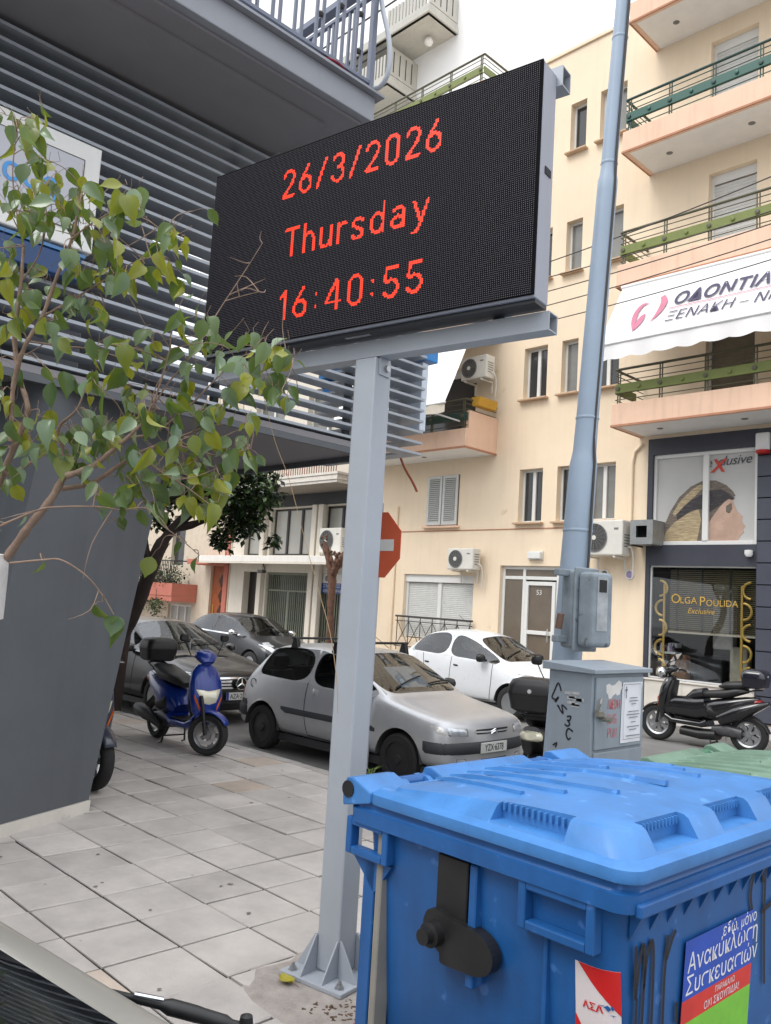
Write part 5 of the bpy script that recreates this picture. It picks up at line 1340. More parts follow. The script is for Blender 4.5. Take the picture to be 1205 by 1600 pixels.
    for i in range(nC-1):          # crisper belt line and sills
        for sg in (1,-1):
            for j, c in ((0,1.0),(2,.45*boxy),(3,.8*boxy),(4,.7*boxy)):
                e = bm.edges.get((V_[i,j,sg],V_[i+1,j,sg])) if V_[i,j,sg].is_valid and V_[i+1,j,sg].is_valid else None
                if e: e[cl] = max(e[cl], c)
    for i in (1, nC-2, nC-1):        # crisper nose and tail corners
        for sg in (1,-1):
            for j in range(6):
                a_, b_ = V_[i,j,sg], V_[i,j+1,sg]
                e = bm.edges.get((a_,b_)) if a_.is_valid and b_.is_valid and a_ is not b_ else None
                if e: e[cl] = max(e[cl], .55*boxy)
    for f in bm.faces: f.material_index = f[grp]
    me = bpy.data.meshes.new('shell'); bm.to_mesh(me); bm.free()
    tmp = bpy.data.objects.new('shell', me); COL.objects.link(tmp)
    sm = tmp.modifiers.new('s', 'SUBSURF'); sm.levels = sub+1; sm.render_levels = sub+1
    dg = bpy.context.evaluated_depsgraph_get(); ev = tmp.evaluated_get(dg).to_mesh()
    vs = [v.co.copy() for v in ev.vertices]; fs = [(tuple(p.vertices), p.material_index) for p in ev.polygons]
    tmp.evaluated_get(dg).to_mesh_clear(); bpy.data.objects.remove(tmp)
    bvh = BVHTree.FromPolygons(vs, [f for f,_ in fs])
    # wheel arches
    ra = arch or r_w+.055
    kill = set()
    for wx in wheels:
        for k, v in enumerate(vs):
            if abs(v.y) < W*.55: continue
            d = math.hypot(v.x-wx, v.z-r_w)
            if d < ra: kill.add(k)
    keep = []; inner = set()
    for f, g in fs:
        if g == 0 and all(k in kill for k in f): continue
        keep.append((f, g))
    for f, g in keep:
        for k in f:
            if k in kill:
                v = vs[k]; wx = min(wheels, key=lambda a: abs(a-v.x)); dx, dz = v.x-wx, v.z-r_w; d = math.hypot(dx, dz) or 1
                vs[k] = Vec((wx+dx/d*ra, v.y, r_w+dz/d*ra)) if dz > 0 else Vec((wx+math.copysign(ra, dx), v.y, v.z))
    kill = set()
    def sub_mesh(sel, nm, mt, par):
        ids = {}; vv = []; ff = []
        for f, g in keep:
            if not sel(g): continue
            q = []
            for k in f:
                if k not in ids: ids[k] = len(vv); vv.append(tuple(vs[k]))
                q.append(ids[k])
            ff.append(tuple(q))
        b = MB().add(vv, ff); return b.obj(nm, mt, par, smooth=50, recalc=False)
    body = sub_mesh(lambda g: g == 0, 'body', paint, t)
    mx_ = sum(c[0] for c in cols)/nC; ids = {}; lv = []; lf_ = []
    for f, g in keep:            # dark lining inside the shell
        if g or min(vs[k].z for k in f) < .45: continue
        q = []
        for k in f:
            if k not in ids: ids[k] = len(lv); v = vs[k]; lv.append((mx_+(v.x-mx_)*.988, v.y*.965, .6+(v.z-.6)*.965))
            q.append(ids[k])
        lf_.append(tuple(q))
    MB().add(lv, lf_).obj('lining', m_int, t, smooth=50, recalc=False)
    for g in sorted(set(g for _, g in keep if g)):
        sub_mesh(lambda q: q == g, glass[g//2-1][0], m_glass, t)
    # wells, underbody, wheels
    xr_ = min(c[0] for c in cols)
    MB().box((xr_+.3,-W*.86,z0-.05),(-.35,W*.86,z0+.04)).obj('underbody', m_int, t)
    for wi, wx in enumerate(wheels):
        for sg in (1,-1):
            b = MB(); n = 14; rr = []
            for q in range(n+1):
                a = PI*q/n; rr.append([(wx+ra*1.0*math.cos(a), sg*(W*.99), r_w+ra*math.sin(a)),(wx+ra*math.cos(a), sg*W*.58, r_w+ra*math.sin(a))])
            b.grid(rr); b.add([r_[1] for r_ in rr], [tuple(range(n+1))]); b.obj('wheel_well', m_int, t)
            wh = bpy.data.objects.new('wheel', None)
            yo = W*.985
            ty = MB().lathe([(r_w*.64,-wheel_w),(r_w*.9,-wheel_w),(r_w*.985,-wheel_w*.85),(r_w,-wheel_w*.5),(r_w*.985,-wheel_w*.12),(r_w*.9,0),(r_w*.66,.0)], (0,0,0), 'y', 32, closed=True)
            ty.xf(Mat.Scale(sg,4,(0,1,0)) @ Mat.Translation((0,-.0,0)))
            hub = MB()
            if rim == 'steel':
                hub.lathe([(r_w*.66,-.02),(r_w*.62,-.05),(r_w*.5,-.055),(r_w*.45,-.02),(r_w*.2,-.015),(r_w*.18,.005),(0,.008)], (0,0,0), 'y', 28)
            else:
                hub.lathe([(r_w*.66,-.012),(r_w*.63,-.012),(r_w*.62,-.08),(.02,-.085)], (0,0,0), 'y', 28)
                for k in range(7):
                    a = 2*PI*k/7; c_, s_ = math.cos(a), math.sin(a)
                    p = lambda rad, wd: ((rad*c_-wd*s_), (rad*s_+wd*c_))
                    i0, i1 = p(.03,-.022), p(.03,.022); o0, o1 = p(r_w*.64,-.03), p(r_w*.64,.03)
                    hub.hexa([(i0[0],-.045,i0[1]),(o0[0],-.045,o0[1]),(o1[0],-.045,o1[1]),(i1[0],-.045,i1[1]),(i0[0],-.012,i0[1]),(o0[0],-.018,o0[1]),(o1[0],-.018,o1[1]),(i1[0],-.012,i1[1])])
                hub.lathe([(.05,-.04),(.05,-.008),(0,-.002)], (0,0,0), 'y', 16)
            hub.xf(Mat.Scale(sg,4,(0,1,0)))
            wo = ty.obj('wheel', m_rub, t, smooth=40, loc=(wx,sg*yo,r_w)); bpy.data.objects.remove(wh)
            hub.obj('rim', m_alloy if rim != 'black' and rim != 'steel' else mat('steel_rim', S(52,52,54), .5, metal=.3, var=.2), wo, smooth=40)
    # seats, dash, wheel
    gx = [c for c in glass if c[0] == 'windshield'][0]
    cw = cols[gx[1]]; rf = cols[gx[2]]
    b = MB(); xs_ = rf[3]-.35
    for sy in (-.36,.36):
        for x_ in (xs_, xs_-.85):
            b.box((x_-.15,sy-.23,.32),(x_+.3,sy+.23,.52)); b.hexa([(x_-.28,sy-.22,.45),(x_-.12,sy-.22,.45),(x_-.12,sy+.22,.45),(x_-.28,sy+.22,.45),(x_-.42,sy-.19,.98),(x_-.33,sy-.19,.98),(x_-.33,sy+.19,.98),(x_-.42,sy+.19,.98)])
            b.box((x_-.44,sy-.12,1.01),(x_-.35,sy+.12,1.16))
    b.obj('seat', m_int, t, bevel=.03)
    MB().hexa([(cw[3]+.02,-W*.8,.55),(cw[3]+.02,W*.8,.55),(cw[3]-.45,W*.8,.55),(cw[3]-.45,-W*.8,.55),(cw[3]-.05,-W*.78,cw[6]-.03),(cw[3]-.05,W*.78,cw[6]-.03),(cw[3]-.42,W*.8,cw[6]-.03),(cw[3]-.42,-W*.8,cw[6]-.03)]).obj('dashboard', m_int, t, bevel=.03)
    MB().torus((0,0,0), .18, .014, 'x', 24, 8).xf(Mat.Translation((cw[3]-.50,.36,cw[6]+.0)) @ Mat.Rotation(R(-25),4,'Y')).obj('steering_wheel', m_black, t, smooth=60)
    # --- helpers that lay trim on the shell
    def hit(axis, a, c, sgn):
        if axis == 'x': o_, d = Vec((5 if sgn > 0 else -9, a, c)), Vec((-sgn,0,0))
        elif axis == 'y': o_, d = Vec((a, 5*sgn, c)), Vec((0,-sgn,0))
        else: o_, d = Vec((a, c, 5)), Vec((0,0,-1))
        h = bvh.ray_cast(o_, d)
        if h[0] is None: return None, None
        n_ = h[1]
        if n_.dot(d) > 0: n_ = -n_
        return h[0], n_
    def patch(nm, corners, axis, sgn, mt, off_=.006, nu=8, nv=6, par=None):
        (a0,c0),(a1,c1),(a2,c2),(a3,c3) = corners
        rows = []
        for k in range(nv+1):
            row = []
            for i in range(nu+1):
                u, v = i/nu, k/nv
                a = (a0*(1-u)+a1*u)*(1-v)+(a3*(1-u)+a2*u)*v; c = (c0*(1-u)+c1*u)*(1-v)+(c3*(1-u)+c2*u)*v
                p, n_ = hit(axis, a, c, sgn)
                if p is None: row.append(None); continue
                e = min(u,1-u,v,1-v); row.append(tuple(p+n_*(off_ if e > .001 else -.004)))
            rows.append(row)
        b = MB(); vs_ = []; idx = {}
        for k in range(nv+1):
            for i in range(nu+1):
                if rows[k][i] is not None: idx[k,i] = len(vs_); vs_.append(rows[k][i])
        fs_ = [(idx[k,i],idx[k,i+1],idx[k+1,i+1],idx[k+1,i]) for k in range(nv) for i in range(nu) if all(q in idx for q in ((k,i),(k,i+1),(k+1,i+1),(k+1,i)))]
        if not fs_: return None
        return b.add(vs_, fs_).obj(nm, mt, par or t, smooth=60)
    def line(nm, pts, axis, sgn, wd, mt, off_=.002, par=None):
        P = smooth_path([(a,c,0) for a,c in pts], 6); L = []
        for i, p in enumerate(P):
            tg = (P[min(i+1,len(P)-1)]-P[max(i-1,0)]).normalized(); nr = Vec((-tg.y,tg.x,0))*wd/2
            A_, nA = hit(axis, p.x-nr.x, p.y-nr.y, sgn); B_, nB = hit(axis, p.x+nr.x, p.y+nr.y, sgn)
            if A_ is None or B_ is None: continue
            L.append([tuple(A_+nA*off_),tuple(B_+nB*off_)])
        if len(L) > 1: return MB().grid(L).obj(nm, mt, par or body, smooth=60)
    def lamp(nm, corners, axis, sgn, mt, off_=.01, nu=8, nv=6):
        cx = sum(c[0] for c in corners)/4; cz = sum(c[1] for c in corners)/4
        big = [(cx+(a-cx)*1.10, cz+(c-cz)*1.16) for a, c in corners]
        o = patch(nm, big, axis, sgn, m_black, .004, nu, nv)
        if o: patch('lens', corners, axis, sgn, mt, off_, nu, nv, o)
        return o
    patch.lamp = lamp
    return t, body, patch, line, hit
def number_plate(t, x, y, z, txt, par=None, w_=.46, h=.11, euro=False):
    pl = MB().box((x,y-w_/2,z-h/2),(x+.012,y+w_/2,z+h/2)).obj('number_plate', m_plate, par or t, bevel=.003, seg=1)
    b = MB(); text_on(b, txt, lambda u, v: (x+.0135, y+u, z-.032+v), .098, align='CENTER', bold=.001, sx=.80); b.obj('lettering', m_plt, pl)
    if euro: MB().box((x+.0121,y-w_/2,z-h/2),(x+.0135,y-w_/2+.04,z+h/2)).obj('band', mat('plate_blue', S(30,60,160), .4), pl)
    return pl
def mirror(t, x, y, z, mt, sgn, w_=.1, h=.12):
    o = MB().body([(-.07,0,.5*w_,h*.4),(-.03,0,w_*.85,h*.55),(.04,0,w_*.8,h*.5),(.09,0,w_*.3,h*.25)]).xf(Mat.Translation((x,y+sgn*w_*.8,z))).obj('mirror', mt, t, smooth=50)
    MB().box((x-.02,min(y-sgn*.06,y+sgn*.06),z-.06),(x+.03,max(y-sgn*.06,y+sgn*.06),z-.02)).obj('arm', m_black, o)
    return o
def wipers(t, hit, x, z, n=2, ys=(-.45,.1), ln=.55):
    for y in ys:
        pts = []
        for k in range(9):
            p, n_ = hit('z', x-.10-.14*k/8, y+ln*k/8, 1)
            if p is not None: pts.append(tuple(p+n_*.018))
        if len(pts) > 2: MB().tube(pts, .010, 6).obj('wiper', m_black, t)

m_silver = mat('paint_silver', S(190,191,193), .34, metal=.45, var=.07, vscale=3, coat=.3, streak=.12)
m_wht = mat('paint_white', S(226,228,230), .28, var=.02, coat=.6)
m_blk = mat('paint_black', (.006,.006,.008), .3, var=.1, coat=.35)
m_dgr = mat('paint_dark_grey', (.012,.014,.018), .3, var=.1, coat=.4)

# silver three-door hatchback (boxy, black bumpers, roof bars)
hatch = [
 (-.09,-.11,-.06,-.035,.68,.71,.72,.66,.48,.87),
 (-.20,-.22,-.17,-.14,.725,.76,.775,.745,.57,.975),
 (-.50,-.52,-.50,-.46,.775,.81,.835,.765,.60,1.0),
 (-.92,-.90,-.88,-.84,.84,.87,.895,.765,.62,1.0),
 (-1.16,-1.14,-1.02,-.93,.865,.91,.935,.78,.67,1.0),
 (-1.62,-1.66,-1.77,-1.70,.875,1.285,1.345,.785,.615,1.0),
 (-2.20,-2.22,-2.20,-2.18,.89,1.335,1.385,.79,.62,1.0),
 (-2.86,-2.98,-2.88,-2.86,.91,1.325,1.37,.78,.615,1.0),
 (-3.24,-3.30,-3.14,-3.16,.92,1.275,1.325,.755,.60,.99),
 (-3.58,-3.56,-3.52,-3.54,.93,.955,.965,.69,.57,.94),
 (-3.70,-3.66,-3.66,-3.68,.70,.70,.70,.64,.48,.86)]
gl = [('windshield',4,5,4,6),('side_window',4,6,3,4),('rear_side_window',6,8,3,4),('rear_window',8,9,4,6)]
t, body, patch, line, hit = car('parked_car', 'dusty silver three-door hatchback with black roof bars parked at the kerb', hatch, .80, (-5.72,7.42,-.12), R(1.5), m_silver, (-.70,-3.085), .275, gl, 'steel', boxy=1.0)
for sg in (1,-1):
    line('door_seam', [(-1.20,.88),(-1.22,.6),(-1.25,.30)], 'y', sg, .012, m_seam); line('door_seam', [(-2.24,.92),(-2.26,.6),(-2.2,.30)], 'y', sg, .012, m_seam); line('door_seam', [(-1.25,.30),(-1.7,.285),(-2.2,.30)], 'y', sg, .012, m_seam)
    patch('side_moulding', [(-1.02,.50),(-2.74,.50),(-2.74,.60),(-1.02,.60)], 'y', sg, m_trim, .012, 14, 2)
    patch('side_moulding', [(-3.42,.50),(-3.6,.50),(-3.6,.60),(-3.42,.60)], 'y', sg, m_trim, .012, 5, 2)
    patch('door_handle', [(-2.02,.77),(-2.14,.77),(-2.14,.87),(-2.02,.87)], 'y', sg, m_silver, .014, 4, 4)
    MB().torus((0,0,0), .055, .005, 'y', 16, 5).xf(Mat.Translation((-3.34,sg*.755,.80))).obj('fuel_cap', m_seam, body) if sg < 0 else None
    patch.lamp('headlight', [(sg*.40,.575),(sg*.66,.585),(sg*.68,.69),(sg*.40,.675)], 'x', 1, m_lens, .010, 8, 4)
    patch('indicator', [(sg*.665,.59),(sg*.75,.60),(sg*.755,.70),(sg*.685,.69)], 'x', 1, mat('clear_indicator', S(206,204,200), .1, metal=.3), .008, 4, 4)
    patch.lamp('fog_lamp', [(sg*.42,.30),(sg*.58,.30),(sg*.58,.37),(sg*.42,.37)], 'x', 1, m_lens, .006, 4, 3)
    patch('tail_light', [(-3.56,.60),(-3.67,.60),(-3.64,.86),(-3.54,.86)], 'y', sg, m_tail, .01, 4, 4)
    mirror(t, -1.36, sg*.76, .97, m_black, sg)
patch('bumper', [(-.77,.395),(.77,.395),(.77,.53),(-.77,.53)], 'x', 1, m_trim, .022, 20, 4)
for sg in (1,-1): patch('bumper', [(-.10,.395),(-.36,.395),(-.36,.53),(-.10,.53)], 'y', sg, m_trim, .02, 6, 4); patch('bumper', [(-3.42,.36),(-3.68,.36),(-3.68,.54),(-3.42,.54)], 'y', sg, m_trim, .02, 6, 4)
patch('rear_bumper', [(-.7,.36),(.7,.36),(.7,.54),(-.7,.54)], 'x', -1, m_trim, .02, 12, 4)
gr = patch('grille', [(-.30,.585),(.30,.585),(.34,.665),(-.34,.665)], 'x', 1, m_black, .004, 10, 3)
line('grille_bar', [(-.30,.625),(0,.62),(.30,.625)], 'x', 1, .016, m_silver, .012); 
for s_ in (.0,.022): 
    for sg in (1,-1): MB().tube([(-.005,sg*.055,.60+s_),(.012,0,.63+s_)], .007, 5).obj('badge', m_chrome, gr)
patch('lower_grille', [(-.28,.27),(.28,.27),(.28,.36),(-.28,.36)], 'x', 1, m_black, .004, 8, 3)
number_plate(t, .012, -.02, .46, 'YZX·6378'); wipers(t, hit, -.98, .93)
for x in (-1.95,-2.72):
    rb = MB().tube([(x,-.66,1.425),(x,.66,1.425)], .016, 8).obj('roof_bar', m_black, t, smooth=50)
    for sg in (1,-1): MB().hexa([(x-.07,sg*.60-.03,1.30),(x+.07,sg*.60-.03,1.30),(x+.07,sg*.60+.03,1.28),(x-.07,sg*.60+.03,1.28),(x-.03,sg*.60-.03,1.43),(x+.03,sg*.60-.03,1.43),(x+.03,sg*.60+.03,1.43),(x-.03,sg*.60+.03,1.43)]).obj('foot', m_black, rb, bevel=.01)
MB().tube([(-1.85,.2,1.37),(-2.35,.2,1.62)], .004, 5).obj('aerial', m_black, t)
MB().hexa([(-1.28,-.12,.95),(-1.28,.40,.95),(-1.30,.40,.95),(-1.30,-.12,.95),(-1.62,-.12,1.16),(-1.62,.40,1.16),(-1.64,.40,1.16),(-1.64,-.12,1.16)]).obj('sun_shade', mat('shade_foil', S(150,156,170), .4), t)

# white five-door rounded hatchback
wh = [
 (-.10,-.16,-.10,-.05,.66,.70,.71,.60,.44,.82),
 (-.24,-.30,-.24,-.20,.76,.80,.82,.73,.54,.96),
 (-.52,-.54,-.52,-.48,.84,.87,.90,.775,.58,1.0),
 (-.86,-.84,-.80,-.76,.92,.95,.975,.79,.60,1.0),
 (-1.06,-1.04,-.92,-.86,.955,.985,1.01,.795,.63,1.0),
 (-1.60,-1.62,-1.66,-1.56,.98,1.37,1.46,.80,.59,1.0),
 (-2.20,-2.22,-2.18,-2.16,1.0,1.47,1.54,.80,.60,1.0),
 (-2.76,-2.84,-2.72,-2.70,1.02,1.45,1.51,.795,.59,1.0),
 (-3.16,-3.26,-3.06,-3.10,1.04,1.34,1.41,.77,.56,.99),
 (-3.58,-3.56,-3.50,-3.54,1.0,1.02,1.03,.70,.56,.95),
 (-3.70,-3.66,-3.66,-3.68,.72,.72,.72,.62,.46,.85)]
gl = [('windshield',4,5,4,6),('side_window',4,6,3,4),('rear_side_window',6,8,3,4),('rear_window',8,9,4,6)]
t, body, patch, line, hit = car('parked_car', 'white rounded five-door hatchback parked before the beige building entrance', wh, .82, (-8.42,12.98,-.12), R(-1.5), m_wht, (-.66,-3.10), .30, gl, 'alloy')
for sg in (1,-1):
    line('door_seam', [(-1.10,.95),(-1.10,.6),(-1.14,.30)], 'y', sg, .012, m_seam); line('door_seam', [(-2.10,1.0),(-2.12,.6),(-2.08,.30)], 'y', sg, .012, m_seam); line('door_seam', [(-2.86,1.02),(-2.80,.75),(-2.68,.5)], 'y', sg, .012, m_seam); line('door_seam', [(-1.14,.30),(-1.7,.285),(-2.6,.30)], 'y', sg, .01, m_seam)
    for x in (-1.98,-2.74): patch('door_handle', [(x+.07,.83),(x-.07,.83),(x-.07,.87),(x+.07,.87)], 'y', sg, m_black, .02, 4, 2)
    patch.lamp('headlight', [(sg*.44,.64),(sg*.70,.68),(sg*.745,.83),(sg*.58,.82)], 'x', 1, m_lens, .010, 8, 6)
    patch('tail_light', [(-3.50,.72),(-3.64,.72),(-3.58,.98),(-3.46,.98)], 'y', sg, m_tail, .01, 4, 4)
    mirror(t, -1.30, sg*.80, 1.04, m_black, sg, .11, .14)
patch('grille', [(-.34,.60),(.34,.60),(.40,.66),(-.40,.66)], 'x', 1, m_black, .004, 8, 3); patch('lower_grille', [(-.5,.30),(.5,.30),(.5,.42),(-.5,.42)], 'x', 1, m_black, .004, 8, 3)
number_plate(t, .02, 0, .50, 'IMZ·4718'); wipers(t, hit, -.92, 1.0)
MB().tube([(-2.5,.25,1.53),(-2.9,.25,1.78)], .004, 5).obj('aerial', m_black, t)

# black executive saloon with chrome grille
sal = [
 (-.10,-.16,-.08,-.03,.66,.72,.74,.70,.50,.86),
 (-.26,-.28,-.20,-.15,.73,.78,.80,.83,.62,.97),
 (-.55,-.55,-.52,-.48,.80,.85,.875,.88,.66,1.0),
 (-1.05,-1.0,-.98,-.92,.885,.93,.95,.89,.70,1.0),
 (-1.42,-1.40,-1.28,-1.18,.93,.965,.985,.895,.73,1.0),
 (-2.05,-2.10,-2.16,-2.02,.95,1.34,1.42,.90,.63,1.0),
 (-2.70,-2.72,-2.68,-2.64,.97,1.40,1.465,.90,.64,1.0),
 (-3.45,-3.50,-3.36,-3.30,.985,1.365,1.43,.89,.62,1.0),
 (-3.95,-3.95,-3.92,-3.88,.99,1.03,1.07,.87,.66,.99),
 (-4.60,-4.56,-4.56,-4.58,.95,.98,.99,.80,.62,.95),
 (-4.78,-4.74,-4.74,-4.76,.70,.70,.70,.72,.52,.87)]
gl = [('windshield',4,5,4,6),('side_window',4,6,3,4),('rear_side_window',6,7,3,4),('rear_window',7,8,4,6)]
t, body, patch, line, hit = car('parked_car', 'black saloon with chrome star grille parked behind the blue scooter', sal, .92, (-10.46,7.34,-.10), R(1), m_blk, (-.84,-3.70), .325, gl, 'alloy', boxy=.8)
for sg in (1,-1):
    patch.lamp('headlight', [(sg*.42,.60),(sg*.80,.66),(sg*.82,.77),(sg*.50,.735)], 'x', 1, m_lens, .010, 8, 5)
    patch.lamp('fog_lamp', [(sg*.50,.33),(sg*.74,.33),(sg*.74,.39),(sg*.50,.39)], 'x', 1, m_lens, .006, 5, 3)
    line('door_seam', [(-1.5,.92),(-1.52,.6),(-1.55,.32)], 'y', sg, .012, m_seam); line('door_seam', [(-2.66,.97),(-2.68,.6),(-2.6,.32)], 'y', sg, .012, m_seam)
    for x in (-2.45,-3.35): patch('door_handle', [(x+.1,.84),(x-.1,.84),(x-.1,.875),(x+.1,.875)], 'y', sg, m_chrome, .02, 4, 2)
    line('window_trim', [(-1.55,.952),(-2.6,.985),(-3.55,1.0)], 'y', sg, .018, m_chrome, .006)
    mirror(t, -1.62, sg*.87, 1.0, m_blk, sg, .11, .13)
gp = patch('grille', [(-.36,.50),(.36,.50),(.40,.70),(-.40,.70)], 'x', 1, m_black, .006, 10, 6)
for z in (.53,.575,.62,.665): line('grille_bar', [(-.36,z),(0,z+.004),(.36,z)], 'x', 1, .026, m_chrome, .022, gp)
sx_ = .075
MB().torus((sx_,0,.60), .088, .009, 'x', 24, 6).obj('star_ring', m_chrome, gp, smooth=60)
for k in range(3):
    a = PI/2+2*PI*k/3; MB().tube([(sx_,0,.60),(sx_,.084*math.cos(a),.60+.084*math.sin(a))], [.02,.005], 6).obj('star_point', m_chrome, gp)
MB().lathe([(.087,0),(.0,.001)], (sx_-.012,0,.60), 'x', 24).obj('star_back', m_black, gp)
patch('lower_grille', [(-.40,.28),(.40,.28),(.40,.34),(-.40,.34)], 'x', 1, m_black, .004, 8, 3)
number_plate(t, .035, .0, .415, 'AZA·2510', euro=True); wipers(t, hit, -1.24, .985, ys=(-.55,.0), ln=.6)

# dark hatchback on the far side
t, body, patch, line, hit = car('parked_car', 'dark grey hatchback with long swept headlights parked before the shop row', [tuple([c[0]*1.08,c[1]*1.08,c[2]*1.08,c[3]*1.08,c[4]*.97,c[5]*.97,c[6]*.965]+[c[7]*1.07,c[8]*1.05,c[9]]) for c in wh], .87, (-15.45,12.5,-.12), R(2), m_dgr, (-.80,-3.38), .31, [('windshield',4,5,4,6),('side_window',4,6,3,4),('rear_side_window',6,8,3,4),('rear_window',8,9,4,6)], 'alloy')
for sg in (1,-1):
    patch.lamp('headlight', [(sg*.44,.58),(sg*.70,.62),(sg*.80,.82),(sg*.66,.80)], 'x', 1, m_lens, .010, 8, 6)
    patch('headlight_sweep', [(-.26,.70),(-.62,.84),(-.60,.87),(-.26,.78)], 'y', sg, m_lens, .006, 6, 3)
    line('window_trim', [(-1.3,.965),(-2.3,.99),(-3.2,1.02)], 'y', sg, .03, m_chrome, .006)
    mirror(t, -1.42, sg*.84, 1.02, m_chrome, sg, .11, .13)
patch('grille', [(-.36,.34),(.36,.34),(.42,.52),(-.42,.52)], 'x', 1, m_black, .004, 8, 4); number_plate(t, .03, 0, .46, 'HPN·8802')
line('chrome_strip', [(-.5,.60),(0,.60),(.5,.60)], 'x', 1, .025, m_chrome, .008); wipers(t, hit, -1.0, .97)

# grey car close to the viewer, only its pillar, windscreen and mirror in view
near = list(wh); near[5] = (-1.9,-1.95,-2.3,-2.2,.98,1.40,1.46,.80,.59,1.0); near[6] = (-2.45,-2.45,-2.6,-2.55,1.0,1.47,1.53,.80,.60,1.0); near[7] = (-2.9,-2.95,-2.9,-2.85,1.02,1.45,1.51,.795,.59,1.0)
m_grn = mat('paint_warm_grey', S(150,148,142), .35, metal=.4, var=.05, coat=.5)
t, body, patch, line, hit = car('parked_car', 'grey car in the near corner, only its windscreen pillar and black mirror in view', near, .82, (.47,1.0,-.085), R(27), m_grn, (-.66,-3.10), .30, gl, 'alloy', pillar=.085)
for sg in (1,-1): line('door_seam', [(-1.10,.95),(-1.10,.6),(-1.14,.30)], 'y', sg, .012, m_seam)
Ri = (Mat.Translation((.47,1.0,-.085)) @ Mat.Rotation(R(27),4,'Z')).inverted()
def at_z(x, y, z):
    d = CR*((x-602.5)/FPX)-CU*((y-800)/FPX)+CF; return Vec((0,0,CAM_H))+d*((z-CAM_H)/d.z)
pts = [Ri @ at_z(*p) for p in ((150,1545,1.08),(205,1558,1.05),(252,1570,1.03),(305,1584,1.01),(352,1598,.99),(384,1606,.98))]
fm = MB().tube(smooth_path(pts,4), [.006]*5+[.009]*4+[.015]*4+[.014]*4+[.009]*4, 10).obj('folded_mirror', m_black, t, smooth=60)
MB().tube([pts[1]+Vec((.01,-.005,.010)),pts[2]+Vec((.01,-.01,.016))], .004, 6).obj('mirror_edge', m_chrome, fm)
MB().lathe([(0,-.014),(.011,-.01),(.014,0),(.012,.014),(0,.018)], pts[-1]+Vec((0,0,.008)), 'z', 12).obj('mirror_tip', m_black, fm, smooth=50)
wipers(t, hit, -.92, 1.0)
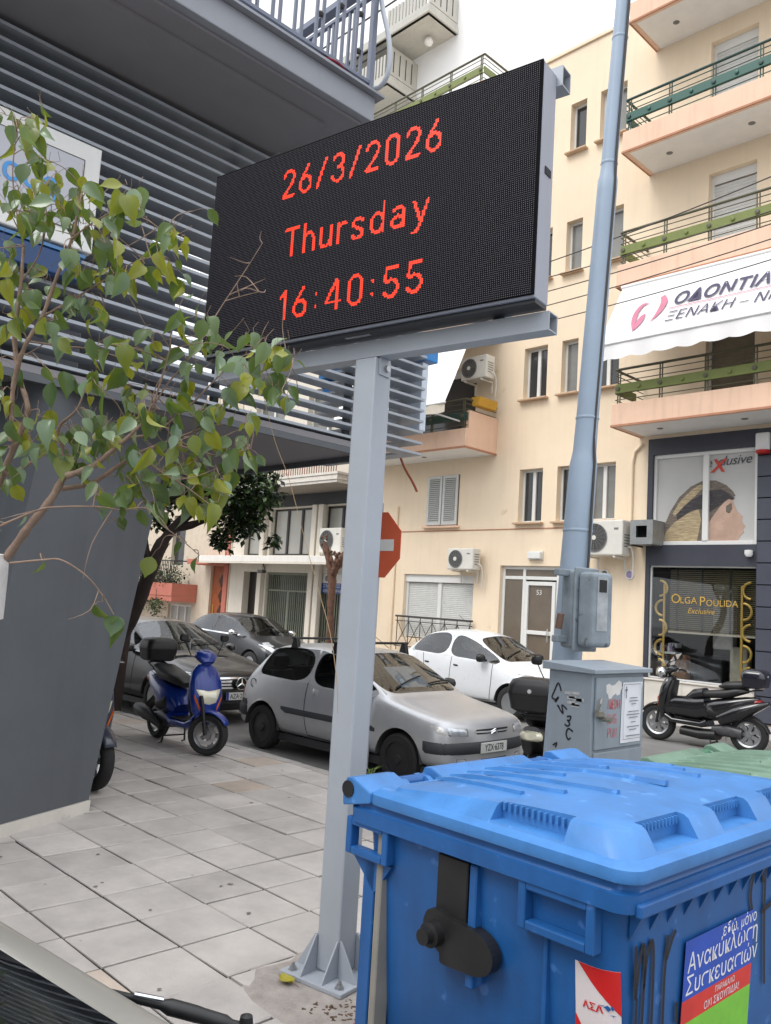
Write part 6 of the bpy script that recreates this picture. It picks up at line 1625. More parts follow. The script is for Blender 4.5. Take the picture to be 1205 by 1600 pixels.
# ------------------------------------------------------------------ scooters and motorcycles; local x forward, z = 0 at the ground
m_seat = mat('seat_vinyl', (.02,.02,.021), .5, var=.2, vscale=8)
m_eng = mat('engine_metal', S(88,88,90), .45, metal=.5, var=.25, vscale=12)
m_lampg = mat('lamp_glass', S(222,218,196), .08, metal=.2, var=.08, spec=.8)
def scooter(label, loc, rz, paint, wb=1.25, r=.235, topbox=True, screen=False, steer=0, mir=True, chrome_head=False, lens=None, spokes=5, group='parked scooters and motorcycles', boxm=None, maxi=False, tailm=None, scale=1.0):
    t = thing('scooter', label, 'scooter', loc, rz, group)
    fx, bx = wb/2, -wb/2; t.scale = (scale,)*3
    def wheel(x, y=0, par=None, rot=0):
        w_ = .062
        o = MB().lathe([(r*.66,-w_*.8),(r*.86,-w_),(r*.96,-w_*.7),(r,0),(r*.96,w_*.7),(r*.86,w_),(r*.66,w_*.8)], (0,0,0), 'y', 32, closed=True).obj('wheel', m_rub, t, smooth=50, loc=(x,y,r)); o.rotation_euler = (0,0,rot)
        h = MB().lathe([(r*.68,-w_*.8),(r*.62,-w_*.5),(r*.58,-w_*.4),(r*.58,w_*.4),(r*.62,w_*.5),(r*.68,w_*.8)], (0,0,0), 'y', 28, closed=True)
        for k in range(spokes):
            a = 2*PI*k/spokes; c_, s_ = math.cos(a), math.sin(a)
            q = lambda rad, wd: (rad*c_-wd*s_, rad*s_+wd*c_)
            i0, i1, o0, o1 = q(.02,-.022), q(.02,.022), q(r*.6,-.03), q(r*.6,.03)
            h.hexa([(i0[0],-.02,i0[1]),(o0[0],-.02,o0[1]),(o1[0],-.02,o1[1]),(i1[0],-.02,i1[1]),(i0[0],.02,i0[1]),(o0[0],.02,o0[1]),(o1[0],.02,o1[1]),(i1[0],.02,i1[1])])
        h.lathe([(.045,-.045),(.045,.045)], (0,0,0), 'y', 14)
        h.obj('rim', m_alloy, o, smooth=40)
        d_ = MB().lathe([(r*.48,-.003),(r*.48,.003),(r*.3,.003),(r*.3,-.003)], (0,-.055,0), 'y', 24, closed=True).obj('brake_disc', m_chrome, o)
        return o
    wheel(bx); fw = wheel(fx, 0, None, steer)
    # front fender and fork
    b = MB(); rows = []
    for k in range(13):
        a = R(28+118*k/12); row = []
        for q in range(7):
            ph = R(-80+160*q/6); rad = r+.035+.03*math.cos(ph)-.03; row.append(Vec(((rad)*math.cos(a), .085*math.sin(ph)*(1-.25*abs(k-6)/6), rad*math.sin(a))))
        rows.append(row)
    b.grid(rows); o = b.obj('front_fender', paint, t, smooth=60, loc=(fx,0,r)); o.rotation_euler = (0,0,steer)
    sd_ = o.modifiers.new('solid', 'SOLIDIFY'); sd_.thickness = .006
    b = MB()
    for s_ in (-1,1): b.tube([(.0,s_*.085,.0),(-.05,s_*.085,.30),(-.09,s_*.06,.42)], .022, 8)
    o = b.obj('fork', m_black, t, smooth=50, loc=(fx,0,r)); o.rotation_euler = (0,0,steer)
    k_ = r/.235; H = .235*(k_-1)*1.2
    ax = fx-.10
    apm = MB().body([(ax-.01,.34+H,.10,.05),(ax-.0,.48+H,.17,.065),(ax-.015,.62+H,.195,.085),(ax-.05,.78+H,.195,.085),(ax-.09,.90+H,.165,.07),(ax-.12,.98+H,.10,.05)], 20, 2.8); apv = BVHTree.FromPolygons([Vec(v) for v in apm.v], apm.f); apm.obj('front_apron', paint, t, smooth=60)
    def lay_on(fn, nu, nv):       # a shallow patch laid on the apron's front
        rows = []; last = None
        for k in range(nv):
            row = []
            for i in range(nu):
                y, z = fn(-1+2*i/(nu-1), k/(nv-1)); h = apv.ray_cast(Vec((3,y,z)), Vec((-1,0,0)))
                e = i in (0,nu-1) or k in (0,nv-1)
                p = h[0]+Vec((.004 if e else .014,0,0)) if h[0] is not None else (last or Vec((ax+.02,y,z)))
                last = p; row.append(tuple(p))
            rows.append(row)
        return MB().grid(rows)
    MB().body([(ax-.10,.36+H,.12,.04),(ax-.10,.55+H,.17,.04),(ax-.13,.75+H,.165,.04),(ax-.17,.92+H,.11,.04)], 16, 3).obj('leg_shield', m_black, t, smooth=60)
    # lamp and indicators
    if chrome_head:
        hl = MB().lathe([(0,.07),(.06,.06),(.095,.02),(.10,-.03),(.07,-.09),(0,-.1)], (ax+.06,0,1.02+H), 'x', 22).obj('headlight', m_chrome, t, smooth=60)
        MB().lathe([(0,.02),(.07,.012),(.085,0)], (ax+.115,0,1.02+H), 'x', 22).obj('lens', m_lampg, hl, smooth=60)
    else:
        lay_on(lambda u, v: (u*(.085+.07*v), .555+H+.15*v+.02*abs(u)), 12, 7).obj('headlight', lens or m_lampg, t, smooth=60)
    for s_ in (-1,1):
        lay_on(lambda u, v: (s_*(.10+.075*(u*.5+.5)), .47+H+.15*(u*.5+.5)+.05*v), 8, 4).obj('indicator', m_amber, t, smooth=60)
    # handlebar
    hz = 1.07+H; hx = ax-.13
    hb = MB().body([(hx+.10,hz-.06,.07,.04),(hx+.06,hz,.13,.06),(hx,hz+.03,.12,.06),(hx-.06,hz+.01,.07,.04)], 18, 2.5).obj('handlebar_cover', paint, t, smooth=60)
    for s_ in (-1,1):
        MB().tube([(hx,s_*.10,hz),(hx-.04,s_*.22,hz+.01),(hx-.07,s_*.34,hz-.01)], [.014,.016,.018], 10).obj('grip', m_black, hb, smooth=50)
        MB().tube([(hx+.03,s_*.14,hz),(hx+.02,s_*.24,hz-.005),(hx-.01,s_*.33,hz-.015)], .007, 6).obj('lever', m_alloy, hb)
        if mir:
            MB().tube([(hx,s_*.17,hz+.02),(hx-.01,s_*.22,hz+.12),(hx-.02,s_*.25,hz+.19)], .006, 6).obj('mirror_stalk', m_black, hb)
            MB().body([(-.012,0,.02,.02),(.0,0,.06,.042),(.02,0,.045,.03)], 14, 3).xf(Mat.Translation((hx-.02,s_*.26,hz+.22))).obj('mirror', m_black, hb, smooth=50)
    # floor, side panels, seat
    MB().body([(ax-.05,.36+H,.14,.05),(ax-.18,.30+H,.17,.045),(-.02,.29+H,.18,.05),(-.12,.33+H,.17,.07)], 16, 3.2).obj('floorboard', paint, t, smooth=60)
    MB().box((-.10,-.15,.345+H),(ax-.2,.15,.352+H)).obj('floor_mat', m_black, t)
    MB().body([(-.02,.42+H,.12,.10),(-.10,.50+H,.165,.16),(-.28,.54+H,.185,.17),(-.48,.62+H,.175,.13),(-.68,.70+H,.14,.085),(-.86,.76+H,.07,.04)], 20, 2.8).obj('side_panel', paint, t, smooth=60)
    MB().body([(-.06,.46+H,.13,.13),(-.16,.50+H,.19,.10),(-.40,.46+H,.18,.09)], 14, 3).obj('under_cover', m_black, t, smooth=60)
    MB().body([(.05,.71+H,.08,.035),(-.04,.75+H,.13,.06),(-.22,.775+H,.155,.065),(-.40,.80+H,.16,.075),(-.56,.85+H,.15,.06),(-.68,.87+H,.10,.035)], 18, 2.7).obj('seat', m_seat, t, smooth=60)
    MB().body([(-.78,.70+H,.09,.04),(-.86,.72+H,.10,.045),(-.90,.72+H,.06,.03)], 14, 3).obj('tail_light', tailm or m_tail, t, smooth=60)
    MB().tube([(-.60,-.13,.84+H),(-.82,-.11,.90+H),(-.90,0,.905+H),(-.82,.11,.90+H),(-.60,.13,.84+H)], .011, 8).obj('rack', m_black, t, smooth=50)
    if maxi:
        MB().body([(ax-.05,.50+H,.15,.12),(ax-.22,.52+H,.16,.16),(.05,.52+H,.17,.18),(-.10,.56+H,.18,.16)], 18, 3).obj('centre_tunnel', paint, t, smooth=60)
        MB().body([(.22,.66+H,.10,.05),(.10,.74+H,.14,.08),(-.05,.77+H,.16,.08)], 16, 2.6).obj('tank_cover', paint, t, smooth=60)
        MB().body([(-.28,.90+H,.10,.02),(-.38,.92+H,.15,.06),(-.55,.94+H,.15,.07),(-.78,.97+H,.10,.04)], 16, 2.7).obj('pillion_seat', m_seat, t, smooth=60)
        MB().body([(-.30,.40+H,.20,.10),(-.55,.52+H,.20,.12),(-.85,.66+H,.15,.07),(-1.0,.72+H,.06,.03)], 16, 2.8).obj('tail_fairing', paint, t, smooth=60)
        MB().body([(.30,.22,.16,.07),(.0,.20,.18,.08),(-.25,.22,.17,.08)], 14, 3).obj('belly_pan', m_black, t, smooth=60)
        MB().grid([[(hx+.12-.06*(u/6)**2*0-.22*v/6, .17*u/5*(1-.35*v/6), hz+.0+.30*v/6) for u in range(-5,6)] for v in range(7)]).obj('windscreen', glass_mat('screen_clear', (.8,.82,.82), .7), t, smooth=60)
    # engine, exhaust, mudguard, stand
    MB().body([(-.18,.26+H*.5,.10,.07),(-.40,.28+H*.5,.13,.10),(-.62,.25+H*.5,.10,.08)], 14, 3.2).obj('engine', m_eng, t, smooth=50)
    MB().body([(-.20,.20,.03,.03),(-.42,.26,.05,.05),(-.60,.30,.075,.075),(-.84,.34,.075,.07),(-.90,.35,.05,.05)], 14, 2.2, y0=-.17).obj('exhaust', mat('exhaust_black', S(44,44,46), .5, metal=.4, var=.2), t, smooth=50)
    MB().body([(bx+.18,.50+H*.6,.06,.02),(bx-.05,.52+H*.6,.07,.02),(bx-.24,.40+H*.6,.07,.015),(bx-.30,.30+H*.6,.06,.01)], 12, 3).obj('rear_mudguard', m_black, t, smooth=50)
    st = MB().tube([(-.16,-.12,.24),(-.20,-.15,.03),(-.26,-.15,.015)], .012, 6).tube([(-.16,.12,.24),(-.20,.15,.03),(-.26,.15,.015)], .012, 6).tube([(-.19,-.14,.10),(-.19,.14,.10)], .010, 6); st.obj('stand', m_black, t, smooth=50)
    if topbox:
        bxm = boxm or m_black; z0 = .925+H; cx = -.80
        b = MB(); rings = []
        for z, hx_, hy in ((z0,.13,.15),(z0+.02,.155,.18),(z0+.13,.175,.20),(z0+.15,.178,.203)): rings.append([(cx+x,y,z) for x, y in rrect(-hx_,hx_,-hy,hy,.07,5,3)])
        o = b.loft(rings).obj('top_box', bxm, t, smooth=40)
        b = MB(); rings = []
        for z, hx_, hy in ((z0+.152,.182,.207),(z0+.165,.182,.207),(z0+.22,.175,.20),(z0+.265,.15,.175),(z0+.285,.10,.12),(z0+.29,.03,.04)): rings.append([(cx+x,y,z) for x, y in rrect(-hx_,hx_,-hy,hy,min(.07,hx_*.8),5,3)])
        b.loft(rings).obj('box_lid', bxm, o, smooth=50)
        MB().lathe([(.018,0),(.018,.006),(0,.008)], (cx-.185,0,z0+.18), 'x', 12).obj('box_lock', m_chrome, o)
    if screen:
        rows = []
        for k in range(9):
            v = k/8; row = []
            for i in range(13):
                u = -1+2*i/12; w_ = .20+.03*math.sin(v*PI); row.append((hx+.14-.10*u*u-.16*v, u*w_, hz-.02+.44*v-.05*u*u*v))
            rows.append(row)
        MB().grid(rows).obj('windscreen', glass_mat('screen_tint', (.62,.58,.50), .8), t, smooth=60)
        MB().tube([(rows[8][i][0],rows[8][i][1],rows[8][i][2]) for i in range(13)], .006, 5).obj('screen_edge', mat('screen_edge', S(160,150,120), .4), t)
    return t
scooter('blue scooter with black top box standing on the pavement edge', (-8.77,5.40,.0), R(-4), mat('paint_scooter_blue', S(14,50,138), .28, var=.06, coat=.5, metal=.1), 1.25, .235, steer=R(38))
scooter('black scooter with chrome headlight and small screen before the salon window', (-5.95,13.0,-.12), PI+R(4), mat('paint_scooter_black', (.01,.01,.012), .2, var=.1, coat=.8), 1.42, .29, screen=False, chrome_head=True, spokes=7, maxi=True, boxm=mat('box_gloss_black', (.012,.012,.02), .18, coat=.6))
scooter('black scooter between silver car and cabinet, only its top box and tail in view', (-5.08,7.57,-.14), R(112), mat('paint_scooter_dark', (.02,.02,.022), .35, var=.1, coat=.3), 1.25, .235, tailm=m_lampg, scale=1.1)
scooter('dark motorcycle behind the grey pillar, only its front wheel in view', (-7.92,3.56,.0), R(2), mat('paint_moto_grey', S(52,56,72), .3, coat=.5), 1.40, .275, topbox=False, mir=False, spokes=6)
scooter('scooter with tall tinted windscreen behind the green container', (-2.05,7.0,-.12), R(-60), mat('paint_scooter_sand', S(110,104,88), .4, coat=.3), 1.3, .24, topbox=False, screen=True, mir=False)
# ------------------------------------------------------------------ trees
def pY(x, y, Y):
    d = CR*((x-602.5)/FPX)-CU*((y-800)/FPX)+CF; t_ = Y/d.y; return Vec((0,0,CAM_H))+d*t_
m_bark = mat('ficus_bark', S(138,116,101), .8, var=.25, vscale=14, bump=.5, bscale=50)
m_barkd = mat('dark_bark', S(62,52,48), .9, var=.3, vscale=8, bump=.8, bscale=30)
def leaf_mat(nm, c, tr, rough=.35):
    M_ = bpy.data.materials.new(nm); M_.use_nodes = True; n = M_.node_tree.nodes; l = M_.node_tree.links
    p = n['Principled BSDF']; p.inputs['Roughness'].default_value = rough; p.inputs['Specular IOR Level'].default_value = .6
    oi = n.new('ShaderNodeObjectInfo'); hs = n.new('ShaderNodeHueSaturation'); hs.inputs['Color'].default_value = tuple(c)+(1,)
    a = n.new('ShaderNodeMapRange'); a.inputs[3].default_value = .47; a.inputs[4].default_value = .53; l.new(oi.outputs['Random'], a.inputs[0]); l.new(a.outputs[0], hs.inputs['Hue'])
    b = n.new('ShaderNodeMapRange'); b.inputs[3].default_value = 1.35; b.inputs[4].default_value = .6; l.new(oi.outputs['Random'], b.inputs[0]); l.new(b.outputs[0], hs.inputs['Value'])
    l.new(hs.outputs[0], p.inputs['Base Color'])
    tl = n.new('ShaderNodeBsdfTranslucent'); tl.inputs[0].default_value = tuple(tr)+(1,)
    mx = n.new('ShaderNodeMixShader'); mx.inputs[0].default_value = .35; l.new(p.outputs[0], mx.inputs[1]); l.new(tl.outputs[0], mx.inputs[2]); l.new(mx.outputs[0], n['Material Output'].inputs[0])
    return M_
lm = [leaf_mat('ficus_leaf_green', S(64,92,52), S(130,150,38)), leaf_mat('ficus_leaf_backlit', S(110,122,40), S(170,175,38)), leaf_mat('ficus_leaf_sheen', S(112,136,108), S(120,140,60), .26)]  # second has backlight, third has surface sheen, mixed into the leaf colour
def leaf_mesh(L, W2, curl, fold, mt):
    xs = [0,.12,.3,.5,.7,.86,1.0]; ws = [.05,.62,.98,1.0,.68,.24,.0]
    b = MB(); rows = []
    for x, w_ in zip(xs, ws):
        z = -curl*x*x*L; rows.append([(x*L,-w_*W2,z+fold*w_*W2),(x*L,-w_*W2*.5,z+fold*w_*W2*.4),(x*L,0,z),(x*L,w_*W2*.5,z+fold*w_*W2*.4),(x*L,w_*W2,z+fold*w_*W2)])
    b.grid(rows); me = b.mesh('leaf', mt); me.polygons.foreach_set('use_smooth', [True]*len(me.polygons)); return me
lms = [leaf_mesh(.086,.027,c,f,mt) for mt in lm for c, f in ((.35,.35),(.75,.6),(.15,.2))]
DEP = 3.15
fic = thing('ficus_tree', 'leafy ficus tree branch reaching in from the left edge', 'tree', (0,0,0))
branches = [
 ([(-16,905),(10,872),(46,822),(80,780),(103,738)], [9,8,7.5,7,6.5], 0),
 ([(103,744),(146,728),(173,706),(199,684),(230,650),(250,600),(266,545)], [6,5.5,4.5,3.5,2.5,2,1.2], -.05),
 ([(97,764),(143,755),(179,732),(216,708),(262,690),(310,672),(352,662)], [5,4.5,4,3,2.2,1.6,1], .05),
 ([(103,738),(98,700),(92,668),(120,640),(134,605)], [5,4,3,2,1.2], .1),
 ([(-20,800),(18,708),(40,656),(43,633),(30,586),(23,533),(27,490),(33,440),(37,385)], [7,6,5.5,5,4.5,4.5,4,3.5,2.5], .02),
 ([(17,690),(20,612),(30,566),(43,533),(66,495),(90,430),(113,372),(122,330),(130,292)], [4.5,4.5,4.5,4,4,3.5,3,2.5,1.5], -.03),
 ([(-10,748),(20,738),(53,720),(78,700)], [4,3.5,3,2], .08),
 ([(-20,832),(0,822),(60,797),(96,792),(156,792),(189,797),(229,794),(252,819),(282,842),(312,868)], [2.6,2.4,2,1.8,1.5,1.4,1.2,1,1,.8], -.1),
 ([(15,880),(66,875),(96,875),(133,898),(159,928),(178,960)], [2.2,1.6,1.5,1.3,1.2,1], -.12),
 ([(200,684),(240,676),(290,640),(330,600),(372,560),(420,545)], [3,2.4,2,1.6,1.3,.9], .12),
 ([(230,650),(262,600),(300,556),(330,505),(352,470),(385,420),(410,380)], [2,1.6,1.4,1.1,1,.9,.7], .1),
 ([(352,470),(380,462),(405,456)], [1,.8,.6], .1),
 ([(262,690),(310,705),(350,712),(392,700)], [2,1.5,1.2,.8], -.05),
 ([(216,708),(250,736),(290,760),(330,790)], [2,1.6,1.2,.8], -.08),
 ([(66,495),(110,470),(160,440),(205,412),(250,398)], [2.6,2,1.6,1.2,.8], .05),
 ([(113,372),(150,345),(190,330),(240,350),(268,380)], [1.8,1.4,1.2,1,.7], -.05),
 ([(33,440),(60,400),(72,350),(70,290)], [2,1.6,1.2,.8], .06),
 ([(37,385),(26,330),(20,270),(26,205)], [2,1.6,1.2,.9], 0),
 ([(43,533),(90,540),(140,545),(190,560),(240,585)], [2.2,1.8,1.4,1.1,.8], .1),
 ([(392,560),(430,552),(458,560)], [1,.8,.6], .1)]
skel = []
brn = []
for pl, rr, dz in branches:
    sp_ = smooth_path([pix(x, y, DEP+dz+.02*math.sin(i*1.7)) for i, (x, y) in enumerate(pl)], 5)
    k = len(sp_); rad = [rr[min(int(i/5), len(rr)-1)]*(1-(i % 5)/5)+rr[min(int(i/5)+1, len(rr)-1)]*((i % 5)/5) for i in range(k)]
    o = MB().tube(sp_, [max(.0011, q*DEP/FPX*.85*(1+.12*math.sin(n_*2.3))) for n_, q in enumerate(rad)], 8).obj('branch', m_bark, fic, smooth=60)
    skel += list(zip(sp_, rad))
base = pix(-20,900,DEP)
tr = [base+Vec((-.02,.0,.02)), pix(-30,960,DEP), pix(-50,1040,DEP)]; g0 = tr[-1]; tr += [Vec((g0.x-.02,g0.y-.02,.5)), Vec((g0.x-.02,g0.y-.03,-.02))]
tk = MB().tube(smooth_path(tr, 5), .060, 12).obj('trunk', m_bark, fic, smooth=60)
pw = [pix(-15,866,DEP), pix(-17,900,DEP), pix(-24,965,DEP)]
MB().tube(smooth_path(pw, 4), [.050]*2+[.066]*7, 12).obj('lime_wash', mat('lime_white', S(212,208,206), .9, var=.12, vscale=14), tk, smooth=60)
cent = [(20,190),(40,215),(60,245),(70,290),(100,310),(30,300),(15,330),(45,330),(60,350),(10,180),(55,185),(90,270),(125,300),(150,310),(200,300),(205,325),(170,330),(240,350),(265,360),(260,390),(270,420),(110,330),(150,370),(165,380),
 (180,420),(195,430),(215,410),(100,400),(130,430),(70,440),(40,450),(120,470),(150,480),(90,500),(30,480),(10,520),(5,390),(20,430),(100,540),(150,540),(180,540),(90,590),(210,540),(240,520),(290,500),(330,520),(350,540),(380,540),(400,560),(430,550),(450,560),(420,590),(390,600),(360,600),(440,610),
 (270,620),(300,610),(310,640),(220,620),(250,640),(265,650),(210,650),(60,650),(40,690),(60,710),(85,690),(110,670),(140,650),(160,660),(180,690),(210,700),(120,690),(130,710),(150,690),(30,660),(240,700),(280,690),(300,700),(330,680),(350,690),(370,690),(385,700),(310,720),(340,740),(200,750),(230,760),(215,740),(265,730),(260,770),(290,780),(310,790),(330,790),(240,790),(150,770),(170,780),(350,730),(320,760),(290,740),
 (45,815),(170,818),(250,855),(292,848),(70,872),(160,940),(310,878),(300,330),(130,350),(80,330),(5,610),(0,560),(0,700),(10,740),(380,660),(330,640),(290,560),(150,600),(190,600)]
singles = {(45,815),(170,818),(250,855),(292,848),(70,872),(160,940),(310,878),(240,350),(300,330)}
r = random.Random(21); tw = MB(); nl = 0
def put_leaf(p, src, big=1.0):
    global nl
    out_ = (p-src); out_.z = 0
    if out_.length < .01: out_ = Vec((r.gauss(0,1),r.gauss(0,1),0))
    out_ = out_.normalized()*r.uniform(.1,.8)+Vec((r.gauss(0,.35),r.gauss(0,.35),-r.uniform(.5,1.5)))
    d = out_.normalized(); side = d.cross(Vec((r.gauss(0,1),r.gauss(0,1),r.gauss(0,1)))).normalized()
    # most blades turn their face roughly to the light / street
    view = (CF*-1).normalized()
    nrm = (view*r.uniform(.2,1.3)+Vec((r.gauss(0,.5),r.gauss(0,.5),.5+r.gauss(0,.4)))); nrm = (nrm-d*nrm.dot(d)).normalized()
    side = nrm.cross(d)
    m4 = Mat(((d.x,side.x,nrm.x,p.x),(d.y,side.y,nrm.y,p.y),(d.z,side.z,nrm.z,p.z),(0,0,0,1)))
    w_ = r.random(); mi = 0 if w_ < .48 else 1 if w_ < .74 else 2
    o = link('leaf', lms[mi*3+r.randrange(3)], fic); s_ = r.uniform(.6,1.3)*big
    o.matrix_local = m4 @ Mat.Diagonal((s_,s_*r.uniform(.7,1.25),s_,1)); nl += 1
for c in cent:
    ctr = pix(c[0], c[1], DEP+r.gauss(0,.12))
    src, _ = min(skel, key=lambda q: (q[0]-ctr).length)
    k = 1 if c in singles else r.choice((2,2,3))
    mid = (src+ctr)/2+Vec((r.gauss(0,.012),r.gauss(0,.012),.02))
    tw.tube(smooth_path([src,mid,ctr],3), [.0022]*3+[.0016]*4, 5)
    for q in range(k):
        if nl >= 290: break
        p = ctr+Vec((r.gauss(0,.03),r.gauss(0,.03),r.gauss(0,.028)))
        tw.tube([ctr,(ctr+p)/2+Vec((0,0,.006)),p], .0011, 4)
        put_leaf(p, src)
put_leaf(pix(180,962,DEP-.12), pix(170,940,DEP), 1.35); put_leaf(pix(186,964,DEP-.12), pix(186,930,DEP), 1.5)
# the remaining smaller leaves of the crown, one joined part
ex = MB(); tris = [(lms[k], k//3) for k in range(9)]; rx = random.Random(77)
protos = [([v.co.copy() for v in me_.vertices], [tuple(p.vertices) for p in me_.polygons]) for me_, _ in tris]
zone = [c for c in cent if c not in singles]
for k in range(400):
    c = rx.choice(zone); p = pix(c[0]+rx.gauss(0,13), c[1]+rx.gauss(0,13), DEP+rx.gauss(.02,.14))
    d = Vec((rx.gauss(0,.6),rx.gauss(0,.6),-rx.uniform(.2,1.4))).normalized(); nrm = ((CF*-1)*rx.uniform(0,1.2)+Vec((rx.gauss(0,.6),rx.gauss(0,.6),.5+rx.gauss(0,.4)))); nrm = (nrm-d*nrm.dot(d)).normalized(); side = nrm.cross(d)
    q = rx.randrange(9); s_ = rx.uniform(.5,1.0); vv, ff = protos[q]
    ex.add([p+d*(v.x*s_)+side*(v.y*s_)+nrm*(v.z*s_) for v in vv], ff, q//3)
    e = p-d*.02; tw.tube([p,e,e+Vec((rx.gauss(0,.02),rx.gauss(0,.02),.03))], .001, 4)
eo = stuff(ex.obj('small_leaf', lm, fic, smooth=80, recalc=False))
MB().tube(smooth_path([pix(398,545,DEP+.15),pix(410,610,DEP+.15),pix(430,690,DEP+.15),pix(452,750,DEP+.15),pix(478,850,DEP+.15),pix(500,930,DEP+.15),pix(516,990,DEP+.15),pix(526,1060,DEP+.15),pix(528,1115,DEP+.15)],4), [.0012]*18+[.0016]*15, 5).obj('hanging_twig', mat('dry_twig', S(176,150,112), .8), fic)
stuff(tw.obj('twig', m_bark, fic, recalc=False))
bt = MB(); rt = random.Random(5)
for k in range(60):     # bare dead twigs in the crown
    q = rt.choice([s_ for s_ in skel if s_[1] < 3])[0]; e = q+Vec((rt.gauss(0,.10),rt.gauss(0,.10),rt.gauss(.02,.09))); bt.tube(smooth_path([q,(q+e)/2+Vec((rt.gauss(0,.012),rt.gauss(0,.012),rt.gauss(0,.012))),e],3), [.0022]*3+[.0018]*2+[.0009]*2, 5)
stuff(bt.obj('dead_twig', m_bark, fic, recalc=False))

# leaning dark tree across the pavement, behind the pillar
dt = thing('street_tree', 'dark leaning tree with dense glossy leaves behind the grey pillar', 'tree', (-11.8,6.0,-.02))
B0 = Vec((-11.8,6.0,-.02))
P = [Vec((-11.75,6.02,-.02)), pY(190,1000,6.05), pY(205,965,6.1), pY(232,900,6.15), pY(250,855,6.25), pY(272,825,6.4), pY(305,795,6.6)]
MB().tube([p-B0 for p in smooth_path(P,5)], [.13]*6+[.115]*8+[.10]*8+[.075]*9, 12).obj('trunk', m_barkd, dt, smooth=60)
for q in ([pY(236,885,6.15),pY(226,850,6.1),pY(232,815,6.2),pY(240,780,6.3)], [pY(272,825,6.4),pY(300,820,6.6),pY(350,800,6.9),pY(400,770,7.0)], [pY(305,795,6.6),pY(320,760,6.8),pY(330,730,7.0)]):
    MB().tube([p-B0 for p in smooth_path(q,4)], [.06]*5+[.045]*4+[.03]*4, 8).obj('limb', m_barkd, dt, smooth=60)
blobs = [(pY(262,775,6.4),.34,.24),(pY(300,765,6.7),.36,.26),(pY(345,790,6.9),.40,.28),(pY(385,790,7.0),.36,.26),(pY(415,775,7.0),.28,.2),(pY(370,825,7.0),.26,.2),(pY(320,740,6.9),.5,.3),(pY(395,745,7.1),.45,.3),(pY(340,840,6.9),.16,.14),(pY(250,815,6.3),.16,.16),(pY(395,820,7.1),.2,.14),(pY(430,845,7.1),.1,.1),(pY(350,850,6.9),.12,.1)]
def fdark(r_):
    c, a, h = r_.choices(blobs, weights=[b_[1]**2 for b_ in blobs])[0]
    v = Vec((r_.gauss(0,1),r_.gauss(0,1),r_.gauss(0,1))).normalized()*r_.random()**.4
    return c-B0+Vec((v.x*a,v.y*a,v.z*h))
leaf_cloud(4600, fdark, .12, [mat('glossy_leaf_dark', S(46,66,38), .3, var=.3), mat('glossy_leaf_mid', S(80,104,54), .3, var=.3), mat('glossy_leaf_black', S(34,48,30), .35, var=.3)], 'crown', dt, 31)

# pollarded tree stump at the far kerb
pt = thing('pollarded_tree', 'bare brown pollarded tree with knobbly stubs behind the sign post', 'tree', (-16.45,14.25,-.01))
m_stump = mat('stump_bark', S(98,70,56), .95, var=.45, vscale=9, bump=1, bscale=14)
B1 = Vec((-15.9,14.25,-.01))
MB().tube(smooth_path([Vec((0,0,0)),Vec((.02,0,.9)),Vec((-.03,0,1.7)),Vec((-.06,.02,2.3)),Vec((-.1,.02,2.6))],4), [.10,.09,.105,.085,.10,.085,.095,.08,.10,.09,.11,.095,.12,.11,.13,.12,.13], 10).obj('trunk', m_stump, pt, smooth=60)
rk = random.Random(8)
for e in ((-.45,.0,3.35),(-.30,.1,3.0),(.10,0,2.95),(.42,.0,3.10),(.25,-.1,2.85)):
    s_ = Vec((-.08,.02,2.45)); ee = Vec(e); md = (s_+ee)/2+Vec((0,0,-.06))
    pth = smooth_path([s_,md,ee],4); MB().tube(pth, [.055+.04*rk.random() for _ in pth[:-1]]+[.03], 8).obj('stub', m_stump, pt, smooth=60)
    for k in range(4): q = ee+Vec((rk.gauss(0,.06),rk.gauss(0,.06),rk.gauss(0,.08))); MB().lathe([(0,-.05),(.035,-.02),(.04,.02),(0,.05)], q, 'z', 7).obj('knob', m_stump, pt, smooth=60)
    for k in range(4): q = s_+(ee-s_)*rk.uniform(.3,1); MB().tube([q,q+Vec((rk.gauss(0,.10),rk.gauss(0,.08),rk.uniform(.05,.22)))], [.022,.008], 6).obj('shoot', m_stump, pt)

# overhead wires
mw = mat('cable_dark', S(70,64,58), .7)
for k, (y0, y1) in enumerate(((362,262),(386,318),(408,338),(430,362),(455,395))):
    a = pY(860,y0+36,10.5+.25*k); c_ = pY(1230,y1-8,10.5+.25*k); d = (c_-a); a = a-d*.6; c_ = c_+d*.5
    pts = [a+(c_-a)*t_+Vec((0,0,-.14*4*t_*(1-t_))) for t_ in [i/24 for i in range(25)]]
    tag(MB().tube(pts, .009, 5).obj('overhead_wire', mw, smooth=60), 'thin dark overhead wire crossing before the balconies, %s of five' % ['topmost','second from top','middle one','fourth from top','lowest'][k], 'wire', 'overhead wires')
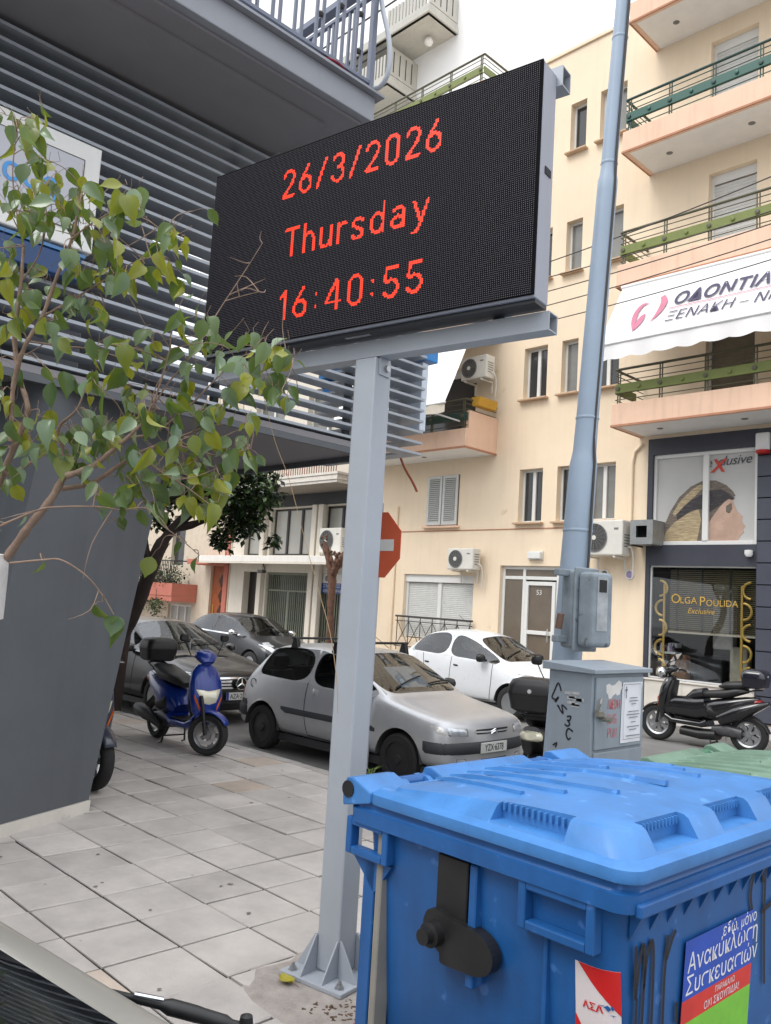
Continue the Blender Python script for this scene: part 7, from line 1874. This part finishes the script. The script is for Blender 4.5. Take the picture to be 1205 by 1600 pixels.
# small litter and weeds
lf = thing('fallen_leaf', 'yellow fallen leaf beside the sign\'s base plate', 'leaf', pix(447,1548,3.92)); lf.location.z = .02
b = MB(); b.grid([[(x*.05,y*.035*(1-x*x*.8)+.0,.012*abs(y)+.01*x*x) for y in (-1,-.5,0,.5,1)] for x in (-1,-.6,-.2,.2,.6,1)]); b.obj('blade', mat('leaf_yellow', S(160,150,50), .6), lf, smooth=80); MB().tube([(.05,0,.01),(.08,.01,.0)], .002, 5).obj('stalk', m_bark, lf)
rd_ = thing('red_berry', 'small crushed red cap on the ground by the container', 'litter', pix(556,1592,3.55)); rd_.location.z = .012
MB().lathe([(0,0),(.016,.002),(.018,.012),(.01,.018),(0,.018)], (0,0,0), 'z', 10).obj('cap', mat('cap_red', S(170,30,30), .4), rd_, smooth=40); MB().box((.02,-.004,.0),(.05,.002,.004)).obj('stem', m_iron, rd_)
gt = MB(); rg_ = random.Random(4); g0 = Vec((-6.42,6.12,-.11))
for k in range(90):
    a = rg_.uniform(0,2*PI); L = rg_.uniform(.1,.3); d = Vec((math.cos(a),math.sin(a),0)); s0 = g0+Vec((rg_.gauss(0,.10),rg_.gauss(0,.03),0)); sd2 = Vec((-d.y,d.x,0))*.006
    m1 = s0+d*L*.3+Vec((0,0,L*.7)); e1 = s0+d*L*.75+Vec((0,0,L*.8)); gt.add([s0-sd2,s0+sd2,m1+sd2,m1-sd2,e1], [(0,1,2,3),(3,2,4)])
o = stuff(gt.obj('grass_tuft', mat('weed_green', S(104,128,58), .6, var=.2), recalc=False)); tag(o, 'tuft of green weeds growing at the kerb by the silver car\'s wheel', 'grass')
db = MB(); 
for k in range(70):
    p = pix(rg_.uniform(500,600), rg_.uniform(1555,1600), 3.7); a = rg_.uniform(0,PI); s_ = rg_.uniform(.004,.014); db.box((-s_,-s_*.4,0),(s_,s_*.4,.004), 0, Mat.Translation((p.x+rg_.gauss(0,.05),p.y+rg_.gauss(0,.05),.010)) @ Mat.Rotation(a,4,'Z'))
o = stuff(db.obj('leaf_litter', mat('litter_brown', S(96,76,60), .9, var=.3), recalc=False)); tag(o, 'scattered brown leaf litter round the sign foot', 'litter')

gs = MB(); rq = random.Random(14)
for k in range(38):
    x, y = rq.uniform(-9,-3.2), rq.uniform(1.2,5.8); r0 = rq.uniform(.008,.022); n_ = 9
    gs.add([(x,y,.0065)]+[(x+r0*rq.uniform(.7,1.2)*math.cos(2*PI*i/n_), y+r0*rq.uniform(.7,1.2)*math.sin(2*PI*i/n_), .0045) for i in range(n_)], [(0,1+i,1+(i+1) % n_) for i in range(n_)])
stuff(gs.obj('gum_spot', mat('old_gum', S(122,116,112), .9, var=.3, vscale=8), pave, recalc=False))
# ------------------------------------------------------------------ move each thing's empty to its own base
bpy.context.view_layer.update()
for o in list(COL.objects):
    if o.type == 'EMPTY' and o.parent is None and o.location.length < 1e-6 and o.children:
        lo = [1e9]*3; hi = [-1e9]*3
        for c in o.children_recursive:
            if c.type != 'MESH': continue
            for q in c.bound_box:
                p = c.matrix_world @ Vec(q)
                for i in range(3): lo[i] = min(lo[i], p[i]); hi[i] = max(hi[i], p[i])
        base = Vec(((lo[0]+hi[0])/2, (lo[1]+hi[1])/2, lo[2]))
        o.location = base
        for c in o.children: c.location = c.location-base
bpy.context.view_layer.update()
